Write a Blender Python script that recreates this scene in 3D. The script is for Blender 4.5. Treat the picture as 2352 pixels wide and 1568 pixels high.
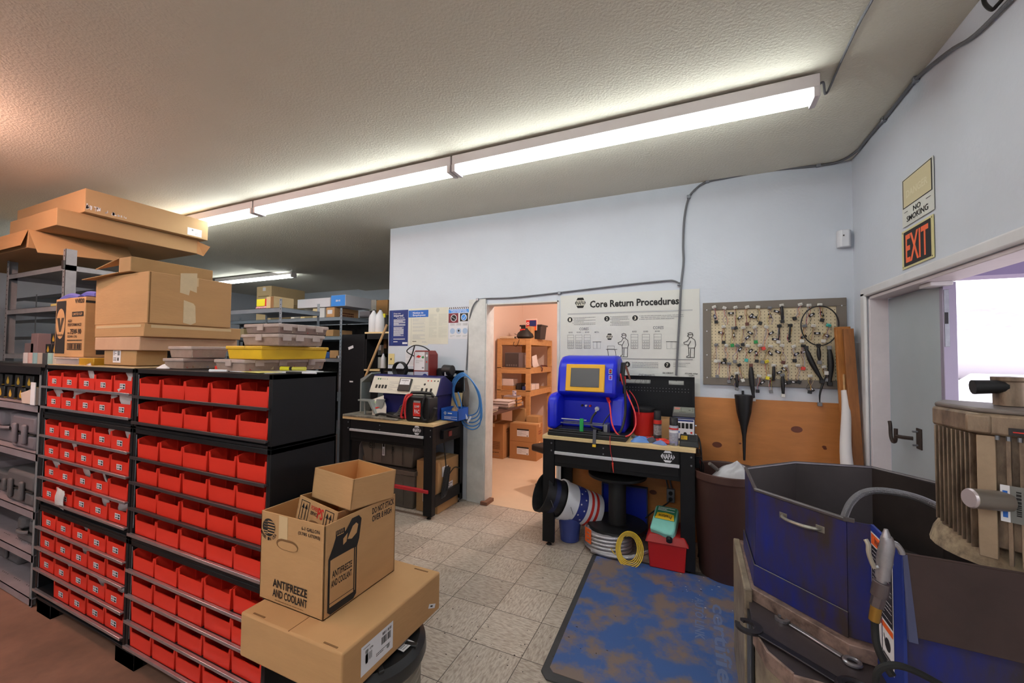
import bpy, bmesh, math, random
from mathutils import Vector, Matrix, Euler
for _o in list(bpy.data.objects): bpy.data.objects.remove(_o)
random.seed(7)
SC=bpy.context.scene; COL=SC.collection
PI=math.pi
# ---------------- camera ----------------
FPX=931.237; YAW=.423113; PIT=.0314274; ROLL=.00940446; CAM=Vector((0,0,1.5695))
_f=Vector((-math.sin(YAW)*math.cos(PIT),math.cos(YAW)*math.cos(PIT),math.sin(PIT)))
_r=Vector((math.cos(YAW),math.sin(YAW),0)); _u=_r.cross(_f)
R_=_r*math.cos(ROLL)+_u*math.sin(ROLL); U_=-_r*math.sin(ROLL)+_u*math.cos(ROLL)
cam=bpy.data.cameras.new('camera'); camo=bpy.data.objects.new('camera',cam); COL.objects.link(camo)
cam.sensor_width=36; cam.sensor_fit='HORIZONTAL'; cam.lens=FPX/2352*36; cam.clip_start=.03; cam.clip_end=3000
camo.matrix_world=Matrix(((R_.x,U_.x,-_f.x,CAM.x),(R_.y,U_.y,-_f.y,CAM.y),(R_.z,U_.z,-_f.z,CAM.z),(0,0,0,1)))
SC.camera=camo
def at(px,py,ax,val):
    """point where the photograph's sight line meets the plane coordinate[ax]=val"""
    d=_f+R_*((px-1176)/FPX)-U_*((py-784)/FPX)
    return CAM+d*((val-CAM[ax])/d[ax])
# ---------------- view + world ----------------
SC.view_settings.view_transform='Standard'; SC.view_settings.look='None'
SC.view_settings.exposure=0.38; SC.view_settings.gamma=1.0; SC.view_settings.use_curve_mapping=False
SC.cycles.max_bounces=8; SC.cycles.diffuse_bounces=5; SC.cycles.use_denoising=True
SC.cycles.sample_clamp_indirect=6
W=bpy.data.worlds.new('world'); SC.world=W; W.use_nodes=True
nt=W.node_tree; bg=nt.nodes['Background']; bg.inputs[0].default_value=(.93,.92,1.0,1); bg.inputs[1].default_value=2.2
# ---------------- materials ----------------
def lin(h):
    h=h.lstrip('#'); c=[int(h[i:i+2],16)/255 for i in (0,2,4)]
    return tuple((x/12.92 if x<=.04045 else ((x+.055)/1.055)**2.4) for x in c)
_mc={}
def mat(name,col,rough=.6,metal=0,var=0,vscale=8,bump=0,bscale=60,emit=0,alpha=1,trans=0,col2=None,stretch=None,spec=None,thresh=None,ior=None):
    if name in _mc: return _mc[name]
    if isinstance(col,str): col=lin(col)
    m=bpy.data.materials.new(name); m.use_nodes=True; n=m.node_tree; b=n.nodes['Principled BSDF']
    b.inputs['Base Color'].default_value=(*col,1); b.inputs['Roughness'].default_value=rough; b.inputs['Metallic'].default_value=metal
    if spec is not None: b.inputs['Specular IOR Level'].default_value=spec
    if emit: b.inputs['Emission Color'].default_value=(*col,1); b.inputs['Emission Strength'].default_value=emit
    if alpha<1: b.inputs['Alpha'].default_value=alpha
    if trans: b.inputs['Transmission Weight'].default_value=trans
    if ior: b.inputs['IOR'].default_value=ior
    tc=mp=None
    if var or bump or col2:
        tc=n.nodes.new('ShaderNodeTexCoord'); mp=n.nodes.new('ShaderNodeMapping'); n.links.new(tc.outputs['Object'],mp.inputs[0])
        if stretch: mp.inputs['Scale'].default_value=stretch
    if var or col2:
        nz=n.nodes.new('ShaderNodeTexNoise'); nz.inputs['Scale'].default_value=vscale; nz.inputs['Detail'].default_value=6; nz.inputs['Roughness'].default_value=.65
        n.links.new(mp.outputs[0],nz.inputs['Vector'])
        rp=n.nodes.new('ShaderNodeValToRGB'); n.links.new(nz.outputs[0],rp.inputs[0])
        if isinstance(col2,str): col2=lin(col2)
        lo=col2 if col2 else tuple(max(0,c*(1-var)) for c in col); hi=col if col2 else tuple(min(1,c*(1+var)) for c in col)
        t=thresh or (.32,.68)
        rp.color_ramp.elements[0].position=t[0]; rp.color_ramp.elements[1].position=t[1]
        rp.color_ramp.elements[0].color=(*lo,1); rp.color_ramp.elements[1].color=(*hi,1)
        n.links.new(rp.outputs[0],b.inputs['Base Color'])
    if bump:
        nb=n.nodes.new('ShaderNodeTexNoise'); nb.inputs['Scale'].default_value=bscale; nb.inputs['Detail'].default_value=3
        n.links.new(mp.outputs[0],nb.inputs['Vector'])
        bp=n.nodes.new('ShaderNodeBump'); bp.inputs['Strength'].default_value=min(1,bump); bp.inputs['Distance'].default_value=.004
        n.links.new(nb.outputs[0],bp.inputs['Height']); n.links.new(bp.outputs[0],b.inputs['Normal'])
    _mc[name]=m; return m
# ---------------- mesh builder ----------------
class MB:
    def __init__(s): s.v=[]; s.f=[]; s.m=[]; s.X=Matrix.Identity(4); s.mi=0
    def at(s,loc=(0,0,0),rot=(0,0,0)): s.X=Matrix.Translation(loc)@Euler(rot).to_matrix().to_4x4(); return s
    def use(s,i): s.mi=i; return s
    def add(s,vs,fs):
        o=len(s.v); s.v+=[s.X@Vector(p) for p in vs]; s.f+=[[o+i for i in f] for f in fs]; s.m+=[s.mi]*len(fs); return s
    def box(s,x0,x1,y0,y1,z0,z1):
        return s.add([(x0,y0,z0),(x1,y0,z0),(x1,y1,z0),(x0,y1,z0),(x0,y0,z1),(x1,y0,z1),(x1,y1,z1),(x0,y1,z1)],
            [(0,3,2,1),(4,5,6,7),(0,1,5,4),(1,2,6,5),(2,3,7,6),(3,0,4,7)])
    def bx(s,c,d,rot=(0,0,0)):
        k=s.X; s.X=k@Matrix.Translation(c)@Euler(rot).to_matrix().to_4x4(); s.box(-d[0]/2,d[0]/2,-d[1]/2,d[1]/2,-d[2]/2,d[2]/2); s.X=k; return s
    def hexa(s,b,t):   # bottom 4 points, top 4 points (counter-clockwise from above)
        return s.add(list(b)+list(t),[(0,3,2,1),(4,5,6,7),(0,1,5,4),(1,2,6,5),(2,3,7,6),(3,0,4,7)])
    def prism(s,pts,a,b,ax='z'):   # 2D outline swept from a to b along ax
        def q(p,h): return {'z':(p[0],p[1],h),'y':(p[0],h,p[1]),'x':(h,p[0],p[1])}[ax]
        n=len(pts); ar=sum(pts[i][0]*pts[(i+1)%n][1]-pts[(i+1)%n][0]*pts[i][1] for i in range(n))
        flip=(ar<0)^(ax=='y')
        vs=[q(p,a) for p in pts]+[q(p,b) for p in pts]
        fs=[list(range(n-1,-1,-1)),list(range(n,2*n))]+[(i,(i+1)%n,n+(i+1)%n,n+i) for i in range(n)]
        if flip: fs=[list(reversed(f)) for f in fs]
        return s.add(vs,fs)
    def lathe(s,prof,seg=24,c=(0,0,0),cap=True):
        vs=[];fs=[];n=len(prof)
        for k in range(seg):
            a=2*PI*k/seg
            for r,z in prof: vs.append((c[0]+r*math.cos(a),c[1]+r*math.sin(a),c[2]+z))
        for k in range(seg):
            k2=(k+1)%seg
            for i in range(n-1): fs.append((k*n+i,k2*n+i,k2*n+i+1,k*n+i+1))
        if cap:
            if prof[0][0]>1e-6: fs.append([k*n for k in range(seg-1,-1,-1)])
            if prof[-1][0]>1e-6: fs.append([k*n+n-1 for k in range(seg)])
        return s.add(vs,fs)
    def cyl(s,p0,p1,r0,r1=None,seg=16):
        r1=r0 if r1 is None else r1; p0=Vector(p0);p1=Vector(p1); d=(p1-p0); L=d.length
        k=s.X; s.X=k@Matrix.Translation(p0)@d.to_track_quat('Z','Y').to_matrix().to_4x4()
        s.lathe([(r0,0),(r1,L)],seg); s.X=k; return s
    def tube(s,pts,r,seg=8,smooth=3,closed=False):
        P=[Vector(p) for p in pts]
        if smooth>1 and len(P)>2:
            Q=[];n=len(P)
            rng=range(n if closed else n-1)
            for i in rng:
                g=(lambda j:P[j%n]) if closed else (lambda j:P[max(0,min(n-1,j))])
                a,b,c,d=g(i-1),g(i),g(i+1),g(i+2)
                for t in range(smooth):
                    u=t/smooth
                    Q.append(.5*((2*b)+(c-a)*u+(2*a-5*b+4*c-d)*u*u+(3*b-a-3*c+d)*u**3))
            if not closed: Q.append(P[-1])
            P=Q
        n=len(P); vs=[];fs=[]; nrm=None
        for i in range(n):
            if closed: t=(P[(i+1)%n]-P[i-1])
            else: t=P[min(n-1,i+1)]-P[max(0,i-1)]
            t=t.normalized() if t.length>1e-9 else Vector((0,0,1))
            if nrm is None: nrm=t.orthogonal().normalized()
            nrm=(nrm-t*nrm.dot(t)); nrm=nrm.normalized() if nrm.length>1e-6 else t.orthogonal().normalized()
            bn=t.cross(nrm); rr=r(i/(n-1)) if callable(r) else r
            for k in range(seg):
                a=2*PI*k/seg; vs.append(P[i]+(nrm*math.cos(a)+bn*math.sin(a))*rr)
        for i in range(n if closed else n-1):
            j=(i+1)%n
            for k in range(seg):
                k2=(k+1)%seg; fs.append((i*seg+k,i*seg+k2,j*seg+k2,j*seg+k))
        if not closed: fs.append(list(range(seg-1,-1,-1))); fs.append([(n-1)*seg+k for k in range(seg)])
        return s.add([tuple(v) for v in vs],fs)
    def sphere(s,c,r,seg=12,sc=(1,1,1)):
        prof=[(math.sin(PI*i/8)*r,-math.cos(PI*i/8)*r) for i in range(9)]
        k=s.X; s.X=k@Matrix.Translation(c)@Matrix.Diagonal((*sc,1)); s.lathe([(max(a,1e-4),b) for a,b in prof],seg); s.X=k; return s
    def mesh(s,name,mats):
        me=bpy.data.meshes.new(name); me.from_pydata([tuple(v) for v in s.v],[],s.f)
        if not isinstance(mats,(list,tuple)): mats=[mats]
        for m in mats: me.materials.append(m)
        if len(mats)>1: me.polygons.foreach_set('material_index',s.m)
        me.update(); return me
    def build(s,name,mats,parent=None,loc=(0,0,0),rot=(0,0,0),bevel=0,smooth=35,sub=0):
        me=s.mesh(name,mats)
        if smooth:
            me.polygons.foreach_set('use_smooth',[True]*len(me.polygons)); me.set_sharp_from_angle(angle=math.radians(smooth))
        o=bpy.data.objects.new(name,me); COL.objects.link(o); o.location=loc; o.rotation_euler=rot
        if parent: o.parent=parent
        if bevel:
            bv=o.modifiers.new('bevel','BEVEL'); bv.width=bevel; bv.segments=2; bv.limit_method='ANGLE'; bv.angle_limit=math.radians(40)
        if sub:
            sm=o.modifiers.new('sub','SUBSURF'); sm.levels=sub; sm.render_levels=sub
        return o
def thing(name,label,cat,loc=(0,0,0),rz=0,group=None,rot=None):
    o=bpy.data.objects.new(name,None); COL.objects.link(o); o.location=loc; o.rotation_euler=rot if rot else (0,0,rz)
    o['label']=label; o['category']=cat
    if group: o['group']=group
    return o
def tag(o,label,cat,group=None,kind=None):
    o['label']=label; o['category']=cat
    if group: o['group']=group
    if kind: o['kind']=kind
    return o
def struct(o): o['kind']='structure'; return o
def dup(root,loc=None,rot=None,label=None,group=None):
    r=root.copy(); COL.objects.link(r)
    if loc is not None: r.location=loc
    if rot is not None: r.rotation_euler=rot
    if label: r['label']=label
    if group: r['group']=group
    def rec(a,b):
        for ch in list(a.children):
            if ch.name in _skip: continue
            c=ch.copy(); COL.objects.link(c); c.parent=b; rec(ch,c)
    _skip=set(); rec(root,r)
    return r
_tc={}
def text_data(s,bold=True):
    k=(s,bold)
    if k in _tc: return _tc[k]
    cu=bpy.data.curves.new('t','FONT'); cu.body=s; cu.size=1; cu.resolution_u=2
    if bold: cu.offset=.018 if bold is True else bold
    o=bpy.data.objects.new('t',cu); COL.objects.link(o)
    dg=bpy.context.evaluated_depsgraph_get(); dg.update()
    me=bpy.data.meshes.new_from_object(o.evaluated_get(dg))
    vs=[(v.co.x,v.co.y) for v in me.vertices]; fs=[tuple(p.vertices) for p in me.polygons]
    bpy.data.objects.remove(o); bpy.data.curves.remove(cu); bpy.data.meshes.remove(me)
    x0=min(v[0] for v in vs);x1=max(v[0] for v in vs);y0=min(v[1] for v in vs);y1=max(v[1] for v in vs)
    _tc[k]=([((x-x0)/(x1-x0),(y-y0)/(y1-y0)) for x,y in vs],fs,(x1-x0)/(y1-y0)); return _tc[k]
class Print:
    """flat printed marks on a plane (local x right, y up, z out of the surface)"""
    def __init__(s): s.b=MB(); s.z=.0006; s.shx=0
    def lift(s,d=.0004): s.z+=d; return s
    def poly(s,pts,mi=0): s.b.use(mi).add([(p[0],p[1],s.z) for p in pts],[list(range(len(pts)))]); return s
    def rect(s,x0,y0,x1,y1,mi=0): return s.poly([(x0,y0),(x1,y0),(x1,y1),(x0,y1)],mi)
    def circ(s,x,y,r,mi=0,n=20,ry=None): return s.poly([(x+r*math.cos(2*PI*i/n),y+(ry or r)*math.sin(2*PI*i/n)) for i in range(n)],mi)
    def line(s,pts,w,mi=0):
        for a,b in zip(pts,pts[1:]):
            dx,dy=b[0]-a[0],b[1]-a[1]; L=math.hypot(dx,dy) or 1; nx,ny=-dy/L*w/2,dx/L*w/2
            ex,ey=dx/L*w/2,dy/L*w/2
            s.poly([(a[0]-nx-ex,a[1]-ny-ey),(b[0]-nx+ex,b[1]-ny+ey),(b[0]+nx+ex,b[1]+ny+ey),(a[0]+nx-ex,a[1]+ny-ey)],mi)
        return s
    def frame(s,x0,y0,x1,y1,w,mi=0): return s.line([(x0,y0),(x1,y0),(x1,y1),(x0,y1),(x0,y0)],w,mi)
    def text(s,t,x0,y0,x1,y1,mi=0,bold=True,rot=0,slant=0):
        vs,fs,_=text_data(t,bold); cx,cy=(x0+x1)/2,(y0+y1)/2; w,h=x1-x0,y1-y0; c,sn=math.cos(rot),math.sin(rot)
        P=[]
        for x,y in vs:
            X=(x-.5)*w+slant*(y-.5)*h; Y=(y-.5)*h; P.append((cx+X*c-Y*sn,cy+X*sn+Y*c,s.z))
        s.b.use(mi).add(P,fs); return s
    def lines(s,x0,y0,x1,y1,n,mi=0,fill=.45,seed=1):
        rr=random.Random(seed); h=(y1-y0)/n
        for i in range(n):
            y=y1-(i+.5)*h; x=x0; e=x1 if rr.random()<.7 else x0+(x1-x0)*rr.uniform(.4,.95)
            while x<e-1e-5:
                w=min(rr.uniform(.035,.12)*(x1-x0),e-x); s.rect(x,y-h*fill/2,x+w*.86,y+h*fill/2,mi); x+=w
        return s
    def bars(s,x0,y0,x1,y1,n,mi=0,seed=3):
        rr=random.Random(seed); w=(x1-x0)/n
        for i in range(n):
            a=x0+i*w; s.rect(a,y0,a+w*rr.uniform(.25,.75),y1,mi)
        return s
    def build(s,name,mats,parent=None,loc=(0,0,0),rot=(0,0,0)):
        return s.b.build(name,mats,parent,loc,rot,smooth=0)
FRONT=(PI/2,0,0); LEFTW=(PI/2,0,PI/2); RIGHTW=(PI/2,0,-PI/2)   # faces -Y ; faces +X ; faces -X
def napa(p,cx,cy,w,h,mi_ink,mi_paper=None):
    """hexagon badge with the four letters"""
    a=w/2;b=h/2
    if mi_paper is None:   # white badge on dark metal: ink is the badge colour, letters are in it
        p.poly([(cx-a*.62,cy+b*.62),(cx-a*.36,cy+b),(cx+a*.36,cy+b),(cx+a*.62,cy+b*.62)],mi_ink)
        p.poly([(cx-a*.62,cy-b*.62),(cx+a*.62,cy-b*.62),(cx+a*.36,cy-b),(cx-a*.36,cy-b)],mi_ink)
        p.poly([(cx-a,cy),(cx-a*.8,cy-b*.42),(cx-a*.8,cy+b*.42)],mi_ink); p.poly([(cx+a,cy),(cx+a*.8,cy+b*.42),(cx+a*.8,cy-b*.42)],mi_ink)
        p.text('NAPA',cx-a*.74,cy-b*.46,cx+a*.74,cy+b*.46,mi_ink,.028)
    else:
        p.poly([(cx-a,cy),(cx-a*.5,cy-b),(cx+a*.5,cy-b),(cx+a,cy),(cx+a*.5,cy+b),(cx-a*.5,cy+b)],mi_ink); p.lift()
        p.rect(cx-a*.76,cy-b*.52,cx+a*.76,cy+b*.52,mi_paper); p.lift(); p.text('NAPA',cx-a*.7,cy-b*.43,cx+a*.7,cy+b*.43,mi_ink,.028)
def fbox(xl,xe,xr,ytop,ybot,Y=None,z0=None):
    """box seen with its front face between columns xl and xe and its right side up to column xr"""
    if Y is None: Y=at(xe,ybot,2,z0).y
    e=at(xe,ybot,1,Y); t=at(xe,ytop,1,Y); l=at(xl,ybot,1,Y); r=at(xr,(ybot+ytop)/2,0,e.x)
    return [l.x,e.x,Y,r.y,z0 if z0 is not None else e.z,t.z]
# shared materials
M_wall=mat('wall_paint_white','#c8cdd6',.75,var=.035,vscale=1.3,bump=.25,bscale=45)
M_wallp=mat('wall_paint_pink','#e2cbbe',.8,var=.02,vscale=1)
M_ceil=mat('ceiling_texture','#d3cebf',.9,var=.02,vscale=2,bump=.9,bscale=70)
M_trim=mat('trim_paint_white','#d3d2d4',.55,var=.05,vscale=5)
M_black=mat('black_powder_coat','#131316',.5,var=.1,vscale=6,spec=.3)
M_blackp=mat('black_plastic','#141416',.5)
M_rubber=mat('black_rubber','#101011',.7)
M_chrome=mat('chrome','#c8c8cc',.25,1)
M_steel=mat('galvanised_steel','#8d9096',.42,.85,var=.12,vscale=30)
M_silver=mat('silver_trim','#d4d4da',.38,.35)
M_card=mat('cardboard','#b98d5f',.85,var=.06,vscale=3,bump=.15,bscale=25,stretch=(1,1,5))
M_card2=mat('cardboard_worn','#a88358',.88,var=.09,vscale=4,bump=.2,bscale=25)
M_card3=mat('cardboard_pale','#bda37a',.85,var=.06,vscale=3)
M_cardin=mat('cardboard_inside','#c48a52',.9,var=.05,vscale=5)
M_cdark=mat('cardboard_crease','#7a5632',.9)
M_tape=mat('kraft_tape','#cdae84',.55)
M_ctape=mat('clear_tape','#cbb58e',.3)
M_paper=mat('white_paper','#dedce0',.8)
M_cream=mat('cream_paper','#d6d2c2',.8,var=.03,vscale=4)
M_ink=mat('black_ink','#1b1918',.7)
M_grey=mat('grey_ink','#8a8a8c',.8)
M_lgrey=mat('light_grey_ink','#b4b4b4',.8)
M_white=mat('white_plastic','#d9d9de',.4)
M_red=mat('red_bin_plastic','#dd2f1e',.42,var=.04,vscale=2)
M_wood=mat('pale_worktop_wood','#d9bd8c',.55,var=.1,vscale=4,stretch=(1,14,14))
M_pine=mat('pine_lumber','#bb8e5c',.6,var=.14,vscale=3,stretch=(2,9,9))
M_blue=mat('tester_blue','#1020c8',.38)
M_navy=mat('navy_ink','#172a6e',.6)
M_print_blue=mat('blue_ink','#1d5fb4',.6)
M_print_red=mat('red_ink','#c8281e',.6)
M_orange=mat('orange_ink','#e8601c',.6)
M_yellow=mat('yellow_plastic','#e0b21c',.5,var=.08,vscale=8)
M_green=mat('green_plastic','#1b9a4c',.5)
M_screen=mat('dark_screen','#3b3637',.25)
M_baggie=mat('clear_bag','#e6dede',.25,alpha=.86,bump=.8,bscale=40)
M_wire_blk=mat('black_cable','#121213',.5)
M_wire_red=mat('red_cable','#c2272a',.45)
M_wire_blue=mat('blue_cable','#3b78b8',.4)
def lamp(name,kind,loc,energy,col,parent,rot=(0,0,0),size=(1,1),shape='RECTANGLE',spread=None,radius=.05):
    L=bpy.data.lights.new(name,kind); L.energy=energy; L.color=col
    if kind=='AREA':
        L.shape=shape; L.size=size[0]; L.size_y=size[1]
    else: L.shadow_soft_size=radius
    o=bpy.data.objects.new(name,L); COL.objects.link(o); o.location=loc; o.rotation_euler=rot
    if parent: o.parent=parent
    return o
# ================= SHELL =================
YB=3.825; XR=1.096; ZC=3.07; XE=-3.349
def tile_floor():
    m=bpy.data.materials.new('vinyl_tile'); m.use_nodes=True; n=m.node_tree; b=n.nodes['Principled BSDF']; b.inputs['Roughness'].default_value=.38
    L=n.links.new; N=n.nodes.new
    tc=N('ShaderNodeTexCoord'); mp=N('ShaderNodeMapping'); L(tc.outputs['Object'],mp.inputs[0])
    mp.inputs['Location'].default_value=(1.4342+.3048*40,-2.8979+.3048*40,0)
    sc=N('ShaderNodeVectorMath'); sc.operation='SCALE'; sc.inputs['Scale'].default_value=1/.3048; L(mp.outputs[0],sc.inputs[0])
    fl=N('ShaderNodeVectorMath'); fl.operation='FLOOR'; L(sc.outputs[0],fl.inputs[0])
    fr=N('ShaderNodeVectorMath'); fr.operation='FRACTION'; L(sc.outputs[0],fr.inputs[0])
    # per tile random tone + alternate grain direction
    wn=N('ShaderNodeTexWhiteNoise'); L(fl.outputs[0],wn.inputs['Vector'])
    sx=N('ShaderNodeSeparateXYZ'); L(fl.outputs[0],sx.inputs[0])
    ad=N('ShaderNodeMath'); ad.operation='ADD'; L(sx.outputs[0],ad.inputs[0]); L(sx.outputs[1],ad.inputs[1])
    md=N('ShaderNodeMath'); md.operation='MODULO'; md.inputs[1].default_value=2; L(ad.outputs[0],md.inputs[0])
    mA=N('ShaderNodeMapping'); mA.inputs['Scale'].default_value=(24,95,1); mA.inputs['Rotation'].default_value=(0,0,.35); L(tc.outputs['Object'],mA.inputs[0])
    mB=N('ShaderNodeMapping'); mB.inputs['Scale'].default_value=(95,24,1); mB.inputs['Rotation'].default_value=(0,0,.35); L(tc.outputs['Object'],mB.inputs[0])
    mx=N('ShaderNodeMix'); mx.data_type='VECTOR'; L(md.outputs[0],mx.inputs[0]); L(mA.outputs[0],mx.inputs[4]); L(mB.outputs[0],mx.inputs[5])
    nz=N('ShaderNodeTexNoise'); nz.inputs['Scale'].default_value=1; nz.inputs['Detail'].default_value=3; nz.inputs['Roughness'].default_value=.6; L(mx.outputs[1],nz.inputs['Vector'])
    rp=N('ShaderNodeValToRGB'); L(nz.outputs[0],rp.inputs[0]); e=rp.color_ramp.elements
    e[0].position=.36; e[0].color=(*lin('#a89789'),1); e[1].position=.60; e[1].color=(*lin('#cdc1b4'),1)
    # grime
    gz=N('ShaderNodeTexNoise'); gz.inputs['Scale'].default_value=1.6; gz.inputs['Detail'].default_value=5; L(tc.outputs['Object'],gz.inputs['Vector'])
    gr=N('ShaderNodeValToRGB'); L(gz.outputs[0],gr.inputs[0]); g=gr.color_ramp.elements; g[0].position=.3; g[0].color=(.78,.74,.70,1); g[1].position=.6; g[1].color=(1,1,1,1)
    m1=N('ShaderNodeMix'); m1.data_type='RGBA'; m1.blend_type='MULTIPLY'; m1.inputs[0].default_value=1; L(rp.outputs[0],m1.inputs[6]); L(gr.outputs[0],m1.inputs[7])
    tv=N('ShaderNodeMapRange'); tv.inputs[3].default_value=.86; tv.inputs[4].default_value=1.05; L(wn.outputs['Value'],tv.inputs[0])
    m2=N('ShaderNodeVectorMath'); m2.operation='SCALE'; L(m1.outputs[2],m2.inputs[0]); L(tv.outputs[0],m2.inputs['Scale'])
    # joints
    sp=N('ShaderNodeSeparateXYZ'); L(fr.outputs[0],sp.inputs[0])
    def edge(o):
        a=N('ShaderNodeMath'); a.operation='SUBTRACT'; a.inputs[1].default_value=.5; L(o,a.inputs[0])
        c=N('ShaderNodeMath'); c.operation='ABSOLUTE'; L(a.outputs[0],c.inputs[0]); return c.outputs[0]
    mxn=N('ShaderNodeMath'); mxn.operation='MAXIMUM'; L(edge(sp.outputs[0]),mxn.inputs[0]); L(edge(sp.outputs[1]),mxn.inputs[1])
    gt=N('ShaderNodeMath'); gt.operation='GREATER_THAN'; gt.inputs[1].default_value=.4935; L(mxn.outputs[0],gt.inputs[0])
    m3=N('ShaderNodeMix'); m3.data_type='RGBA'; L(gt.outputs[0],m3.inputs[0]); L(m2.outputs[0],m3.inputs[6]); m3.inputs[7].default_value=(*lin('#4f443c'),1)
    # oil spots
    vz=N('ShaderNodeTexVoronoi'); vz.inputs['Scale'].default_value=9; L(tc.outputs['Object'],vz.inputs['Vector'])
    ls=N('ShaderNodeMath'); ls.operation='LESS_THAN'; ls.inputs[1].default_value=.035; L(vz.outputs['Distance'],ls.inputs[0])
    m4=N('ShaderNodeMix'); m4.data_type='RGBA'; L(ls.outputs[0],m4.inputs[0]); L(m3.outputs[2],m4.inputs[6]); m4.inputs[7].default_value=(*lin('#5b4c40'),1)
    L(m4.outputs[2],b.inputs['Base Color']); return m
M_tile=tile_floor()
M_conc=mat('stained_concrete','#8e6654',.6,col2='#5c4236',vscale=2.2,thresh=(.25,.7))
M_floor_in=mat('cream_vinyl','#d9bfa3',.45,var=.04,vscale=3)
def blk(name,x0,x1,y0,y1,z0,z1,m,bev=0): return struct(MB().box(x0,x1,y0,y1,z0,z1).build(name,m,bevel=bev,smooth=0))
XS=-1.62
blk('floor',XS,XR+.12,-3.6,YB,-.1,0,M_tile)
blk('floor.001',-11.2,XS,-3.6,1.44,-.1,-.0005,M_conc)
blk('floor.004',-11.2,XS,1.44,YB,-.1,0,M_tile)
blk('floor.002',-11.2,-3.349,YB,7.6,-.1,-.0005,M_conc)
blk('floor.003',-3.349,1.2,YB,7.2,-.1,.001,M_floor_in)
# ceiling: main slab is dropped a little; the part over the far left aisle is higher
blk('ceiling',-7.25,XR+.12,-3.6,7.6,ZC,ZC+.3,M_ceil)
blk('ceiling.001',-11.2,-7.25,-3.6,7.6,ZC+.05,ZC+.3,M_ceil)
# back wall with the office doorway
DX0,DX1,DZ=-2.023,-1.222,2.105
w=MB(); T=.15
w.box(XE,DX0,YB,YB+T,0,ZC).box(DX1,XR,YB,YB+T,0,ZC).box(DX0,DX1,YB,YB+T,DZ,ZC)
struct(w.build('wall_back',M_wall,smooth=0))
blk('wall_far',-11.2,-3.349,7.45,7.6,0,ZC+.05,M_wall)
blk('wall_far_left',-11.3,-11.05,-3.6,7.6,0,ZC+.05,M_wall)
blk('wall_near',-11.2,XR+.12,-3.75,-3.6,0,ZC+.05,M_wall)
# side wall that runs away behind the back wall's free end
blk('wall_side_of_office',XE,XE+.12,YB+T,7.45,0,ZC,M_wall)
# office behind the doorway
OX0,OY1=-2.98,7.1
blk('wall_office_left',OX0-.1,OX0,YB+T,OY1,0,ZC,M_wallp)
blk('wall_office_back',OX0-.1,1.2,OY1,OY1+.1,0,ZC,M_wallp)
blk('wall_office_right',1.1,1.2,YB+T,OY1,0,ZC,M_wallp)
w=MB(); w.box(OX0,DX0,YB+T,YB+T+.012,0,ZC).box(DX1,1.1,YB+T,YB+T+.012,0,ZC).box(DX0,DX1,YB+T,YB+T+.012,DZ,ZC)
struct(w.build('wall_office_front',M_wallp,smooth=0))
# right wall: opening for the double door
OY0,OYE,OZ=1.55,3.56,1.99; TR=.14
w=MB(); w.box(XR,XR+TR,OYE,YB+T,0,ZC).box(XR,XR+TR,-3.6,OY0,0,ZC).box(XR,XR+TR,OY0,OYE,OZ,ZC)
struct(w.build('wall_right',M_wall,smooth=0))
# casings
M_trimd=mat('grimy_casing_paint','#cfcdc9',.6,var=.12,vscale=7)
w=MB().box(-2.228,DX0-.0,YB-.028,YB,0.0,DZ+.05); struct(w.build('trim_1',M_trimd,bevel=.004))
w=MB().box(DX0-.012,DX0+.012,YB-.02,YB+T,.03,DZ).box(DX0,DX1,YB-.004,YB+T,DZ-.014,DZ).box(DX1-.012,DX1+.012,YB-.004,YB+T,0,DZ)
struct(w.build('trim_2',M_trimd))
# door casing on the right wall (rounded plaster-like header)
w=MB().box(XR-.022,XR,OYE-.005,OYE+.075,0,OZ+.035).box(XR-.022,XR,OY0-.07,OYE+.075,OZ,OZ+.06)
struct(w.build('trim_3',M_trim,bevel=.012))
w=MB().box(XR,XR+.1,OYE-.03,OYE-.005,0,OZ).box(XR,XR+TR,OY0,OYE,OZ-.02,OZ)
struct(w.build('trim_4',mat('door_frame_paint','#d6cdd0',.5,var=.05),bevel=.003))
# plywood wainscot on the back wall
def ply_mat():
    m=mat('plywood_varnish','#b9763c',.5,var=.13,vscale=2.2,stretch=(1.2,8,5)); return m
M_ply=ply_mat()
PLZ=1.222
w=MB().box(-1.18,XR-.002,YB-.02,YB,0,PLZ); struct(w.build('trim_5',M_ply,bevel=.002))
M_knot=mat('plywood_patch','#6a3520',.5)
k=Print()
for px,py,rx in ((1647,1021,.036),(1830,986,.038),(1895,1030,.012),(1700,1018,.01),(1893,1026,.014)):
    q=at(px,py,1,YB-.02); k.circ(q.x,q.z,rx,0,24,rx*.66)
for px,py,rx in ((1450,1235,.03),(1500,1130,.03)):
    q=at(px,py,1,YB-.02); k.circ(q.x,q.z,rx,0,24,rx*.66)
struct(k.build('trim_6',M_knot,None,(0,YB-.02,0),FRONT))
# conduits are things further down; small office door stop block
tag(MB().box(DX0-.02,DX0+.06,YB-.06,YB+.1,0,.035).build('door_stop_block',mat('dark_wood','#7a5340',.7),bevel=.003),'small brown wood block at foot of doorway jamb','wood block')
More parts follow.
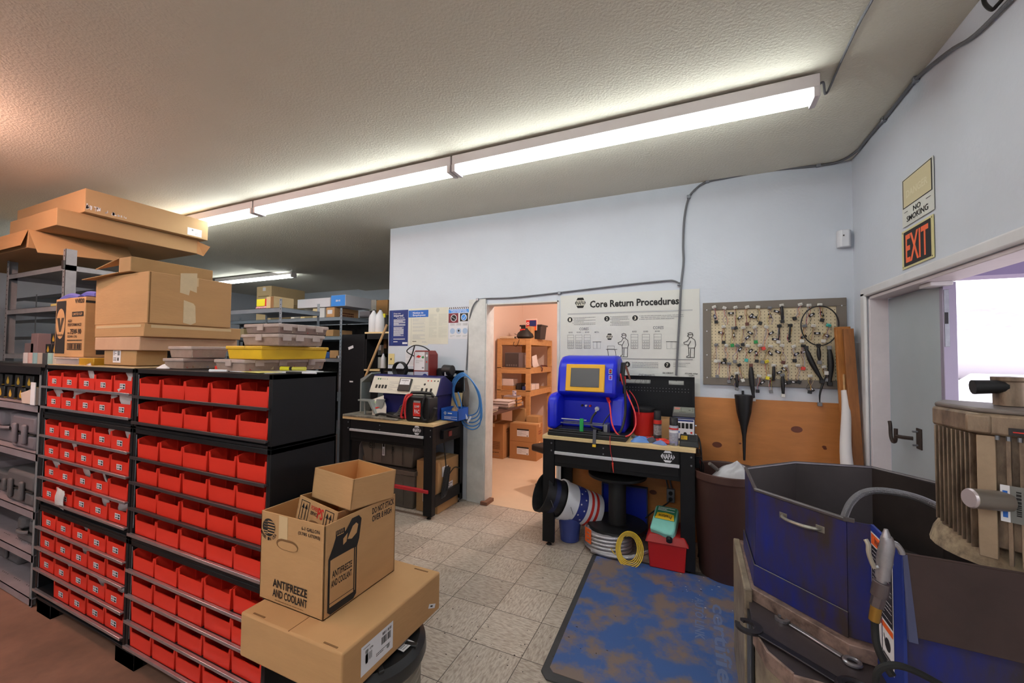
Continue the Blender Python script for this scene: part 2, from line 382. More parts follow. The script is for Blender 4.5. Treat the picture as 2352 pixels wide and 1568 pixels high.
# ---------------- lamps ----------------
M_tube=mat('lit_tube',(.93,1,.985),.5,emit=17)
M_fix=mat('fixture_enamel','#cfc8cb',.4)
def fluor(loc,L,label,lit=True,group='ceiling tube lights'):
    t=thing('fluorescent_light',label,'ceiling light',loc,0,group)
    MB().box(0,L,-.055,.055,.0,.07).build('housing',M_fix,t,bevel=.003)
    for y in (-.036,.036):
        MB().cyl((.03,y,-.03),(L-.03,y,-.03),.017,seg=12).build('tube',M_tube,t)
    for x in (0,L-.028):
        MB().box(x,x+.028,-.06,.06,-.055,0).build('lampholder',M_fix,t,bevel=.003)
    return t
ZF=2.985
fluor((-1.655,2.60,ZF),2.26,'long tube light nearest the right wall, above the core return poster')
fluor((-3.95,2.60,ZF),2.28,'middle tube light of the long row, over the bin cabinets')
fluor((-6.25,2.60,ZF),2.28,'farthest tube light of the long row, partly behind the stacked cartons')
fluor((-9.25,5.25,ZF+.05),2.36,'single tube light above the far left storage shelves',group=None)
# unseen fill fixtures, added: one behind the cartons, two rows behind the camera
fluor((-8.6,2.60,ZF+.05),2.28,'added fill tube light in line with the long row, hidden behind the stacked cartons')  # out of sight, added to brighten the back left ceiling
for i,x in enumerate((-5.2,-2.75,-.3)):
    fluor((x,-.75,ZF),2.0 if i==2 else 2.3,['leftmost','middle','rightmost'][i]+' added fill tube light of the row behind the viewer',group='ceiling tube lights')
for i,x in enumerate((-5.2,-2.75,-.3)):
    fluor((x,-2.6,ZF),2.0 if i==2 else 2.3,['leftmost','middle','rightmost'][i]+' added fill tube light of the rearmost row',group='ceiling tube lights')
# warm bulbs
M_bulb=mat('warm_bulb',(1,.55,.40),.4,emit=22)
def bulb(loc,label,e=60,col=(1,.55,.43)):
    t=thing('light_bulb',label,'light bulb',loc)
    MB().lathe([(.001,-.13),(.05,-.1),(.06,-.06),(.03,-.02),(.03,0)],16).build('globe',M_bulb,t)
    MB().lathe([(.05,0),(.055,.03)],16).build('socket',M_white,t)
    lamp('bulb_light','POINT',(0,0,-.19),e,col,t,radius=.06)
    return t
bulb((-4.25,.35,ZC-.03),'warm bare ceiling bulb just outside the upper left of the view',60)
bulb((-.9,5.0,ZC-.03),'warm bare bulb on the office ceiling',85,(1,.82,.73))
# ================= RED BIN CABINETS =================
CY=1.10; CD=.325
rowsR=[1.347,1.218,1.043,.920,.792,.664,.489,.366,.240,.118]
rowsL=[1.354,1.232,1.060,.936,.810,.683,.512,.391,.265,.141]
M_dred=M_red
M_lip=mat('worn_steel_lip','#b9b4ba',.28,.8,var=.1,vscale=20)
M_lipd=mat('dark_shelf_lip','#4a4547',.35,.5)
def bin_cab(x0,x1,z0,z1,rows,label,bright):
    t=thing('bin_cabinet',label,'bin cabinet',(x0,CY,z0)); w=x1-x0; h=z1-z0
    b=MB(); b.box(0,.022,0,CD,0,h).box(w-.022,w,0,CD,0,h).box(0,w,CD-.01,CD,0,h).box(0,w,0,CD,h-.022,h).box(0,w,0,CD,0,.012)
    b.box(.022,w-.022,.012,.03,0,.028)
    b.build('housing',M_black,t,bevel=.0015)
    for z in rows:
        s=MB(); zz=z-z0
        s.use(0).box(.022,w-.022,.0,CD-.012,zz-.014,zz-.008)
        s.use(1).box(.012,w-.012,-.015,.0,zz-.012,zz-.005); s.box(.012,w-.012,-.017,-.013,zz-.015,zz-.001)
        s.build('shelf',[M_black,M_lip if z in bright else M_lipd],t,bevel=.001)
    for x in (.0235,w-.0235): MB().cyl((x,.004,.06),(x,.004,h-.03),.0022,seg=6).build('hanger_rod',M_steel,t)
    return t
XM0,XM1,XM2=-3.645,-2.598,-1.552
tops=[(1.178,1.478),(.622,1.176),(.078,.620)]
nm=['top','middle','bottom']
for side,(xa,xb,rows) in (('left',(XM0,XM1-.004,rowsL)),('right',(XM1+.004,XM2,rowsR))):
    for k,(z0,z1) in enumerate(tops):
        rr=[z for z in rows if z0<z<z1]
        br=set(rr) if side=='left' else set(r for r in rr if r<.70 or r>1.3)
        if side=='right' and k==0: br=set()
        bin_cab(xa,xb,z0,z1,rr,f'black steel bin cabinet, {nm[k]} of the {side} stack of three',br)
# skids
for x,l in ((-3.60,'left end'),(-2.68,'middle'),(-1.75,'right end')):
    t=MB().box(x-.01,x+.17,CY+.0,CY+CD-.01,.0,.076).box(x-.01,x+.17,CY-.0,CY+.04,.0,.077)
    tag(t.build('cabinet_skid',M_black,bevel=.002),f'black steel skid under the {l} of the bin cabinets','skid',group='skids under the bin cabinets')
def bin_mesh(w=.198,d=.27,h=.098):
    b=MB(); t=.0035; hf=.066; w0=w/2-.008; w1=w/2
    # floor
    b.hexa([(-w0,0,0),(w0,0,0),(w0,d,0),(-w0,d,0)],[(-w0,0,t),(w0,0,t),(w0,d,t),(-w0,d,t)])
    # front wall: low centre, raised horns at both sides
    fr=[(-w0,0),(w0,0),(w1,h*.92),(w1-.013,h*.92),(w1-.016,hf),(-w1+.016,hf),(-w1+.013,h*.92),(-w1,h*.92)]
    b.prism([(x,z) for x,z in fr[:2]]+[(w1-.003,hf),(-w1+.003,hf)],0,t,'y')
    b.prism([(w1-.017,hf-.001),(w1-.003,hf-.001),(w1,h*.9),(w1-.012,h*.9)],0,t,'y')
    b.prism([(-w1+.003,hf-.001),(-w1+.017,hf-.001),(-w1+.012,h*.9),(-w1,h*.9)],0,t,'y')
    # sides: rise a little behind the front
    for s in (-1,1):
        xo0,xo1=s*w0,s*w1; xi0,xi1=s*(w0-t),s*(w1-t)
        def q(y,z): 
            f=z/h; return (xo0+(xo1-xo0)*f,y,z),(xi0+(xi1-xi0)*f,y,z)
        P=[q(0,0),q(0,h*.9),q(.03,h),(q(d,h)),q(d,0)]
        vs=[a for a,_ in P]+[c for _,c in P]; n=5
        fs=[list(range(n)),list(range(2*n-1,n-1,-1))]+[(i,i+n,(i+1)%n+n,(i+1)%n) for i in range(n)]
        b.add(vs,fs)
    b.box(-w0,w0,d-t,d,0,h)
    for y in (.07,.12,.17,.22):      # moulded divider slots
        for s in (-1,1):
            b.box(*(sorted((s*(w0-.004),s*(w0-.001)))),y,y+.006,.01,h-.006)
    return b
bin0=None; bin1=None
ordn=['first','second','third','fourth','fifth','sixth','seventh','eighth','ninth','tenth']
def card_print():
    p=Print(); p.rect(-.027,-.014,.027,.014,0); p.lift(); p.lines(-.024,.0,.005,.011,2,1,.5,4); p.rect(.006,.001,.023,.010,1); p.lines(-.024,-.011,.0,-.003,1,1,.6,5); p.rect(.004,-.012,.022,-.003,1); return p
for side,xa,xb,rows in (('left',XM0,XM1-.004,rowsL),('right',XM1+.004,XM2,rowsR)):
    inner=(xb-xa-.054); bw=inner/5
    for r,z in enumerate(rows):
        for c in range(5):
            if side=='left' and r==9 and c==0: continue
            cx=xa+.027+bw*(c+.5); has=(side=='left') and not (r==4 and c==4)
            if has and bin0 is None:
                bin0=thing('storage_bin','x','bin'); bin_mesh(bw-.002).build('bin_body',M_red,bin0)
                card_print().build('label_card',[M_paper,M_ink],bin0,(0,-.001,.036),FRONT); o=bin0
            elif not has and bin1 is None:
                bin1=thing('storage_bin','x','bin'); bin_mesh(bw-.002).build('bin_body',M_red,bin1); o=bin1
            else: o=dup(bin0 if has else bin1)
            jit=random.uniform(-.002,.004)
            o.location=(cx,CY+.004+jit,z-.0075)
            where=f'{ordn[c]} in the {ordn[r]} row down, {side} cabinet stack'
            o['label']=('red bin with white label card, ' if has else 'plain red bin, ')+where
            o['group']=f'red bins in the {side} cabinet stack'
# clear bags of small parts standing in the bins
def baggie(loc,w,h,seed,label,rz=0,tilt=.3,out=0,name='plastic_bag'):
    rr=random.Random(seed); b=MB(); n=6; m=6; vs=[]; 
    for s in (1,-1):
        for j in range(m+1):
            for i in range(n+1):
                u=i/n-.5; v=j/m; edge=(1-(2*abs(u))**2)*(1-abs(2*v-1)**3)
                bul=.010*edge*s+rr.uniform(-.002,.002)*(1 if s==1 else .5)
                ww=w*(1-.25*v*rr.uniform(.4,1))
                vs.append((u*ww+.006*math.sin(v*7+seed),bul+.02*math.sin(v*3+seed)*out,v*h))
    fs=[]
    for s in (0,1):
        o=s*(n+1)*(m+1)
        for j in range(m):
            for i in range(n):
                a=o+j*(n+1)+i; q=(a,a+1,a+n+2,a+n+1); fs.append(q if s==1 else tuple(reversed(q)))
    b.add(vs,fs)
    return tag(b.build(name,M_baggie,None,loc,(tilt,rr.uniform(-.35,.35),rz)),label,'plastic bag')
bag_list=[(0,2,'tall'),(0,4,'small'),(1,0,'curled'),(1,1,'folded'),(1,3,'small'),(1,4,'big'),(2,3,'flat'),(2,4,'crumpled'),(3,1,'white'),(4,0,'flat'),(4,2,'wide'),(4,3,'crumpled'),
 (5,1,'hanging'),(5,3,'flat'),(5,4,'tall'),(6,0,'white'),(6,2,'printed'),(6,3,'flat'),(7,1,'small'),(7,2,'rolled'),(8,0,'folded'),(8,1,'small'),(8,3,'wide'),(8,4,'crumpled'),(9,3,'small'),(9,4,'tall')]
inner=(XM1-.004-XM0-.048); bw=inner/5
for i,(r,c,adj) in enumerate(bag_list):
    cx=XM0+.024+bw*(c+.5)+random.uniform(-.03,.05); z=rowsL[r]
    h={'tall':.095,'big':.105,'small':.06,'wide':.08}.get(adj,.075)*1.0; ww={'wide':.13,'big':.12,'small':.07}.get(adj,.10)
    zz=z+.026
    baggie((cx,CY+.042+random.uniform(0,.01),z+.036),ww,h*1.12,i+3,f'{adj} clear parts bag in the {ordn[c]} bin in the {ordn[r]} row, left cabinets',random.uniform(-.3,.3),.22)
baggie((XM0+.30,CY-.012,.665),.09,.11,77,'printed plastic bag hanging over the front of the bins low on the left cabinet',.1,0.05)
# ================= WORKBENCHES =================
BY0,BY1,BZ=3.215,3.775,.90
def bench(x0,x1,side):
    lab={'right':'black steel workbench with wooden top holding the blue tester','left':'black steel workbench with wooden top beside the posters'}[side]
    t=thing('workbench',lab,'workbench',(x0,BY0,0)); w=x1-x0; d=BY1-BY0
    b=MB().box(-.006,w+.006,-.004,d,BZ-.028,BZ); b.build('wooden_top',M_wood,t,bevel=.002)
    lw=.098
    for sx in (0,1):
        for sy in (0,1):
            m=MB(); xa=0 if not sx else w-lw; ya=0 if not sy else d-.06
            y_out=0 if not sy else d-.003
            m.box(xa,xa+lw,y_out,y_out+.003,.03,BZ-.03)
            xo=0 if not sx else w-.003; m.box(xo,xo+.003,ya,ya+.06,.03,BZ-.03)
            xi=lw-.003 if not sx else w-lw; m.box(xi,xi+.003,ya if not sy else d-.03,(ya+.03) if not sy else d,.03,BZ-.03)
            m.cyl((xa+lw/2,y_out+.03 if not sy else d-.03,0),(xa+lw/2,y_out+.03 if not sy else d-.03,.012),.024,.016).cyl((xa+lw/2,y_out+.03 if not sy else d-.03,.012),(xa+lw/2,y_out+.03 if not sy else d-.03,.06),.007)
            lg=m.build('leg',M_black,t,bevel=.001)
            if not sy:
                for zz in (BZ-.06,BZ-.12):
                    MB().cyl((xa+lw*.75,-.003,zz),(xa+lw*.75,.003,zz),.007,seg=6).build('bolt',M_steel,lg)
    MB().box(lw,w-lw,.008,.03,BZ-.245,BZ-.028).build('front_apron',M_black,t,bevel=.002); MB().box(lw,w-lw,d-.03,d-.01,BZ-.2,BZ-.028).build('rear_apron',M_black,t,bevel=.002)
    for xs in (0,w-.003): MB().box(xs,xs+.003,.06,d-.06,BZ-.21,BZ-.028).build('side_apron',M_black,t)
    dr=MB().box(lw+.01,w-lw-.01,.0,.40,BZ-.215,BZ-.035).build('drawer',M_black,t,bevel=.002)
    MB().box(lw+.005,w-lw-.005,-.014,.004,BZ-.145,BZ-.122).build('pull_strip',M_silver,dr,bevel=.002)
    p=Print(); napa(p,w-lw-.085,BZ-.072,.098,.085,0); p.build('badge',M_white,dr,(0,-.0005,0),FRONT)
    for xb in (.50,):
        for zz in (BZ-.06,BZ-.105): MB().cyl((xb,-.002,zz),(xb,.002,zz),.006,seg=6).build('bolt',M_steel,dr)
    # low side rails
    for xs in (0,w-.003): MB().box(xs,xs+.003,.05,d-.02,.10,.20).box(xs if xs==0 else xs-.03,xs+.03 if xs==0 else xs,.05,d-.02,.197,.2).build('side_rail',M_black,t)
    # electrical box with socket on the right end
    s=MB().box(w,w+.03,.14,.40,BZ-.165,BZ-.085).box(w,w+.045,.13,.41,BZ-.085,BZ-.079).build('power_strip_box',M_black,t,bevel=.002)
    MB().bx((w+.034,.25,BZ-.125),(.012,.05,.05)).build('socket_face',mat('dull_red_switch','#7a2a28',.5),s)
    # pegboard back panel with carry slots
    z0,z1=BZ-.02,BZ+.49 if side=='right' else BZ+.49
    m=MB(); y0,y1=d-.006,d-.002; sl=[(.05,.21),(.36,.52),(.60,.76),(.95,1.05)] if side=='left' else [(.12,.26),(.56,.80),(.95,1.07)]
    zs0,zs1=z1-.07,z1-.035
    m.box(0,w,y0,y1,z0,zs0).box(0,w,y0,y1,zs1,z1)
    xs=[0]+[v for a in sl for v in a]+[w]
    for i in range(0,len(xs),2): m.box(xs[i],xs[i+1],y0,y1,zs0,zs1)
    m.box(0,w,y0-.02,y1,z1-.004,z1)
    pg=m.build('pegboard_panel',M_black,t)
    q=Print()
    for i in range(int(w/.0254)-2):
        for j in range(10):
            if j in (2,3): continue
            q.circ(.04+i*.0254,zs0-.035-j*.0254,.0028,0 if j>1 else 1,6)
    q.build('peg_holes',[mat('peg_hole_dark','#0a0a0a',.9),mat('wall_seen_through','#9a9aa0',.8)],pg,(0,y0-.0004,0),FRONT)
    MB().box(0,.02,y0-.02,y1,z0,z1).build('panel_frame',M_black,pg); MB().box(w-.02,w,y0-.02,y1,z0,z1).build('panel_frame',M_black,pg)
    return t
RX0,RX1=-1.155,.0
LX0,LX1=-3.405,-2.262
bench(RX0,RX1,'right'); bench(LX0,LX1,'left')
# ================= POSTERS =================
def poster(name,label,cat,x0,x1,z0,z1,y,paper,draw,mats,th=.0015,off=0):
    """flat sheet on the back wall; draw gets a Print with (0,0) at the lower left corner"""
    t=MB().box(0,x1-x0,-th,0,0,z1-z0).build(name,paper,None,(x0,y,z0),smooth=0); tag(t,label,cat)
    p=Print(); draw(p,x1-x0,z1-z0); p.build('printing',mats,t,(0,-th,0),FRONT); return t
def figure(p,x,y,h,mi,flip=1):
    s=h/1.0; w=.006*h/.28
    def L(pts): p.line([(x+flip*a*s,y+b*s) for a,b in pts],w,mi)
    L([(.02,.90),(.0,.97),(.08,1.0),(.16,.97),(.18,.88),(.13,.80),(.05,.80),(.02,.84),(-.02,.86),(.02,.90)])
    L([(.02,.92),(.18,.92)])
    L([(.06,.79),(-.02,.66),(-.16,.60),(-.13,.53),(.02,.50),(.10,.66)]); L([(.13,.80),(.25,.70),(.28,.50),(.24,.38),(.02,.38),(.0,.50)])
    L([(.02,.38),(.03,.08),(-.04,.05),(-.05,.0),(.08,.0),(.10,.34)]); L([(.24,.38),(.23,.0),(.10,.0)])
def core(p,w,h):
    def X(px): return (px-1287)/(1607-1287)*w
    # paper space measured on the sheet
    top=h
    def tx(u): return u*w
    # u: 0..1 across, v: metres down from the top
    K=((0,0),(.105,.062),(.190,.13),(.2475,.183),(.315,.238),(.41,.331),(.446,.36),(.465,.387),(.60,.517),(.70,.592),(.722,.61),(.79,.66),(.95,.80),(2,1.8))
    def V(d):
        for (a,b),(c,e) in zip(K,K[1:]):
            if d<=c: return top-(b+(e-b)*(d-a)/(c-a))
    napa(p,tx(.16),V(.125),.105,.10,0,2)
    p.text('Core Return Procedures',tx(.235),V(.190),tx(.868),V(.105),0,.032); p.lift()
    p.rect(tx(.06),V(.255),tx(.955),V(.24),3)
    def num(u,v,n):
        p.circ(tx(u),V(v),.025,0,24); p.lift(); p.text(n,tx(u)-.009,V(v)-.014,tx(u)+.009,V(v)+.014,2)
    num(.078,.315,'1'); num(.365,.315,'2'); num(.570,.315,'3')
    for u0,u1,v0,v1,n,sd in ((.11,.28,.285,.372,6,1),(.40,.53,.285,.385,7,2),(.61,.90,.285,.335,3,3)):
        p.lines(tx(u0),V(v1),tx(u1),V(v0),n,1,.28,sd)
        for k in range(0,n,2): p.circ(tx(u0)-.008,V(v0+(v1-v0)*(k+.5)/n),.003,0,6)
    for u in (.19,.73): p.text('CORES',tx(u)-.045,V(.425),tx(u)+.045,V(.395),1)
    def shelfdraw(u,s=1):
        x=tx(u); z0,z1=V(.60),V(.465); ww=.062
        p.frame(x-ww/2,z0,x+ww/2,z1,.0022,1)
        for k in range(1,5): zz=z0+(z1-z0)*k/5; p.line([(x-ww/2,zz),(x+ww/2,zz)],.0018,1)
        for k in range(3):
            zz=z0+(z1-z0)*k/5
            for j in range(3): p.frame(x-ww/2+.006+j*.018,zz+.002,x-ww/2+.020+j*.018,zz+.018,.0015,1)
        p.text('BOXES',x-.02,V(.452),x+.02,V(.44),1)
    for u in (.085,.15,.215,.565,.645,.725): shelfdraw(u)
    for u in (.275,.305,.80,.835):
        p.frame(tx(u)-.017,V(.60),tx(u)+.017,V(.535),.0018,1); p.line([(tx(u)-.02,V(.535)),(tx(u)+.02,V(.535))],.004,0)
    p.text('METAL',tx(.29)-.022,V(.452),tx(.29)+.022,V(.44),1)
    napa(p,tx(.385),V(.485),.058,.058,0,2)
    figure(p,tx(.475),V(.70),.215,0); figure(p,tx(.925),V(.70),.215,0)
    p.frame(tx(.37),V(.605),tx(.42),V(.575),.002,0); p.line([(tx(.36),V(.61)),(tx(.44),V(.61))],.004,0)
    for u in (.37,.425): p.line([(tx(u),V(.61)),(tx(u+.008),V(.69))],.004,0)
    p.rect(tx(.06),V(.726),tx(.955),V(.718),1)
    for u,n in ((.078,'4'),(.26,'5'),(.515,'6'),(.79,'7')): num(u,.79,n)
    p.lines(tx(.11),V(.81),tx(.20),V(.755),4,1,.28,7); p.lines(tx(.29),V(.81),tx(.44),V(.755),4,1,.28,8)
    p.lines(tx(.55),V(.825),tx(.73),V(.755),4,1,.28,9); p.lines(tx(.83),V(.81),tx(.94),V(.755),3,1,.28,10)
    p.text('DC CREDIT',tx(.76),V(.878),tx(.83),V(.862),0); p.text('STORE AR#',tx(.905),V(.878),tx(.985),V(.864),0); p.text('COPY',tx(.93),V(.90),tx(.965),V(.885),0)
    p.line([(tx(.76),V(.945)),(tx(.83),V(.905)),(tx(.85),V(.95))],.003,0); p.line([(tx(.87),V(.925)),(tx(.905),V(.93))],.002,0)
    for k,a in enumerate((-.5,-.25,0,.2)):
        cx,cy=tx(.60+k*.03),V(.95); c,s=math.cos(a),math.sin(a)
        q=[(cx+x*c-y*s,cy+x*s+y*c) for x,y in ((-.025,-.04),(.025,-.04),(.025,.05),(-.025,.05))]; p.line(q+[q[0]],.002,0)
poster('core_return_poster','large cream poster titled Core Return Procedures beside the office doorway','poster',-1.20,.042,1.225,2.148,YB,mat('poster_board','#d3d2cc',.7,var=.02,vscale=1),core,[M_ink,M_grey,M_cream,M_lgrey],.006)
def w3(px,py): q=at(px,py,1,YB); return q.x,q.z
def prect(px0,py0,px1,py1):
    a=w3(px0,py0); b=w3(px1,py1); return a[0],b[0],b[1],a[1]
def injured(p,w,h):
    p.rect(w*.0,0,w*1,h,0); p.lift(); p.rect(w*.155,h*.03,w*.168,h*.97,2)
    p.text('If you are',w*.24,h*.88,w*.6,h*.925,1); p.text('injured',w*.24,h*.795,w*.74,h*.88,1); p.text('on the job,',w*.42,h*.755,w*.82,h*.795,1)
    p.lines(w*.24,h*.56,w*.86,h*.745,8,1,.6,3); p.lines(w*.24,h*.27,w*.78,h*.53,11,1,.6,4); p.lines(w*.24,h*.17,w*.86,h*.21,2,1,.5,5); p.rect(w*.24,h*.105,w*.46,h*.125,1); p.rect(w*.72,h*.05,w*.98,h*.10,1)
poster('notice_poster','dark blue poster headed If you are injured on the job','poster',*prect(895,713,936.5,794),YB,M_navy,injured,[M_navy,M_paper,M_print_blue])
def notice(p,w,h):
    p.rect(0,h*.76,w,h*.95,0); p.lift(); p.text('Notice to',w*.22,h*.855,w*.75,h*.91,1); p.text('Employees',w*.22,h*.78,w*.86,h*.84,1)
    p.rect(w*.14,h*.04,w*.15,h*.98,3)
    for a,b,n,s in ((.64,.73,5,1),(.56,.62,3,2),(.46,.53,4,3),(.37,.43,3,4),(.16,.30,8,5)): p.lines(w*.22,h*a,w*.85,h*b,n,2,.45,s)
    p.rect(w*.22,h*.10,w*.42,h*.115,4); p.lines(w*.7,h*.07,w*.95,h*.11,2,2,.5,6)
poster('notice_poster','cream Notice to Employees poster with blue heading band','poster',*prect(939,709,983,793),YB,M_cream,notice,[M_print_blue,M_paper,M_lgrey,M_grey,M_ink])
def plainn(p,w,h):
    p.circ(w*.48,h*.93,w*.09,0); 
    for x0,x1 in ((.05,.44),(.53,.95)):
        p.lines(w*x0,h*.50,w*x1,h*.83,16,0,.35,int(x0*100)); p.lines(w*x0,h*.18,w*x1,h*.47,14,0,.35,int(x0*90)+1)
poster('notice_poster','faded cream two-column notice between the other wall notices','poster',*prect(984,707,1029,790),YB,M_cream,plainn,[mat('faded_ink','#bdbcb0',.8)])
def battery(p,w,h):
    n=11
    for i in range(n): p.poly([(w*(i+.05)/n,h*.94),(w*(i+.5)/n,h*.94),(w*(i+.9)/n,h*1.0),(w*(i+.45)/n,h*1.0)],0)
    p.rect(0,h*.82,w,h*.93,1); p.lift(); p.text('CAN SAVE LIVES!',w*.13,h*.835,w*.9,h*.875,2); p.lines(w*.08,h*.885,w*.92,h*.92,1,2,.6,2)
    p.rect(0,h*.51,w*.47,h*.81,3); p.rect(w*.55,h*.55,w*.93,h*.80,0); p.lift()
    p.circ(w*.25,h*.66,w*.15,2,24); p.circ(w*.74,h*.67,w*.14,2,24); p.lift(); p.circ(w*.25,h*.66,w*.125,0,24); p.circ(w*.74,h*.67,w*.115,1,24); p.lift()
    p.line([(w*.16,h*.70),(w*.34,h*.61)],.004,2); p.line([(w*.68,h*.66),(w*.73,h*.62),(w*.82,h*.72)],.005,2)
    for x in (.2,.5,.8):
        p.lines(w*(x-.11),h*.42,w*(x+.11),h*.50,3,4,.5,int(x*10)); p.circ(w*x,h*.25,w*.12,5,20); p.lines(w*(x-.11),h*.06,w*(x+.11),h*.12,2,4,.5,int(x*9))
    p.lift(); p.circ(w*.5,h*.26,w*.05,0,5)
poster('notice_poster','small battery safety poster with black and white hazard stripes','poster',*prect(1031,706,1078,778),YB,M_paper,battery,[M_ink,mat('sky_blue_ink','#3f8fe0',.6),M_paper,mat('maroon_ink','#7a2430',.6),M_lgrey,mat('pale_blue_ink','#a9bcd6',.6)])
def faint(p,w,h):
    p.lines(w*.03,h*.5,w*.46,h*.93,10,0,.3,1); p.lines(w*.54,h*.6,w*.97,h*.93,8,0,.3,2); p.lines(w*.03,h*.1,w*.9,h*.4,7,0,.3,3)
poster('notice_sheet','faded loose notice sheet above the left workbench pegboard','notice',*prect(932,804,997,842),YB,M_paper,faint,[M_lgrey])
# ================= SMALL WALL FITTINGS =================
a=w3(893,812); b=w3(906,837)
t=MB().box(0,b[0]-a[0],-.008,0,0,a[1]-b[1]).build('wall_plate',mat('ivory_plate','#d9c58a',.5),None,(a[0],YB,b[1]),bevel=.002); tag(t,'ivory wall plate beside the left bench pegboard','wall plate')
MB().bx(((b[0]-a[0])/2,-.01,(a[1]-b[1])/2),(.012,.006,.02)).build('toggle',M_ink,t)
t=thing('motion_sensor','white motion sensor in the corner above the pegboard','motion sensor',(1.035,YB,2.465))
MB().prism([(-.042,0),(.042,0),(.042,-.03),(.025,-.055),(-.025,-.055),(-.042,-.03)],-.065,.065,'z').build('case',M_white,t,bevel=.006)
MB().bx((-.01,-.056,.02),(.008,.003,.01)).build('lens',M_ink,t)
# ================= CONDUIT =================
M_cond=mat('flex_conduit','#76767a',.45,.6,bump=1,bscale=260)
def conduit(label,pts,r=.0085,clips=()):
    t=thing('flexible_conduit',label,'conduit'); m=MB().tube(pts,r,8,6); m.build('conduit_run',M_cond,t)
    for c,n in clips:
        MB().bx(c,(.03,.026,.03)).build('strap',M_steel,t,bevel=.004)
    return t
def wp(px,py,o=.014): return tuple(at(px,py,1,YB-o))
def rp(px,py,o=.014): return tuple(at(px,py,0,XR-o))
main=[rp(2350,-30),rp(2240,80),rp(2180,118),rp(2104,182),rp(2040,262),rp(1995,315),rp(1968,347,.02),wp(1930,370,.03),wp(1880,380),wp(1760,392),wp(1670,408),wp(1625,417),wp(1600,432),wp(1582,455),wp(1572,500),wp(1569,560),wp(1570,600),wp(1566,640),wp(1564,660,.02),wp(1561,720,.02),wp(1557,790,.02),wp(1553,862,.02)]
conduit('grey flexible conduit under the ceiling dropping behind the right workbench',main,.009,[(wp(1582,452,.012),0),(wp(1625,416,.012),0),(wp(1880,379,.012),0),(rp(2104,182,.012),0),(rp(2030,275,.012),0)])
conduit('grey flexible conduit over the office doorway, ending behind left bench',[wp(1562,652,.03),wp(1548,645,.02),wp(1525,645),wp(1420,656),wp(1283,672),wp(1180,683),wp(1110,686),wp(1094,692,.04),wp(1083,712,.04),wp(1077,750,.01),wp(1074,800,.01),wp(1071,850,.01)],.0075,[(wp(1285,673,.012),0),(wp(1097,688,.03),0),(wp(1560,652,.016),0)])
cz=ZC-.012
conduit('thin metal-clad cable running across the ceiling to the tube light',[tuple(at(2020,-40,2,cz)),tuple(at(2003,0,2,cz)),tuple(at(1970,60,2,cz)),tuple(at(1930,145,2,cz)),tuple(at(1898,215,2,cz)),(.63,2.60,3.03),(.60,2.60,3.01)],.006,[])
t=tag(MB().tube([rp(2258,-12,.02),rp(2262,8,.03),rp(2278,22,.04),rp(2290,12,.03),rp(2308,-8,.02)],.007,8,5).build('cable_loop',M_wire_blk),'short black cable loop hanging at the top of the right wall','cable')
# ================= SIGNS on the right wall =================
def rwsheet(name,label,pxs,paper,draw,mats,cat='sign'):
    (x0,y0),(x1,y1)=pxs   # upper-left pixel (farther), lower-right pixel (nearer)
    A=at(x0,y0,0,XR-.004); B=at(x1,y1,0,XR-.004); w=A.y-B.y; zt,zb=A.z,B.z
    t=MB().box(0,w,-.002,0,0,zt-zb).build(name,paper,None,(XR-.004,A.y,zb),RIGHTW and (0,0,-PI/2),smooth=0); tag(t,label,cat)
    p=Print(); draw(p,w,zt-zb); p.build('printing',mats,t,(0,-.002,0),FRONT); return t
def danger(p,w,h):
    p.rect(w*.03,h*.38,w*.97,h*.985,0); p.lift(); p.rect(w*.06,h*.40,w*.94,h*.965,1); p.lift(); p.text('DANGER',w*.16,h*.57,w*.84,h*.72,2)
    p.text('NO',w*.38,h*.215,w*.62,h*.325,0); p.text('SMOKING',w*.16,h*.07,w*.84,h*.185,0); p.rect(w*.08,h*.285,w*.2,h*.296,0); p.rect(w*.78,h*.285,w*.92,h*.296,0)
rwsheet('danger_sign','faded Danger No Smoking sign above the exit sign',((2072,417),(2147,480)),mat('sign_cream','#cfd0c8',.6),danger,[M_ink,mat('faded_tan','#cbbf98',.6),mat('faded_tan_light','#d6ccab',.6)])
def exitp(p,w,h):
    p.rect(w*.07,h*.05,w*.93,h*.95,0); p.lift(); p.text('EXIT',w*.14,h*.14,w*.86,h*.86,1)
    for x in (.04,.96):
        for y in (.05,.95): p.circ(w*x,h*y,.004,0,8)
rwsheet('exit_sign','orange and black EXIT sign above the grey door leaf',((2072,534),(2147,590)),mat('exit_yellow_edge','#cfc68e',.5),exitp,[M_ink,mat('exit_orange','#f0642a',.5)])
# ================= ITEMS ON THE RIGHT BENCH =================
BT=BZ
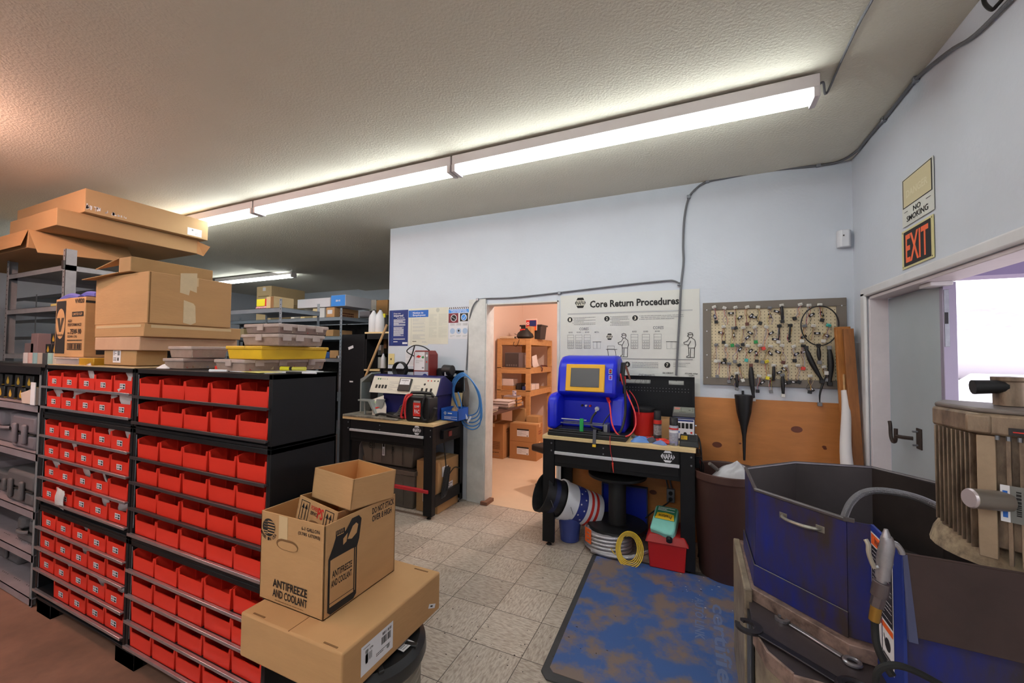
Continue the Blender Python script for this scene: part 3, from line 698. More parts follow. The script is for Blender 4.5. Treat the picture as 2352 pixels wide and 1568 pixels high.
# big blue tester
def tester():
    x0,x1=-1.085,-.455; y0,y1=3.30,3.74; g=.42
    t=thing('alternator_tester','tall blue bench tester with yellow framed screen','tester',(x0,y0,BT)); w=.56
    # base tray
    b=MB(); b.box(-.035,.60,-.075,y1-y0,0.0,.035); b.box(-.03,.595,-.07,-.055,.035,.05); b.build('base_tray',M_blackp,t,bevel=.006)
    # side profile (y,z) of the head: stands back, head leans forward at the top
    prof=[(.16,.03),(.44,.03),(.44,.58),(.41,.64),(.34,.665),(.20,.655),(.13,.62),(.085,.56),(.05,.36),(.07,.325),(.14,.315),(.17,.27)]
    m=MB(); m.prism(prof,0,.50,'x'); bd=m.build('housing',M_blue,t,bevel=.028)
    # recessed lower bay edges + right cheek swelling
    MB().prism([(.10,.03),(.44,.03),(.44,.33),(.14,.32),(.12,.26),(.075,.10)],.435,.57,'x').build('right_cheek',M_blue,bd,bevel=.03)
    MB().prism([(-.055,.05),(.22,.05),(.22,.33),(.14,.345),(.03,.34),(-.03,.315),(-.055,.26)],-.05,.035,'x').build('left_guard',M_blue,t,bevel=.026)
    # bezel + screen lie on the sloping front
    a=math.atan2(.035,.20); 
    f=MB(); 
    f.box(-.165,.165,-.018,.0,-.115,.115); bz=f.build('bezel',mat('bezel_yellow','#e0a81a',.45),bd,(.245,.075,.475),(-a,0,0),bevel=.006)
    MB().box(-.122,.122,-.021,-.0175,-.078,.082).build('screen',M_screen,bz,bevel=.002)
    p=Print(); p.circ(0,0,.022,0,24,.013); p.lift(); p.lines(-.014,-.004,.014,.004,1,1,.7); p.build('maker_badge',[M_paper,M_navy],bd,(.045,.088,.545),(PI/2-a,0,0))
    for k,(z,c) in enumerate(((.535,M_wire_red),(.485,M_wire_red),(.435,M_ink))):
        s=MB().box(-.012,.012,-.006,0,-.018,.018).build('switch',M_ink,bd,(.455,.079-.0175*(.0),z),(-a,0,0),bevel=.002)
        p=Print(); p.frame(-.012,-.018,.012,.018,.003,0); p.rect(-.006,-.008,.006,.008,1); p.build('switch_face',[M_paper,c],s,(0,-.0065,0),FRONT)
    for x,c in ((.20,M_ink),(.235,M_white),(.27,M_wire_red)):
        MB().cyl((x,.175,.235),(x,.14,.235),.009).build('terminal_post',c,bd)
    MB().cyl((.33,.18,.215),(.33,.135,.215),.018).cyl((.33,.135,.215),(.32,.11,.18),.006).build('cable_gland',M_silver,bd)
    # clamp rails and sliding vice in the tray
    m=MB().box(.06,.43,-.02,-.0,.10,.108).box(.06,.43,.06,.075,.10,.108); m.build('clamp_rail',M_steel,t)
    MB().box(.42,.45,-.03,.09,.035,.115).build('rail_block',M_steel,t,bevel=.002)
    MB().box(.07,.28,-.03,-.022,.135,.142).build('clamp_rod',M_silver,t)
    MB().box(.05,.36,-.05,.10,.036,.06).build('vice_plate',M_blackp,t,bevel=.003)
    MB().box(.235,.265,-.07,-.05,.052,.155).build('green_paddle',M_green,t,bevel=.003)
    MB().bx((.36,-.085,.02),(.026,.004,.12),(-.15,.0,-.0)).build('hanging_strap',mat('grey_strap','#4a4a52',.7),t,bevel=.001)
    MB().bx((.36,-.095,-.045),(.028,.006,.02),(-.15,0,0)).build('strap_clip',M_yellow,t,bevel=.001)
    # leads
    L=MB().tube([(.43,.12,.30),(.46,.03,.25),(.49,-.03,.12),(.545,-.05,.045),(.62,-.03,.05),(.66,.02,.12),(.65,.05,.22),(.60,.08,.33),(.55,.10,.44),(.53,.10,.52)],.006,8,6).build('red_lead',mat('tester_red_lead','#d8383a',.4),t)
    MB().tube([(.415,.13,.325),(.43,.11,.305),(.445,.08,.285)],.014,10,3).build('lead_boot',M_wire_red,L)
    MB().tube([(.55,.10,.50),(.57,.08,.38),(.575,.06,.20),(.55,-.02,.07),(.48,-.055,.05),(.38,-.04,.055)],.010,8,6).build('black_lead',M_wire_blk,t)
    MB().tube([(.33,.11,.19),(.30,.08,.14),(.31,.04,.08),(.40,.0,.06)],.009,8,5).build('black_lead',M_wire_blk,t)
    MB().tube([(.46,.05,.20),(.41,.02,.12),(.42,-.02,.06)],.0045,8,5).build('black_lead',M_wire_blk,t)
    MB().tube([(.595,.15,.38),(.64,.11,.33),(.67,.1,.26),(.68,.08,.2)],.0035,6,5).build('pink_lead',M_wire_red,t)
    # clips holstered on the right side
    for k,(y,c) in enumerate(((.20,M_wire_blk),(.17,M_wire_red))):
        h=MB().bx((.525+k*.02,y,.53),(.022,.03,.16),(0,.10,0)).build('battery_clamp',M_blackp,t,bevel=.004)
        MB().bx((.535+k*.02,y-.01,.46),(.02,.02,.07)).build('clamp_jaw',c,h,bevel=.003)
        MB().tube([(.53+k*.02,y,.60),(.56,y,.58),(.60,y-.03,.47)],.006,6,4).build('clamp_cable',mat('copper_brown_lead','#6a3a2c',.5),h)
    # two thin probe leads dangling over the bench edge
    MB().tube([(.48,-.04,.05),(.482,-.085,.03),(.484,-.093,-.02),(.49,-.097,-.08),(.505,-.1,-.15),(.505,-.1,-.19)],.0022,6,5).build('probe_lead',M_wire_red,t)
    MB().tube([(.505,-.1,-.16),(.507,-.1,-.195),(.513,-.1,-.235)],lambda u:.008-.006*u,8,3).build('probe_clip',mat('probe_clip_red','#e0483c',.4),t)
    MB().tube([(.49,-.1,-.17),(.489,-.1,-.2),(.49,-.1,-.235)],lambda u:.007-.005*u,8,3).build('probe_clip',M_wire_blk,t)
tester()
# red round tub with black lid
t=thing('plastic_tub','red plastic tub with black lid behind the spray cans','tub',(-.395,3.60,BT))
MB().lathe([(.070,0),(.082,.02),(.088,.19),(.092,.20)],28).build('tub_body',mat('tub_red','#cf2320',.4),t)
MB().lathe([(.094,.20),(.097,.205),(.097,.228),(.08,.236),(.001,.238)],28).build('lid',M_blackp,t)
# aerosol cans
def spray(x,y,h,r,label,bodym,capm,stripes):
    t=thing('spray_can',label,'spray can',(x,y,BT))
    ch=h*.28
    MB().lathe([(r*.96,0),(r,.004),(r,h-ch-.008),(r*.86,h-ch)],22).build('can_body',bodym,t)
    MB().lathe([(r*.86,h-ch),(r*.92,h-ch+.002),(r*.88,h-.004),(r*.8,h)],22).build('cap',capm,t)
    for z0,z1,m_,a in stripes:
        MB().lathe([(r+.0006,z0),(r+.0006,z1)],22,cap=False).build('label_band',m_,t)
spray(-.268,3.40,.235,.030,'black and grey spray can with red band, beside the red tub',mat('can_dark','#3c3a3c',.4),M_blackp,((.135,.165,M_print_red,0),(.05,.125,mat('can_print','#8d8788',.5,var=.5,vscale=80),0),(.0,.02,M_silver,0)))
spray(-.145,3.30,.205,.033,'short grey spray can with black cap, nearest the bench front',mat('can_grey','#9a9aa6',.4,var=.25,vscale=60),M_blackp,((.118,.130,M_print_red,0),(.095,.11,M_paper,0),(.008,.03,mat('can_lilac','#8a88a8',.5),0)))
# open carton behind the cans
t=thing('open_carton','small open brown carton behind the red-banded spray can','carton',(-.285,3.49,BT))
m=MB(); w,d,h,k=.16,.12,.165,.004; m.box(0,w,0,k,0,h).box(0,w,d-k,d,0,h).box(0,k,0,d,0,h).box(w-k,w,0,d,0,h).box(0,w,0,d,0,k); m.build('carton_body',M_card2,t)
# small electrical tester with rocker switches
t=thing('voltage_tester','small navy and white tester with four black rocker switches','tester',(-.165,3.48,BT))
MB().box(0,.165*1.0,0,.15,0,.185).build('case',mat('case_navy','#20244a',.4),t,bevel=.006)
p=Print(); p.rect(.008,.02,.160,.172,0); p.lift(); p.rect(.012,.155,.156,.168,2); 
for i in range(4): p.rect(.04+i*.029,.10,.062+i*.029,.142,1)
p.circ(.05,.07,.007,3); p.circ(.14,.07,.008,4); p.circ(.095,.06,.012,1)
p.build('face_panel',[M_paper,M_ink,M_navy,M_print_blue,M_print_red],t,(0,-.001,0),FRONT)
for z in (.05,.12): MB().cyl((.165,.05,z),(.178,.05,z),.006).build('side_knob',M_silver,t)
# meter lying on top
t=thing('battery_load_tester','grey flat meter with slanted face lying on top of the small tester','meter',(-.165,3.50,BT+.186))
m=MB(); m.hexa([(0,0,0),(.17,0,0),(.17,.13,0),(0,.13,0)],[(.004,.0,.03),(.166,0,.03),(.166,.13,.065),(.004,.13,.065)]); m.build('case',mat('meter_grey','#5a5a58',.5),t,bevel=.004)
a=math.atan2(.035,.13); p=Print(); p.rect(.01,.01,.16,.125,0); p.lift(); p.rect(.015,.07,.055,.11,1); p.frame(.065,.03,.15,.115,.002,2); p.rect(.12,.06,.135,.07,2); p.rect(.05,.02,.10,.026,2)
p.build('face_panel',[mat('meter_face','#86887e',.5),mat('meter_salmon','#c87a6c',.5),M_ink],t,(0,0,.0305),(a,0,0))
# black charger dock
t=thing('charger_dock','black tool charger with yellow label at the right end of the bench','charger',(-.142+.035,3.265,BT))
m=MB(); m.hexa([(0,0,0),(.135,0,0),(.135,.12,0),(0,.12,0)],[(.004,.01,.035),(.131,.01,.035),(.131,.12,.075),(.004,.12,.075)]); m.build('case',M_blackp,t,bevel=.006)
p=Print(); a=math.atan2(.04,.11); p.rect(.012,.03,.055,.085,0); p.lift(); p.lines(.015,.035,.05,.08,5,1,.5); p.frame(.07,.03,.122,.1,.003,2); p.build('warning_label',[M_yellow,M_ink,mat('dock_grey','#4c4c4e',.5)],t,(0,.01,.0362),(a,0,0))
# tangle of blue handled pliers and rag
def clamp_tool(x,y,rz,c,label):
    t=thing('battery_clamp_lead',label,'clamp',(x,y,BT),rz)
    MB().tube([(-.06,.0,.014),(-.02,.022,.02),(.03,.018,.02),(.07,.0,.016)],lambda u:.012-.003*abs(u-.5),8,4).build('handle',c,t)
    MB().tube([(-.06,-.01,.012),(-.02,-.03,.016),(.03,-.022,.016),(.07,.0,.014)],lambda u:.012-.003*abs(u-.5),8,4).build('handle',c,t)
    MB().box(.06,.11,-.01,.01,.006,.022).build('jaw',M_steel,t,bevel=.003)
M_bh=mat('handle_blue','#5b86c8',.5)
m=MB(); rr=random.Random(3)
def rag(name,label,cx,cy,z,rx,ry,h,c,seed,cat='rag'):
    rr=random.Random(seed); b=MB(); n=18; vs=[(cx,cy,z+h)]; fs=[]
    rings=5
    for j in range(1,rings+1):
        for i in range(n):
            a=2*PI*i/n; f=j/rings; w=1+.22*math.sin(a*3+seed)+.1*math.sin(a*7+seed*2)
            zz=z+.001+h*(1-f**2)*(.75+.35*math.sin(a*4+j*1.3+seed)*f)
            if j==rings: zz=z+.001
            vs.append((cx+rx*f*w*math.cos(a),cy+ry*f*w*math.sin(a),zz))
    for i in range(n): fs.append((0,1+i,1+(i+1)%n))
    for j in range(rings-1):
        for i in range(n): a=1+j*n+i; b2=1+j*n+(i+1)%n; fs.append((a,a+n,b2+n,b2))
    b.add(vs,fs); return tag(b.build(name,c,smooth=60,sub=1),label,cat)
rag('blue_rag','crumpled light blue work glove on the front of the right bench',-.395,3.30,BT,.07,.045,.05,M_bh,2,'glove')
rag('blue_rag','smaller crumpled blue glove beside the grey spray can',-.235,3.275,BT,.055,.03,.035,mat('glove_blue2','#6b7fb0',.7),5,'glove')
rag('shop_rag','dark grey rag heap between the two blue gloves',-.305,3.33,BT,.055,.045,.045,mat('rag_grey','#4a4a52',.8),8)
clamp_tool(-.30,3.37,.4,M_wire_red,'red handled clamp lying behind the rags')
clamp_tool(-.225,3.33,-.7,mat('clamp_red2','#d63a2c',.4),'red handled clamp beside the grey spray can')
clamp_tool(-.37,3.36,2.6,M_bh,'blue handled clamp beside the red tub')
# cables hanging at the right end of the bench
t=thing('hanging_cords','black cords hanging at the right end of the bench','power cord')
MB().tube([(.0,3.45,.96),(.03,3.44,.93),(.045,3.42,.8),(.04,3.42,.6),(.03,3.43,.4),(.028,3.44,.15),(.02,3.5,.02)],.006,8,5).build('cord',M_wire_blk,t)
MB().tube([(.0,3.5,.92),(.02,3.48,.86),(.035,3.46,.7),(.07,3.44,.62),(.06,3.44,.55),(.03,3.45,.5)],.005,8,5).build('cord',M_wire_blk,t)
MB().tube([(.03,3.4,.80),(.06,3.4,.75),(.05,3.4,.68),(.02,3.4,.64),(.03,3.42,.5),(.02,3.44,.2),(.03,3.5,.02)],.004,8,5).build('cord',M_wire_blk,t)
# ================= UNDER THE RIGHT BENCH =================
M_mat=mat('worn_blue_mat','#3b5a94',.6,col2='#7c6a62',vscale=4.2,thresh=(.42,.55),bump=.2,bscale=40)
fm=thing('floor_mat','worn blue anti-fatigue floor mat with dark border','floor mat')
P0=[(-.70,1.94),(-.66,1.90),(.22,1.90),(.26,1.94),(.30,3.22),(.24,3.26),(-.68,3.26),(-.735,3.2)]
MB().prism(P0,.001,.010,'z').build('mat_base',mat('mat_edge','#3b3a3c',.6,var=.15),fm,bevel=.003)
inn=[(-.665,1.975),(-.64,1.95),(.20,1.95),(.225,1.975),(.26,3.2),(.22,3.225),(-.665,3.225),(-.70,3.19)]
MB().prism(inn,.0102,.0125,'z').build('blue_field',M_mat,fm)
p=Print(); p.z=.0132
def mt(s,x,y,L,h): # lettering reads along -y
    p.text(s,x-L/2,y-h/2,x+L/2,y+h/2,0,True,-PI/2)
mt('certified',.13,2.50,.80,.075); mt('AUTO LINK',.02,2.72,.42,.05)
p.build('mat_lettering',mat('mat_letter','#66749a',.6),fm)
# spool
t=thing('cable_spool','empty black plastic spool standing on the coiled conduit','spool',(-.59,3.465,.159))
MB().lathe([(.235,0),(.24,.006),(.235,.026),(.08,.03),(.078,.032)],40).build('lower_flange',M_blackp,t)
MB().lathe([(.072,.03),(.070,.28),(.072,.415)],28).build('core',mat('spool_core','#1c1c1d',.6),t)
MB().lathe([(.078,.41),(.232,.412),(.236,.418),(.236,.434),(.08,.438),(.08,.425),(.001,.425)],40).build('upper_flange',M_blackp,t)
# coil of metal conduit
t=thing('conduit_coil','wrapped coil of shiny flexible metal conduit under the spool','conduit coil',(-.645,3.36,0.0135))
cm=mat('coil_metal','#b9b5ba',.3,.7,bump=1,bscale=120)
m=MB()
for k in range(5):
    for j in range(2): m.tube([((.155+j*.022)*math.cos(a),(.135+j*.02)*math.sin(a),.03+k*.028) for a in [2*PI*i/14 for i in range(14)]],.0145,8,3,True)
m.build('coils',cm,t); MB().tube([(-.1,-.14,.02),(.05,-.17,.022),(.2,-.14,.03),(.30,-.06,.05),(.36,.0,.06)],.016,8,4).build('loose_end',cm,t)
MB().bx((-.135,-.115,.12),(.004,.08,.11),(0,0,.85)).build('shipping_tag',M_orange,t)
# yellow coil
t=thing('wire_coil','loose coil of yellow wire leaning on the conduit coil','wire coil',(-.46,3.245,.012))
m=MB()
for k in range(5):
    r=.066+k*.0095; m.tube([(r*math.cos(a)*.95+.002*k,-.035+.05*math.sin(a)-.012*k*.4,.098+r*1.1*math.sin(a)) for a in [2*PI*i/16 for i in range(16)]],.0038,6,3,True)
m.build('wire_loops',mat('yellow_wire','#d9b432',.45),t)
MB().tube([(-.02,-.05,.02),(-.10,-.05,.04),(-.15,-.03,.10),(-.165,-.01,.15)],.0038,6,4).build('wire_end',mat('yellow_wire','#d9b432'),t)
# blue bucket
t=thing('bucket','small blue plastic bucket on the tiles','bucket',(-.975,3.40,0))
MB().lathe([(.07,0),(.078,.004),(.098,.205),(.104,.207),(.104,.219),(.098,.219),(.094,.20),(.074,.01),(.001,.01)],28,cap=False).build('bucket_body',mat('bucket_blue','#39478c',.5,var=.08),t)
MB().tube([(.1*math.cos(a),.1*math.sin(a)-.03*math.sin(a),.20-.045*math.sin(a)) for a in [-PI*i/10 for i in range(11)]],.0025,6,2).build('wire_handle',M_steel,t)
MB().bx((0,0,.19),(.03,.02,.05),(.4,.3,.2)).build('tool_end',M_steel,t,bevel=.003)
# big pails lying on their side, nested
def pail(loc,rot,label,bm,bands,r=.158,h=.36):
    t=thing('pail',label,'pail',loc,0,None,rot)
    b=MB().lathe([(.001,0),(r*.88,0),(r*.9,.004),(r,h-.03),(r+.008,h-.03),(r+.008,h),(r-.004,h),(r-.006,h-.02),(r*.88,.01),(.001,.01)],36,cap=False).build('pail_body',bm,t)
    for z0,z1,m_ in bands:
        f0=r*(.9+.1*z0/h)+.0012; f1=r*(.9+.1*z1/h)+.0012
        MB().lathe([(f0,z0),(f1,z1)],36,cap=False).build('band',m_,b)
    MB().tube([((r+.012)*math.cos(a),(r+.012)*math.sin(a)*.6,h-.04+.10*math.sin(a)) for a in [-PI*i/12 for i in range(13)]],.0025,6,2).build('bail_handle',M_steel,t)
    return t,b
PL=(0,-1.15,.35) # axis leaning toward the doorway
ax=Vector((-.73,-.56,.36)).to_track_quat('Z','Y').to_euler()
t1,b1=pail((-.79,3.56,.215),tuple(ax),'white pail with stars and stripes, lying nested under the right bench',M_white,[(.16,.245,mat('flag_blue','#24307f',.5)),(.10,.125,M_print_red),(.05,.075,M_print_red)])
for i in range(22):
    a=2*PI*i/11+(.28 if i>10 else 0); z=.185 if i<11 else .225; r=.158*(.9+.1*z/.36)+.0022
    p=Print(); p.z=0; p.poly([((.010 if k%2==0 else .0042)*math.sin(PI*k/5),(.010 if k%2==0 else .0042)*math.cos(PI*k/5)) for k in range(10)]); p.build('star',M_paper,b1,(r*math.cos(a),r*math.sin(a),z),(PI/2,0,a+PI/2))
p=Print(); p.z=0; p.circ(0,0,.05,0,28); p.lift(); p.circ(0,0,.042,1,28); p.lift(); p.circ(0,0,.032,2,28); p.lift(); p.line([(-.02,-.02),(.0,.0),(.022,.022)],.006,1); p.build('round_emblem',[M_ink,M_paper,M_grey],b1,(.158*.95*math.cos(-1.9)+.002*math.cos(-1.9),.158*.95*math.sin(-1.9)-.004,.15),(PI/2,0,-1.9+PI/2))
# black pail pushed into its mouth
dirv=ax.to_matrix()@Vector((0,0,1))
t2,b2=pail(tuple(Vector((-.79,3.56,.215))+dirv*.17),tuple(ax),'black pail nested in the mouth of the white striped pail',M_blackp,[(.25,.29,mat('pail_navy','#1d2347',.5))],r=.150,h=.37)
p=Print(); p.z=0; p.poly([(-.02,.02),(.022,.026),(.028,-.004),(0,-.028),(-.026,-.004)],0); p.lift(); p.rect(-.015,-.004,.018,.006,1); p.build('shield_emblem',[M_paper,M_print_red],b2,(.150*math.cos(-1.75),.150*math.sin(-1.75)-.002,.27),(PI/2,0,-1.75+PI/2))
# red tote + washer fluid jug
t=thing('tote_box','red plastic box with lid standing under the bench','storage box',(-.31,3.20,.0125))
m=MB().hexa([(0,0,0),(.24,0,0),(.24,.30,0),(0,.30,0)],[(-.012,-.01,.19),(.252,-.01,.19),(.252,.31,.19),(-.012,.31,.19)]); m.build('box_body',mat('tote_red','#c11a18',.45),t,bevel=.008)
MB().hexa([(-.03,-.03,.19),(.27,-.03,.19),(.27,.33,.19),(-.03,.33,.19)],[(0,0,.245),(.24,0,.245),(.24,.30,.245),(0,.30,.245)]).build('lid',mat('tote_red2','#a61c1a',.5),t,bevel=.008)
t=thing('fluid_jug','pale green washer fluid jug lying on the red box','fluid jug',(-.205,3.335,.272),0,None,(math.radians(28),0,math.radians(-8)))
t.scale=(.86,.86,.86)
mj=mat('jug_green','#86c9bc',.35,var=.08,vscale=4)
b=MB().prism([(-.10,-.13),(.02,-.155),(.085,-.155),(.10,-.12),(.10,.12),(.08,.14),(-.08,.14),(-.10,.12)],0,.10,'z').build('jug_body',mj,t,bevel=.022)
MB().cyl((.06,-.15,.05),(.065,-.185,.05),.024).build('cap',M_blackp,t)
p=Print(); p.rect(-.085,-.02,.085,.125,2); p.lift(); p.poly([(-.08,-.015),(.08,-.015),(.07,.05),(0,.062),(-.07,.05)],0); p.lift(); p.text('Prestone',-.055,0,.055,.038,1,True,PI); p.lines(-.07,.075,.07,.12,3,3,.5)
p.build('label',[M_yellow,M_ink,mat('label_green','#2c7a5a',.5),M_paper],t,(0,0,.1003))
# blue tray standing behind the spool
t=thing('metal_tray','blue metal tray leaning on the plywood behind the spool','metal tray',(-.765,3.745,.015),0,None,(math.radians(2),0,0))
MB().box(0,.385,0,.012,0,.41).build('panel_face',mat('tray_blue','#142a9e',.4,var=.08),t,bevel=.004)
for a in ((-.004,.004,-.03,.012,0,.41),(.381,.389,-.03,.012,0,.41),(0,.385,-.03,.012,.402,.41)): MB().box(*a).build('rim',mat('tray_rim','#2c3a6a',.5),t,bevel=.002)
# outlet box on the plywood
t=thing('outlet_box','small grey outlet box on the plywood under the bench','outlet',(at(1541,1150,1,YB-.02).x,YB-.02,.37))
MB().box(-.032,.032,-.045,0,-.055,.055).build('box_body',M_steel,t,bevel=.004)
for z in (-.025,.025): MB().cyl((0,-.045,z),(0,-.06,z),.016).build('plug',M_blackp,t)
for x,r in ((-.02,.006),(.01,.007)): MB().tube([(x,-.02,.05),(x-.02,-.02,.15),(x-.03,-.02,.30),(x-.01,-.02,.45)],r,8,4).build('conduit_stub',M_cond,t)
MB().tube([(0,-.06,-.025),(-.03,-.08,-.06),(-.12,-.1,-.12),(-.2,-.1,-.2)],.006,8,4).build('cord',M_wire_blk,t)
# ================= TRASH CAN =================
tx,ty=.215,3.36
t=thing('trash_can','large brown plastic trash can between bench and plywood','trash can',(tx,ty,0))
mb=mat('brown_bin','#472d26',.5,var=.06)
MB().lathe([(.001,0),(.185,0),(.19,.01),(.215,.38),(.221,.39),(.235,.68),(.24,.69),(.25,.70),(.25,.745),(.242,.75),(.232,.74),(.19,.03),(.001,.03)],44,cap=False).build('can_body',mb,t)
for a in (PI*.97,-.1): MB().prism([(-.05,.60),(.05,.60),(.045,.71),(-.045,.71)],-.012,.0,'y').at().build('handle',mb,t,(.247*math.cos(a),.247*math.sin(a),0),(0,0,a+PI/2),bevel=.004)
rag('trash_liner','crumpled clear plastic wrap lying in the brown trash can',tx+.06,ty-.02,.70,.15,.13,.13,mat('crumpled_plastic','#b8b8bc',.25,bump=1,bscale=20,alpha=.9),4,'plastic wrap')
tag(MB().tube([(tx-.12,ty-.1,.80),(tx-.06,ty-.04,.74),(tx-.0,ty,.66)],.013,8,4).build('hose_piece',mat('hose_grey','#6b645e',.6)),'short grey hose sticking out of the brown trash can','hose')
# ================= LUMBER + UMBRELLA =================
t=MB().box(-.045,.045,-.02,.02,0,1.80).build('wooden_board',mat('old_stud','#a8692c',.6,var=.25,vscale=4,stretch=(9,9,1.2)),None,(1.03,3.60,0),(math.radians(-4.5),math.radians(-1.0),0),bevel=.003); tag(t,'long brown wooden board leaning in the corner by the door','wooden board')
t=MB().box(-.03,.03,-.015,.015,0,1.78).build('wooden_board',mat('old_stud2','#8a5426',.6,var=.25,vscale=4,stretch=(9,9,1.2)),None,(1.055,3.53,0),(math.radians(-4),math.radians(-1.5),0),bevel=.003); tag(t,'darker narrow wooden board leaning in front of the wider one','wooden board')
t=thing('folded_flag','rolled white banner with blue letters leaning beside the boards','banner')
A=Vector((.93,3.40,.50)); B=Vector((.985,3.66,1.33))
m=MB(); m.tube([A+(B-A)*u+Vector((.006*math.sin(9*u),0,0)) for u in [i/10 for i in range(11)]],lambda u:.045-.022*u,12,2)
m.build('rolled_cloth',mat('banner_cloth','#d9d3d2',.8,bump=.5,bscale=18),t)
MB().tube([B,B+(B-A)*.14],.008,8,1).build('pole',M_pine,t); MB().tube([A-(B-A)*.5,A],.010,8,1).build('pole',M_pine,t)
p=Print(); p.text('TAT',-.028,-.014,.028,.014,0); p.build('lettering',M_navy,t,tuple(A+(B-A)*.22+Vector((-.01,-.047,0))),(PI/2-.3,0,.1))
# funnel
q=at(1706,905,1,YB); 
t=thing('long_funnel','long black funnel hanging on the plywood below the pegboard','funnel',(q.x,YB-.075,q.z))
MB().lathe([(.0,0)]+[(.066,.0),(.066,-.01),(.052,-.14),(.026,-.25),(.014,-.33),(.008,-.52),(.006,-.52),(.012,-.33),(.045,-.13),(.062,-.0)],28,cap=False).build('funnel_body',M_blackp,t)
MB().box(-.008,.008,.055,.075,-.02,.03).build('hang_tab',M_blackp,t)
# ================= WIRING PEGBOARD =================
X0,X1,Z1,Z0=.066,1.045,2.02,1.33
t=thing('display_pegboard','tan pegboard in a grey-brown frame hung with wiring pigtails','pegboard',(X0,YB,Z0)); w=X1-X0; h=Z1-Z0
fr=mat('frame_taupe','#6f665c',.55)
MB().box(.03,w-.03,-.012,-.004,.03,h-.03).build('board',mat('peg_tan','#cdbd9c',.7),t)
for a in ((0,w,h-.062,h),(0,w,0,.062)): MB().box(a[0],a[1],-.024,0,a[2],a[3]).build('frame_rail',fr,t,bevel=.003)
for a in ((0,.062),(w-.062,w)): MB().box(a[0],a[1],-.0235,0,.06,h-.06).build('frame_stile',fr,t,bevel=.003)
p=Print()
for i in range(int((w-.14)/.0254)+1):
    for j in range(int((h-.14)/.0254)+1): p.circ(.07+i*.0254,.068+j*.0254,.0032,0,8)
p.build('peg_holes',M_ink,t,(0,-.0125,0),FRONT)
p=Print()
for x in (.03,w-.03):
    for z in (.06,.25,.45,h-.06): p.circ(x,z,.005,0,8)
p.build('screws',M_silver,t,(0,-.0245,0),FRONT)
PC={'white':mat('plug_white','#cfccc4',.5),'black':M_blackp,'green':mat('plug_green','#1f8a45',.5),'teal':mat('plug_teal','#3aa39a',.5),'grey':mat('plug_grey','#77777a',.5),'red':mat('plug_red','#d23a2e',.5),'yellow':mat('plug_yellow','#d8c62e',.5),'brown':mat('plug_brown','#5c3226',.5)}
WC=[mat('wire_maroon','#7a3c3c',.5),mat('wire_tan','#b49a78',.5),mat('wire_violet','#5a4f86',.5),mat('wire_pale','#bcb8b4',.5),mat('wire_red2','#b8423c',.5),M_wire_blk,mat('wire_yellow2','#b8a040',.5)]
def pigtail(px,py,qx,qy,top,bot,label,seed,sleeve=0,tagpx=None,wn=4):
    rr=random.Random(seed); A=at(px,py,1,YB-.03); B=at(qx,qy,1,YB-.035)
    t=thing('wire_pigtail',label,'wiring pigtail',tuple(A)); D=B-A
    MB().bx((0,0,0),(.030,.018,.022),(0,rr.uniform(-.5,.5),0)).bx((0,-.012,.004),(.018,.01,.012)).build('plug',PC[top],t,bevel=.002)
    MB().bx((0,.01,-.008),(.004,.03,.004)).build('peg_hook',M_steel,t)
    for k in range(wn):
        o=(k-(wn-1)/2)*.0045; s=rr.uniform(-.012,.012)
        MB().tube([(o,0,-.01),(o+D.x*.3+s,-.006,D.z*.35),(o*1.8+D.x*.65-s,-.004,D.z*.7),(D.x+o,D.y,D.z)],.0014,5,3).build('wire',WC[(seed+k)%len(WC)],t)
    if sleeve:
        MB().tube([(D.x*.08,-.004,D.z*.06),(D.x*.5,-.008,D.z*.5),(D.x*.94,-.004,D.z*.94)],lambda u:sleeve*(1-.75*abs(u-.45)**1.4),10,4).build('sleeve',M_blackp,t)
    if bot: MB().bx(tuple(D),(.026,.018,.026),(0,rr.uniform(-.4,.4),0)).build('socket',PC[bot],t,bevel=.002)
    if tagpx:
        T=at(tagpx[0],tagpx[1],1,YB-.03)-A
        g=MB().bx(tuple(T),(.042,.0015,.018),(0,tagpx[2],0)).build('name_tag',M_ink,t)
        c,s=math.cos(tagpx[2]),math.sin(tagpx[2])
        MB().bx((T.x,T.y-.0014,T.z),(.016,.0008,.009),(0,tagpx[2],0)).build('tag_letters',M_paper,g)
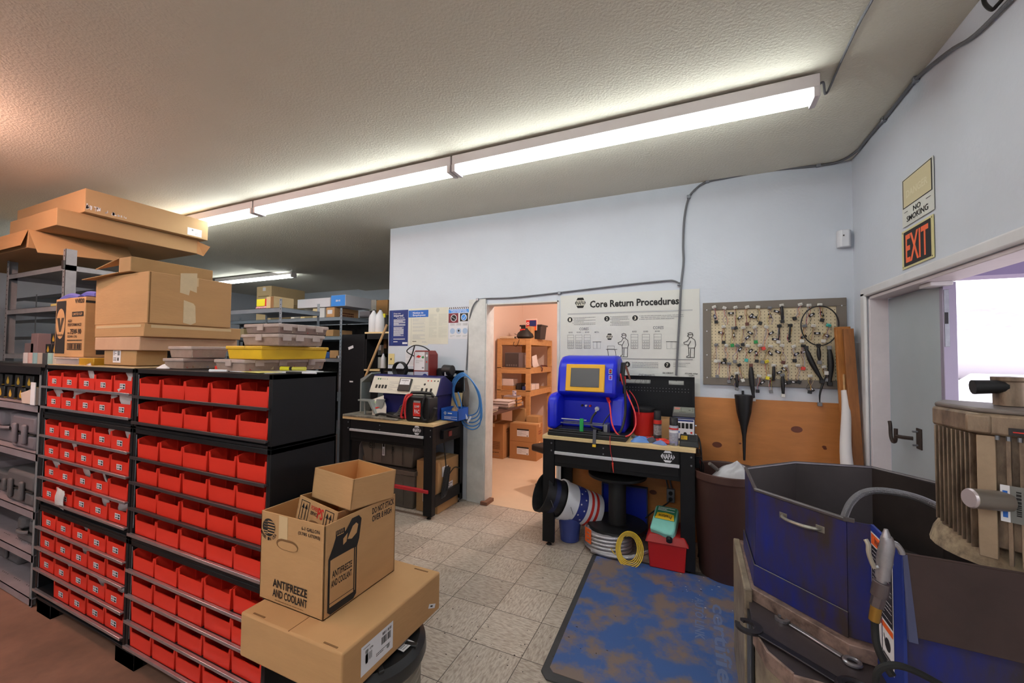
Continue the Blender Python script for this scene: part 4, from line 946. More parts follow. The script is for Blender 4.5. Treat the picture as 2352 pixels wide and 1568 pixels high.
PG=[ # px,py,qx,qy,top,bottom,sleeve,tag
(1640,705,1645,739,'white','black',0,(1642,727,1.2)),(1664,707,1669,745,'white',None,0,(1679,719,0)),(1689,706,1690,753,'white','black',0,(1699,729,-.7)),(1716,705,1716,744,'white','brown',0,(1725,725,-.9)),
(1741,705,1746,742,'white','black',0,(1732,728,.1)),(1768,707,1768,745,'grey',None,0,(1769,725,1.3)),(1795,701,1797,738,'white','black',.012,(1784,715,.3)),(1838,699,1825,731,'white','black',0,None),
(1858,701,1853,746,'white',None,0,(1864,723,-.6)),(1883,700,1888,735,'white','black',0,(1888,721,1.2)),
(1662,750,1662,786,'white','black',0,(1656,764,.3)),(1684,753,1682,793,'grey','green',0,(1685,769,1.4)),(1707,752,1706,791,'white','black',0,(1717,775,-.8)),(1733,751,1736,785,'white','green',0,(1723,764,.5)),(1760,751,1754,800,'white','red',0,(1771,765,-.5)),
(1790,748,1788,785,'black','white',.005,(1780,779,.1)),(1815,747,1812,783,'black',None,.008,(1812,780,1.2)),(1848,748,1842,783,'grey','white',0,(1846,773,-.5)),(1868,748,1862,782,'white',None,0,(1877,765,0)),(1903,747,1891,783,'teal','white',0,(1898,770,.5)),
(1645,792,1644,829,'grey','white',0,None),(1668,793,1665,826,'white','black',0,None),(1694,793,1688,830,'grey','grey',0,(1700,802,-1.0)),(1717,794,1714,827,'white','teal',0,(1724,806,-.8)),(1745,793,1738,829,'white','black',0,(1737,811,1.4)),(1770,795,1751,831,'white','grey',0,(1769,811,.9)),
(1796,793,1799,832,'white','brown',0,(1787,808,.4)),(1823,795,1825,828,'white','black',0,(1829,813,-.6)),(1651,829,1647,864,'white','grey',0,(1662,833,0)),(1675,835,1674,876,'grey','grey',0,(1680,867,-1.0)),
(1698,838,1706,873,'black','white',0,None),(1761,830,1763,868,'yellow','yellow',0,None),(1777,839,1777,876,'white',None,.012,(1790,855,-.5)),(1804,840,1812,878,'white','black',0,(1801,848,.6)),(1833,839,1835,877,'white','black',0,(1822,877,.1)),
(1692,857,1693,893,'white','grey',.012,(1692,873,.9)),(1743,863,1740,898,'white','black',0,(1751,878,-.7)),(1767,863,1771,899,'white','grey',0,(1767,871,.7)),(1797,861,1799,908,'grey','white',.014,(1803,881,-.2)),(1861,863,1860,900,'white','black',0,(1865,893,.9)),
(1892,842,1898,872,'white','grey',0,None),(1845,794,1845,846,'black','red',0,(1846,808,-.3))]
hzn=['top','upper','middle','lower']
for i,(px,py,qx,qy,tp,bt,sl,tg) in enumerate(PG):
    row=0 if py<715 else 1 if py<760 else 2 if py<800 else 3 if py<850 else 4
    col=sum(1 for a in PG if (0 if a[1]<715 else 1 if a[1]<760 else 2 if a[1]<800 else 3 if a[1]<850 else 4)==row and a[0]<px)
    rn=['top','second','third','fourth','bottom'][row]
    pigtail(px,py,qx,qy,tp,bt,f'wiring pigtail with {tp} plug'+(f' and {bt} socket' if bt else '')+f', {ordn[min(col,9)]} in the {rn} pegboard row',i+1,sl,tg)
def sleeve_tail(pts,r,label,tp,bt):
    P=[at(a,b,1,YB-.045) for a,b in pts]; t=thing('sleeved_harness',label,'wiring harness',tuple(P[0])); Q=[tuple(q-P[0]) for q in P]
    MB().tube(Q,lambda u:r*(.55+.45*math.sin(PI*min(1,u*1.15))),12,4).build('sleeve',M_blackp,t)
    if tp: MB().bx((0,0,.012),(.026,.02,.028)).build('plug',PC[tp],t,bevel=.002)
    if bt: MB().bx((Q[-1][0],Q[-1][1],Q[-1][2]-.01),(.028,.02,.028)).build('socket',PC[bt],t,bevel=.002)
sleeve_tail([(1725,842),(1726,870),(1731,914)],.020,'thick black sleeved harness hanging past the frame above the funnel','brown','white')
sleeve_tail([(1852,802),(1866,835),(1888,873)],.019,'long black sleeved harness slanting to the lower right of the pegboard','black','black')
sleeve_tail([(1880,797),(1881,814),(1882,829)],.014,'short black sleeved harness between the two long ones','black','grey')
sleeve_tail([(1905,802),(1908,840),(1906,878)],.020,'long black sleeved harness at the right edge of the pegboard','grey','black')
sleeve_tail([(1898,860),(1884,900),(1883,925)],.007,'black cable with white plug dangling below the pegboard','white','grey')
c=at(1882,748,1,YB-.05); t=MB().tube([(.118*math.cos(a),-.01*math.sin(a*2),.150*math.sin(a)) for a in [2*PI*i/24 for i in range(24)]],.0045,8,2,True).build('hose_loop',M_blackp,None,(c.x,YB-.055,c.z)); tag(t,'big black oval loop of hose hanging at the right of the pegboard','hose loop')
# ================= GREY DOOR LEAF =================
M_leaf=mat('grey_door_paint','#a5aeb4',.5,var=.05,vscale=2)
LY1,LY0=3.53,2.90; LXX=1.195
t=thing('door_leaf','grey inactive leaf of the double door with iron hook','door leaf',(LXX,LY1,.01)); L=LY1-LY0
MB().box(0,.045,-L,0,0,1.955).build('panel',M_leaf,t,bevel=.002)
MB().box(-.004,.05,-L-.035,-L,0,1.96).build('astragal',mat('astragal_lilac','#9b93a8',.4,.2),t,bevel=.003)
e=MB().box(.0,.02,-L-.038,-L-.034,1.62,1.92).build('flush_bolt',M_steel,t,bevel=.001)
MB().box(.002,.014,-L-.041,-L-.037,1.74,1.80).build('bolt_lever',M_blackp,e)
hk=mat('rusty_iron','#3b302b',.5,.4,var=.2,vscale=20)
a=at(2113,1008,0,LXX); b=at(2040,1010,0,LXX); py=a.y-LY1; pz=a.z-.01
m=MB(); m.box(-.006,0,py-.03,py+.03,pz-.06,pz+.06); pl=m.build('hook_plate',hk,t,bevel=.001)
for dz in (-.04,.04): MB().cyl((-.006,py+.01,pz+dz),(-.03,py+.01,pz+dz),.006,seg=6).build('bolt',M_steel,pl)
MB().tube([(-.03,py,pz),(-.07,py+.02,pz),(-.09,py+.05,pz)],.012,6,1).build('hook_arm',hk,t)
MB().tube([(-.09,py+.05,pz+.045),(-.09,py+.055,pz-.02),(-.088,py+.08,pz-.04),(-.085,py+.115,pz-.04),(-.085,py+.135,pz-.01),(-.085,py+.14,pz+.05),(-.085,py+.15,pz+.075)],.010,8,4).build('hook',hk,t)
tag(MB().box(0,.09,-.06,.06,0,.022).build('door_stop_bracket',M_trim,None,(XR+.03,LY0-.02,OZ-.042),bevel=.004),'white plastic bracket under the door header','bracket')

# grime on the floor at the right
rr=random.Random(21); p=Print(); p.z=.0009
c=at(1665,1372,2,0)
p.poly([(c.x+(.42+.10*math.sin(a*3)+rr.uniform(-.03,.03))*math.cos(a)*.75,c.y+.05+(.30+.05*math.sin(a*2+1))*math.sin(a)) for a in [2*PI*i/40 for i in range(40)]],0)
t=p.build('floor_grime',[mat('floor_grime','#51443d',.75,col2='#6d6058',vscale=12)]); tag(t,'dark greasy grime on the tiles right of the bench','grime',kind='stuff')
# ================= MACHINE BY THE DOOR (blue splash guard, finned motor) =================
M_mb=mat('machine_blue','#16267e',.42,col2='#3a302e',vscale=5,thresh=(.38,.62),stretch=(1,1,.3),spec=.4)
M_mi=mat('oily_steel_inside','#2e2826',.5,.3,var=.25,vscale=5)
M_rim=mat('rim_steel','#5b5658',.4,.5,var=.15,vscale=10)
M_cab=mat('dirty_cream_paint','#a08f78',.55,col2='#54433a',vscale=5,thresh=(.30,.62))
M_ledge=mat('pinkish_worn_paint','#8d7368',.6,col2='#47362f',vscale=16,thresh=(.32,.6))
M_top=mat('greasy_steel_top','#4a4142',.35,.4,var=.2,vscale=6)
RZ=1.0; HB=.60
rim=[(.234,2.39),(.236,2.03),(.485,1.80),(.555,1.79),(.555,1.56)]      # seen side, left to near
back=[(1.04,1.56),(1.04,2.50),(.835,2.70),(.49,2.64)]
g=thing('splash_guard','deep blue sheet metal splash guard bin with carry handle, beside the door','machine guard')
def wall(pts,z0,z1,th,m,name,slop=None):
    b=MB()
    for (x0,y0),(x1,y1) in zip(pts,pts[1:]):
        dx,dy=x1-x0,y1-y0; L=math.hypot(dx,dy); nx,ny=dy/L*th,-dx/L*th
        zt0=z1[0] if isinstance(z1,tuple) else z1
        b.hexa([(x0,y0,z0),(x1,y1,z0),(x1-nx,y1-ny,z0),(x0-nx,y0-ny,z0)],[(x0,y0,zt0),(x1,y1,zt0),(x1-nx,y1-ny,zt0),(x0-nx,y0-ny,zt0)])
    return b
outer=rim[:3]
wall(outer,HB,RZ,-.003,M_mb,'x').build('blue_skirt',M_mb,g)
wall([(.485,1.80),(.555,1.79)],HB,RZ-.002,-.003,M_mb,'x').build('corner_panel',M_mb,g)
wall([(1.04,2.46),(.835,2.70),(.49,2.64),(.236,2.392)],HB,RZ,-.003,M_mb,'x').build('rear_skirt',M_mb,g)
# inner lining
inn=[(1.03,2.46),(.832,2.69),(.494,2.63),(.240,2.385),(.242,2.034),(.488,1.806)]
b=MB()
for (x0,y0),(x1,y1) in zip(inn,inn[1:]): b.add([(x0,y0,HB+.05),(x1,y1,HB+.05),(x1,y1,RZ-.004),(x0,y0,RZ-.004)],[(3,2,1,0)])
b.add([(x,y,HB+.05) for x,y in inn]+[(.55,1.8,HB+.05),(1.03,1.8,HB+.05)],[list(range(7,-1,-1))]); b.build('inner_lining',M_mi,g,smooth=0)
MB().tube([(1.035,2.46,RZ),(.835,2.70,RZ),(.49,2.64,RZ),(.236,2.39,RZ),(.236,2.03,RZ),(.485,1.80,RZ)],.0085,8,1).build('rolled_rim',M_rim,g)
MB().bx((.49,1.797,RZ+.002),(.03,.012,.012),(0,0,-.3)).build('rim_joint',M_rim,g)
# lower overlap seam and apron
lo=[(.226,2.40),(.228,2.024),(.482,1.790)]
wall(lo,HB,HB+.085,-.003,M_mb,'x').build('lower_skirt',M_mb,g)
b=MB(); 
for (x0,y0),(x1,y1) in zip(lo,lo[1:]): b.tube([(x0,y0,HB+.086),(x1,y1,HB+.086)],.0025,6,1)
b.build('seam_edge',M_rim,g)
# bowed handle on the front panel
d=Vector((.485-.236,1.80-2.03,0)).normalized(); n=Vector((d.y,-d.x,0)); 
A=at(1803,1182,1,2.03); 
def onp(px,py):   # point on the slanting front panel
    o=CAM; r=_f+R_*((px-1176)/FPX)-U_*((py-784)/FPX); p0=Vector((.236,2.03,0)); t=(p0-o).dot(n)/r.dot(n); return o+r*t
a=onp(1800,1184); c=onp(1885,1214)
h=MB().tube([a+n*.004,a+n*.018+(c-a)*.06,a+n*.034+(c-a)*.3,a+n*.034+(c-a)*.7,a+n*.018+(c-a)*.94,c+n*.004],.0065,8,4).build('handle',mat('dull_zinc','#8d8980',.4,.6,var=.2,vscale=30),g)
for q in (a,c): MB().bx(q+n*.002,(.03,.004,.024),(0,0,math.atan2(d.y,d.x))).build('handle_foot',mat('dull_zinc','#8d8980'),h,bevel=.001)
# conduit lamp arm bending inside the guard
gl=thing('gooseneck','grey corrugated gooseneck curving inside the blue guard','gooseneck')
MB().tube([(.52,1.98,.93),(.55,2.0,1.0),(.60,2.02,1.045),(.67,2.02,1.06),(.76,2.0,1.05),(.84,1.96,1.01),(.88,1.93,.96)],.0125,10,6).build('gooseneck_tube',M_cond,gl)
# dark press body that fills the guard behind the shield
pb=thing('press_bed','dark oily press bed under the finned motor','machine bed',(.56,1.62,.66))
MB().prism([(.24,.02),(.46,.02),(.46,.40),(.24,.36)],0,.30,'z').build('bed_block',M_mi,pb,bevel=.02)
cast=mat('sandy_casting','#a8957a',.85,col2='#5c4e42',vscale=22,thresh=(.3,.6),bump=.8,bscale=30)
MB().lathe([(.20,0),(.19,.04),(.165,.09),(.14,.115)],28,(.36,.19,.30)).build('casting_collar',cast,pb)
# finned motor
M_fin=mat('grimy_aluminium','#9c8772',.45,.45,col2='#54443a',vscale=18,thresh=(.3,.62),stretch=(1,1,.35))
MY=1.63; C0=at(2250,1262,1,MY); zt=at(2250,995,1,MY).z; zc=at(2250,947,1,MY).z
mo=thing('finned_motor','grimy finned metal motor housing with round knob, at the right edge','motor',(C0.x,MY,C0.z),math.radians(-30))
h=zt-C0.z; hc=zc-C0.z
ol=[(0,.012),(.31,.012),(.31,.07),(.12,.24),(-.09,.24),(-.09,.118)]
MB().prism(ol,.015,h,'z').build('housing',M_fin,mo,bevel=.003)
dv=Vector((-.10,.11,0)).normalized(); nv=Vector((-dv.y,dv.x,0))
for i in range(9):
    c=Vector((-.002,.006,0))+dv*(.008+.0155*i)
    MB().bx((c.x+nv.x*-.004,c.y+nv.y*-.004,h*.5+.006*i*.4),(.0045,.030,h-.004-.004*i),(0,0,math.atan2(dv.y,dv.x))).build('cooling_fin',M_fin,mo,bevel=.001)
MB().box(.0,.036,-.012,.014,-.012,h-.002).build('flat_rib',mat('tan_metal_rib','#a08a72',.5,.3,var=.15,vscale=12),mo,bevel=.002)
for i in range(11):
    x=.054+.023*i; MB().box(x,x+.009,-.010,.014,-.02,h).build('cooling_fin',M_fin,mo,bevel=.001)
cp=MB().prism([(.0,-.014),(.315,-.014),(.315,.075),(.125,.25),(-.105,.25),(-.105,.112)],h,hc,'z').build('end_cap',M_fin,mo,bevel=.008)
MB().box(-.02,.03,-.02,.03,h+.004,hc-.004).build('cap_boss',M_fin,cp,bevel=.006)
MB().box(.06,.17,-.020,-.012,h+.006,h+.026).build('red_line_slot',mat('slot_dark','#231c1c',.5),cp); MB().box(.068,.15,-.0212,-.020,h+.014,h+.017).build('slot_line',M_print_red,cp)
for i in range(7): MB().cyl((.04+.02*i,-.018,h+.002),(.04+.02*i,-.018,h-.010),.005,seg=6).build('cap_screw',M_steel,cp)
MB().prism([(-.0,-.006),(.31,-.006),(.31,.07),(.12,.245),(-.1,.245),(-.1,.115)],hc,hc+.014,'z').build('top_cover',mat('cover_grey','#7a716c',.5,.4,var=.15),mo,bevel=.005)
k1=Vector((.055,.0,h*.46)); k0=Vector((-.008,-.062,h*.47)); u=(k0-k1).normalized()
kb=MB().cyl(k1,k0,.027,.027,24).build('round_knob',mat('knob_metal','#857b72',.4,.5),mo,bevel=.002)
MB().cyl(k0,k0+u*.005,.027,.024,24).build('knob_face',mat('knob_face','#c4b8bc',.35,.5),kb)
lp=Print(); lp.rect(0,0,.085,.10,0); lp.lift(); lp.rect(0,.0,.017,.10,1); lp.lift(); lp.rect(.004,.012,.013,.035,2); lp.rect(.004,.06,.013,.085,2)
rr=random.Random(4)
for i in range(3):
    y=.02
    while y<.085: l=rr.uniform(.004,.011); lp.rect(.028+.013*i,y,.037+.013*i,y+l*.7,3); y+=l
lp.build('rating_label',[mat('label_grey','#7b7b78',.4,.3),M_paper,M_print_blue,M_ink],mo,(.042,-.0125,h*.30),FRONT)
# spindle handle above motor
sp=thing('crank_handle','black crank handle on a metal spindle above the finned motor','crank handle',(C0.x+.12,MY+.10,zc+.016))
MB().lathe([(.034,0),(.034,.07),(.038,.075),(.038,.085),(.001,.087)],24).build('spindle',M_fin,sp)
MB().tube([(-.085,-.01,.052),(-.03,-.012,.056),(.05,-.01,.064),(.14,-.008,.07)],lambda q:.022-.006*q,12,4).build('grip',M_blackp,sp)
MB().box(.075,.10,-.02,.02,0,.13).build('lever_post',M_blackp,sp,bevel=.004)
# near blue body with the rusty shield and warning label
M_rust=mat('rusty_brown_panel','#43322f',.55,.15,var=.18,vscale=5)
nb=thing('machine_body','blue machine body with rusty brown shield and warning label','machine',(.555,1.56,0))
MB().box(0.0,.50,.02,.06,.40,.80).build('blue_body',M_mb,nb,bevel=.004)
MB().prism([(.0,.50),(.0,1.0),(.23,1.0),(.23,.50)],-.008,0,'x').build('side_plate',mat('side_plate_blue','#1c3283',.4,var=.1),nb)
sh=MB(); sh.hexa([(.018,-.012,.775),(.50,-.005,.76),(.50,.0,.76),(.018,-.006,.775)],[(.0,.0,1.0),(.50,.0,.995),(.50,.006,.995),(0,.006,1.0)]); sh.build('rusty_shield',M_rust,nb,bevel=.002)
MB().hexa([(-.0,-.012,.76),(.02,-.014,.76),(.02,-.008,.76),(-.0,.01,.76)],[(-.006,.0,.995),(.004,-.002,1.0),(.004,.004,1.0),(-.006,.02,.995)]).build('shield_edge',mat('edge_grey_blue','#55597a',.4,.3),nb)
MB().tube([(0,.003,1.001),(.50,.003,.996)],.004,6,1).build('shield_top_bead',M_rust,nb)
p=Print(); W_=.15; p.rect(.02,.30,.02+W_,.985-.5,0)
def wl():
    p=Print(); p.rect(0,0,.165,.375,0); p.lift()
    p.rect(.004,.335,.161,.37,1); p.rect(.004,.135,.161,.331,2); p.lift(); p.text('WARNING',.03,.342,.14,.362,2)
    p.lines(.012,.145,.155,.325,14,0,.16,3)
    p.rect(.004,.11,.078,.128,1); p.rect(.084,.11,.161,.128,1); p.rect(.079,0,.083,.133,4)
    p.line([(.02,.095),(.045,.08),(.06,.05)],.006,2); p.line([(.025,.07),(.05,.06)],.004,2); p.circ(.122,.07,.02,2,16); p.line([(.095,.09),(.105,.06)],.004,2)
    p.rect(.008,.005,.074,.035,2); p.rect(.088,.005,.157,.035,2); p.lift(); p.lines(.012,.008,.07,.032,3,0,.2); p.lines(.092,.008,.153,.032,3,0,.2)
    return p
wl().build('warning_label',[M_paper,M_orange,mat('label_black','#26262a',.5),M_grey,M_mb],nb,(-.0085,.225,.605),RIGHTW)
# base cabinet
bc=thing('base_cabinet','dirty cream base cabinet carrying the blue machine, with vented left side','machine cabinet')
ft=[(.215,2.48),(.207,1.80),(.235,1.685),(.292,1.61),(.56,1.60),(1.05,1.63),(1.05,2.48)]
MB().prism(ft,.0,.52,'z').build('cabinet_body',M_cab,bc,bevel=.006)
MB().prism([(.213,2.50),(.200,1.79),(.228,1.675),(.288,1.598),(.56,1.59),(1.05,1.63),(1.05,2.50)],.52,.548,'z').build('wrench_ledge',M_top,bc)
MB().prism([(.194,1.79),(.222,1.670),(.284,1.590),(.290,1.598),(.23,1.677),(.201,1.79)],.495,.553,'z').build('front_lip',M_ledge,bc,bevel=.002)
MB().box(.284,.556,1.582,1.592,.495,.553).build('front_lip',M_ledge,bc,bevel=.002)
MB().prism([(.205,2.49),(.212,2.0),(.474,1.755),(.60,1.745),(.60,1.80),(.50,1.80),(.24,2.03),(.235,2.49)],.548,.598,'z').build('raised_plinth',M_ledge,bc,bevel=.003)
MB().prism([(.24,2.49),(.24,2.03),(.49,1.80),(1.05,1.80),(1.05,2.49)],.548,.60,'z').build('plinth_core',M_mi,bc)
MB().box(.185,.215,1.98,2.50,.0,.60).build('side_post',M_cab,bc,bevel=.006)
v=MB().box(.196,.204,1.84,2.30,.12,.52).build('vent_panel',mat('vent_black','#1f1f22',.5),bc)
for i in range(14): MB().box(.193,.197,1.87+i*.029,1.88+i*.029,.16,.48).build('vent_slat',M_steel,v)
# wrenches
def wrench(A,B,w,label,m,openj=True):
    A=Vector(A);B=Vector(B);D=B-A;L=D.length
    t=thing('wrench',label,'wrench',tuple(A),math.atan2(D.y,D.x))
    MB().prism([(.03,-w*.42),(L*.5,-w*.36),(L-.03,-w*.42),(L-.03,w*.42),(L*.5,w*.36),(.03,w*.42)],0,.007,'z').build('shank',m,t,bevel=.0025)
    # open jaw: crescent
    n=20; R=w*1.15; r=w*.62; pts=[]
    for i in range(n+1): a=math.radians(215+ (i/n)*(-0)+ i/n*290-35); pts.append((R*math.cos(a),R*math.sin(a)))
    a0=math.radians(155);
    out=[(R*math.cos(math.radians(200+i*320/n)),R*math.sin(math.radians(200+i*320/n))) for i in range(n+1)]
    inn=[(-.2*r+r*math.cos(math.radians(205+(n-i)*310/n)),r*math.sin(math.radians(205+(n-i)*310/n))) for i in range(n+1)]
    b=MB()
    for i in range(n): 
        o1,o2=out[i],out[i+1]; i1,i2=inn[n-i],inn[n-i-1]
        b.hexa([(*i1,0),(*o1,0),(*o2,0),(*i2,0)],[(*i1,.010),(*o1,.010),(*o2,.010),(*i2,.010)])
    b.build('open_jaw',m,t)
    rg=[((w*.95)*math.cos(2*PI*i/16)+L,(w*.95)*math.sin(2*PI*i/16),.006) for i in range(16)]
    MB().tube(rg,w*.33,8,1,True).build('ring_end',m,t)
    return t
def lf(px,py,z=.549): return tuple(at(px,py,2,z))
wrench(lf(1720,1442,.556),lf(1965,1590,.556),.040,'large dark open-ended wrench lying on the machine ledge',mat('dark_wrench','#38353a',.35,.7))
wrench(lf(1797,1424),lf(1958,1524),.022,'smaller shiny combination wrench lying behind the dark wrench',mat('shiny_wrench','#9d9aa0',.28,.8))
# air blow gun
bgn=thing('air_blow_gun','silver air blow gun with brass fitting hanging on the machine','blow gun')
al=mat('cast_aluminium','#a8a4a8',.35,.7,var=.1,vscale=25); br=mat('brass','#a8803c',.35,.8)
def gp(px,py,y=1.50): return at(px,py,1,y)
bd=MB().tube([gp(2036,1232),gp(2038,1250),gp(2033,1275),gp(2031,1297)],lambda q:.013+.010*q*(1.5-q),12,4); bd.tube([gp(2031,1290),gp(2029,1310),gp(2027,1328)],.017,12,3)
bb=bd.build('gun_body',al,bgn)
MB().cyl(gp(2035,1215),gp(2036,1236),.005,.013,12).build('nozzle',al,bb)
MB().tube([gp(2040,1244),gp(2058,1250),gp(2068,1262),gp(2072,1272)],.008,10,4).build('hanging_hook',al,bb)
MB().tube([gp(2052,1252),gp(2036,1262),gp(2038,1282),gp(2047,1297)],.007,8,3).build('hanging_hook',al,bb)
MB().tube([gp(1988,1238,1.485),gp(1994,1250,1.48),gp(1995,1268,1.48),gp(2002,1290,1.485),gp(2008,1303,1.49)],.0058,8,4).build('trigger_lever',mat('pale_lever','#b9b0a0',.4,.5),bgn)
MB().tube([gp(2008,1303,1.49),gp(2018,1301,1.49)],.004,8,1).build('trigger_link',al,bgn)
for (a,b_,r,m,nm) in (((2027,1326),(2024,1336),.012,al,'neck'),((2025,1336),(2019,1368),.0200,mat('coupler_steel','#6d6263',.35,.7),'coupler'),((2019,1368),(2013,1392),.0165,mat('coupler_steel','#6d6263'),'coupler_nut'),((2013,1392),(2008,1425),.0135,br,'brass_fitting')):
    MB().cyl(gp(*a),gp(*b_),r,seg=14 if nm!='coupler_nut' else 6).build(nm,m,bgn,bevel=.001)
MB().tube([gp(2009,1420),gp(2010,1450),gp(2014,1480,1.49),gp(2030,1520,1.48),gp(2050,1552,1.46)],.0095,8,4).build('air_hose',M_rubber,bgn)
t=thing('air_hose','black air hose looping over the bottom right machine ledge','air hose')
z=1.40
MB().tube([at(2018,1600,1,z),at(2012,1560,1,z),at(2022,1535,1,z),at(2055,1527,1,z),at(2100,1540,1,z),at(2160,1572,1,z),at(2200,1600,1,z)],.0085,8,5).build('hose_run',M_rubber,t)
# ================= CARTONS =================
def carton(name,label,x0,x1,y0,y1,z0,z1,m=None,open_=False,th=.005,rz=0,rx=0,ry=0,tape=True,flaps=None,cat='box',group=None,bevel=.004,seam=True,inner=None):
    """origin at the near left bottom corner"""
    m=m or M_card; w,d,h=x1-x0,y1-y0,z1-z0
    t=thing(name,label,cat,(x0,y0,z0),0,group,(rx,ry,rz))
    if open_:
        for a in ((0,w,0,th),(0,w,d-th,d),(0,th,0,d),(w-th,w,0,d)):
            pass
        b=MB(); b.box(0,w,0,th,0,h).box(0,w,d-th,d,0,h).box(0,th,0,d,0,h).box(w-th,w,0,d,0,h).box(0,w,0,d,0,th); b.build('carton_body',m,t,bevel=.0012)
        b=MB(); e=th+.0006
        b.add([(e,e,e),(w-e,e,e),(w-e,d-e,e),(e,d-e,e),(e,e,h-.002),(w-e,e,h-.002),(w-e,d-e,h-.002),(e,d-e,h-.002)],[(0,1,2,3),(0,4,5,1),(1,5,6,2),(2,6,7,3),(3,7,4,0)])
        b.build('inner_liner',inner or M_cardin,t,smooth=0)
    else:
        MB().box(0,w,0,d,0,h).build('carton_body',m,t,bevel=bevel)
        if seam:
            b=MB()
            if w>d: b.box(.003,w-.003,d/2-.001,d/2+.001,h-.001,h+.0006)
            else: b.box(w/2-.001,w/2+.001,.003,d-.003,h-.001,h+.0006)
            b.build('top_seam',M_cdark,t)
        if tape:
            if w>d: MB().box(-.0008,w+.0008,d/2-.025,d/2+.025,h+.0002,h+.0011).box(w,w+.0009,d/2-.025,d/2+.025,h-.05,h).build('packing_tape',M_tape,t)
            else: MB().box(w/2-.025,w/2+.025,-.0008,d+.0008,h+.0002,h+.0011).box(w/2-.025,w/2+.025,-.0009,0,h-.05,h).build('packing_tape',M_tape,t)
    return t,w,d,h
def flap(t,pts,m=None,th=.004):
    """flat cardboard flap through 4 points"""
    P=[Vector(p) for p in pts]; n=(P[1]-P[0]).cross(P[2]-P[0]).normalized()*th/2
    return MB().hexa([p-n for p in P],[p+n for p in P]).build('flap',m or M_card2,t)
# --- long flat carton on the drum
LX0_,LX1_,LY0_,LY1_,LZ=-1.500,-1.005,.965,1.50,.63
t,w,d,h=carton('flat_carton','long flat brown carton lying on the black drum, barcode label on its side','box' and LX0_,LX1_,LY0_,LY1_,LZ-.155,LZ,M_card,tape=False,bevel=.007)
MB().box(.02,w-.02,.0,.003,-.0,.0).build('bottom_edge',M_cdark,t) if False else None
for x in (.05,.40): MB().box(x,x+.06,.012,.018,h-.0005,h+.0015).build('crease_slot',M_cdark,t)
MB().box(.38,.45,d-.03,d-.024,h-.0005,h+.0015).build('crease_slot',M_cdark,t)
p=Print(); p.rect(0,0,.155,.095,0); p.lift(); p.bars(.095,.045,.145,.07,12,1,5); p.bars(.10,.075,.148,.085,9,1,6); p.bars(.02,.03,.055,.075,1,2,1); p.rect(.012,.03,.06,.06,0); p.bars(.018,.035,.052,.06,10,1,8); p.text('4631-1521',.018,.066,.055,.074,1,True,PI); p.lines(.07,.02,.14,.032,2,1,.4); p.circ(.13,.022,.008,2,14); p.lines(.01,.08,.04,.088,1,2,.4)
p.build('shipping_label',[M_paper,M_ink,M_grey],t,(w+.0005,.08,.028),LEFTW)
p=Print(); p.rect(0,0,.05,.016,0); p.lift(); p.rect(.012,.005,.03,.011,1); p.build('small_label',[M_paper,M_ink],t,(w+.0005,d-.085,.045),(PI/2,.45,PI/2))
# --- antifreeze carton
AX0,AX1,AY0,AY1=-1.525,-1.187,1.05,1.42; AZ1=at(761,1212,1,1.05).z
t,w,d,h=carton('antifreeze_carton','open brown antifreeze and coolant carton standing on the long flat carton',AX0,AX1,AY0,AY1,LZ+.001,AZ1+.0,M_card,open_=True)
FB=[M_ink,M_card,M_cdark,M_tape]
p=Print()
p.rect(w*.30,h*.72,w*.44,h*.995,3); p.lift()
p.circ(w*.135,h*.83,w*.105,0,28,h*.10); p.lift()
for k in range(5): p.rect(w*.12,h*(.765+.032*k),w*.235,h*(.778+.032*k),1)
p.rect(w*.04,h*.78,w*.12,h*.79,1); p.rect(w*.045,h*.755,w*.12,h*.765,1)
for k in range(3):
    for j in range(3): p.circ(w*(.065+.022*j),h*(.83+.03*k),.0018,1,6)
mu='MADE IN USA'
for k,ch in enumerate(mu):
    if ch==' ': continue
    a=math.radians(212+ k*11.6); p.text(ch,w*.135+w*.135*math.cos(a)-.0045,h*.83+h*.128*math.sin(a)-.006,w*.135+w*.135*math.cos(a)+.0045,h*.83+h*.128*math.sin(a)+.006,0,True,a+PI/2)
p.text('6-1 GALLON',w*.66,h*.90,w*.93,h*.94,0); p.text('(3.785 LITERS)',w*.61,h*.835,w*.94,h*.878,0)
# hand hole
hx,hy=w*.44,h*.685; p.poly([(hx+.040*math.cos(a)+(.018 if math.cos(a)>0 else -.018),hy+.020*math.sin(a)) for a in [2*PI*i/24 for i in range(24)]],2)
p.lift(); p.poly([(hx+.034*math.cos(a)+(.018 if math.cos(a)>0 else -.018)+.003,hy-.003+.015*math.sin(a)) for a in [2*PI*i/24 for i in range(24)]],1)
p.text('ANTIFREEZE',w*.23,h*.185,w*.77,h*.275,0,.022); p.text('AND COOLANT',w*.23,h*.075,w*.77,h*.165,0,.022); p.lines(w*.27,h*.035,w*.72,h*.052,1,2,.5)
p.build('printing',FB,t,(0,-.0004,0),FRONT)
p=Print(); W=d
p.text('DO NOT STACK',W*.62,h*.88,W*.97,h*.955,0,.02); p.text('OVER 8 HIGH',W*.62,h*.785,W*.93,h*.86,0,.02)
jug=[(.05,.06),(.09,.02),(.40,.02),(.44,.06),(.44,.60),(.47,.68),(.50,.90),(.46,.95),(.36,.95),(.28,.85),(.26,.84),(.26,.89),(.14,.89),(.14,.82),(.11,.74),(.05,.62)]
J=lambda a,b:(W*(a*.93),h*(b))
p.poly([J(*q) for q in jug],0); p.lift()
p.poly([J(*q) for q in ((.075,.10),(.395,.10),(.395,.60),(.36,.605),(.11,.605),(.075,.60))],1)
p.poly([J(*q) for q in ((.30,.74),(.36,.72),(.43,.76),(.45,.85),(.42,.88),(.37,.86))],1)
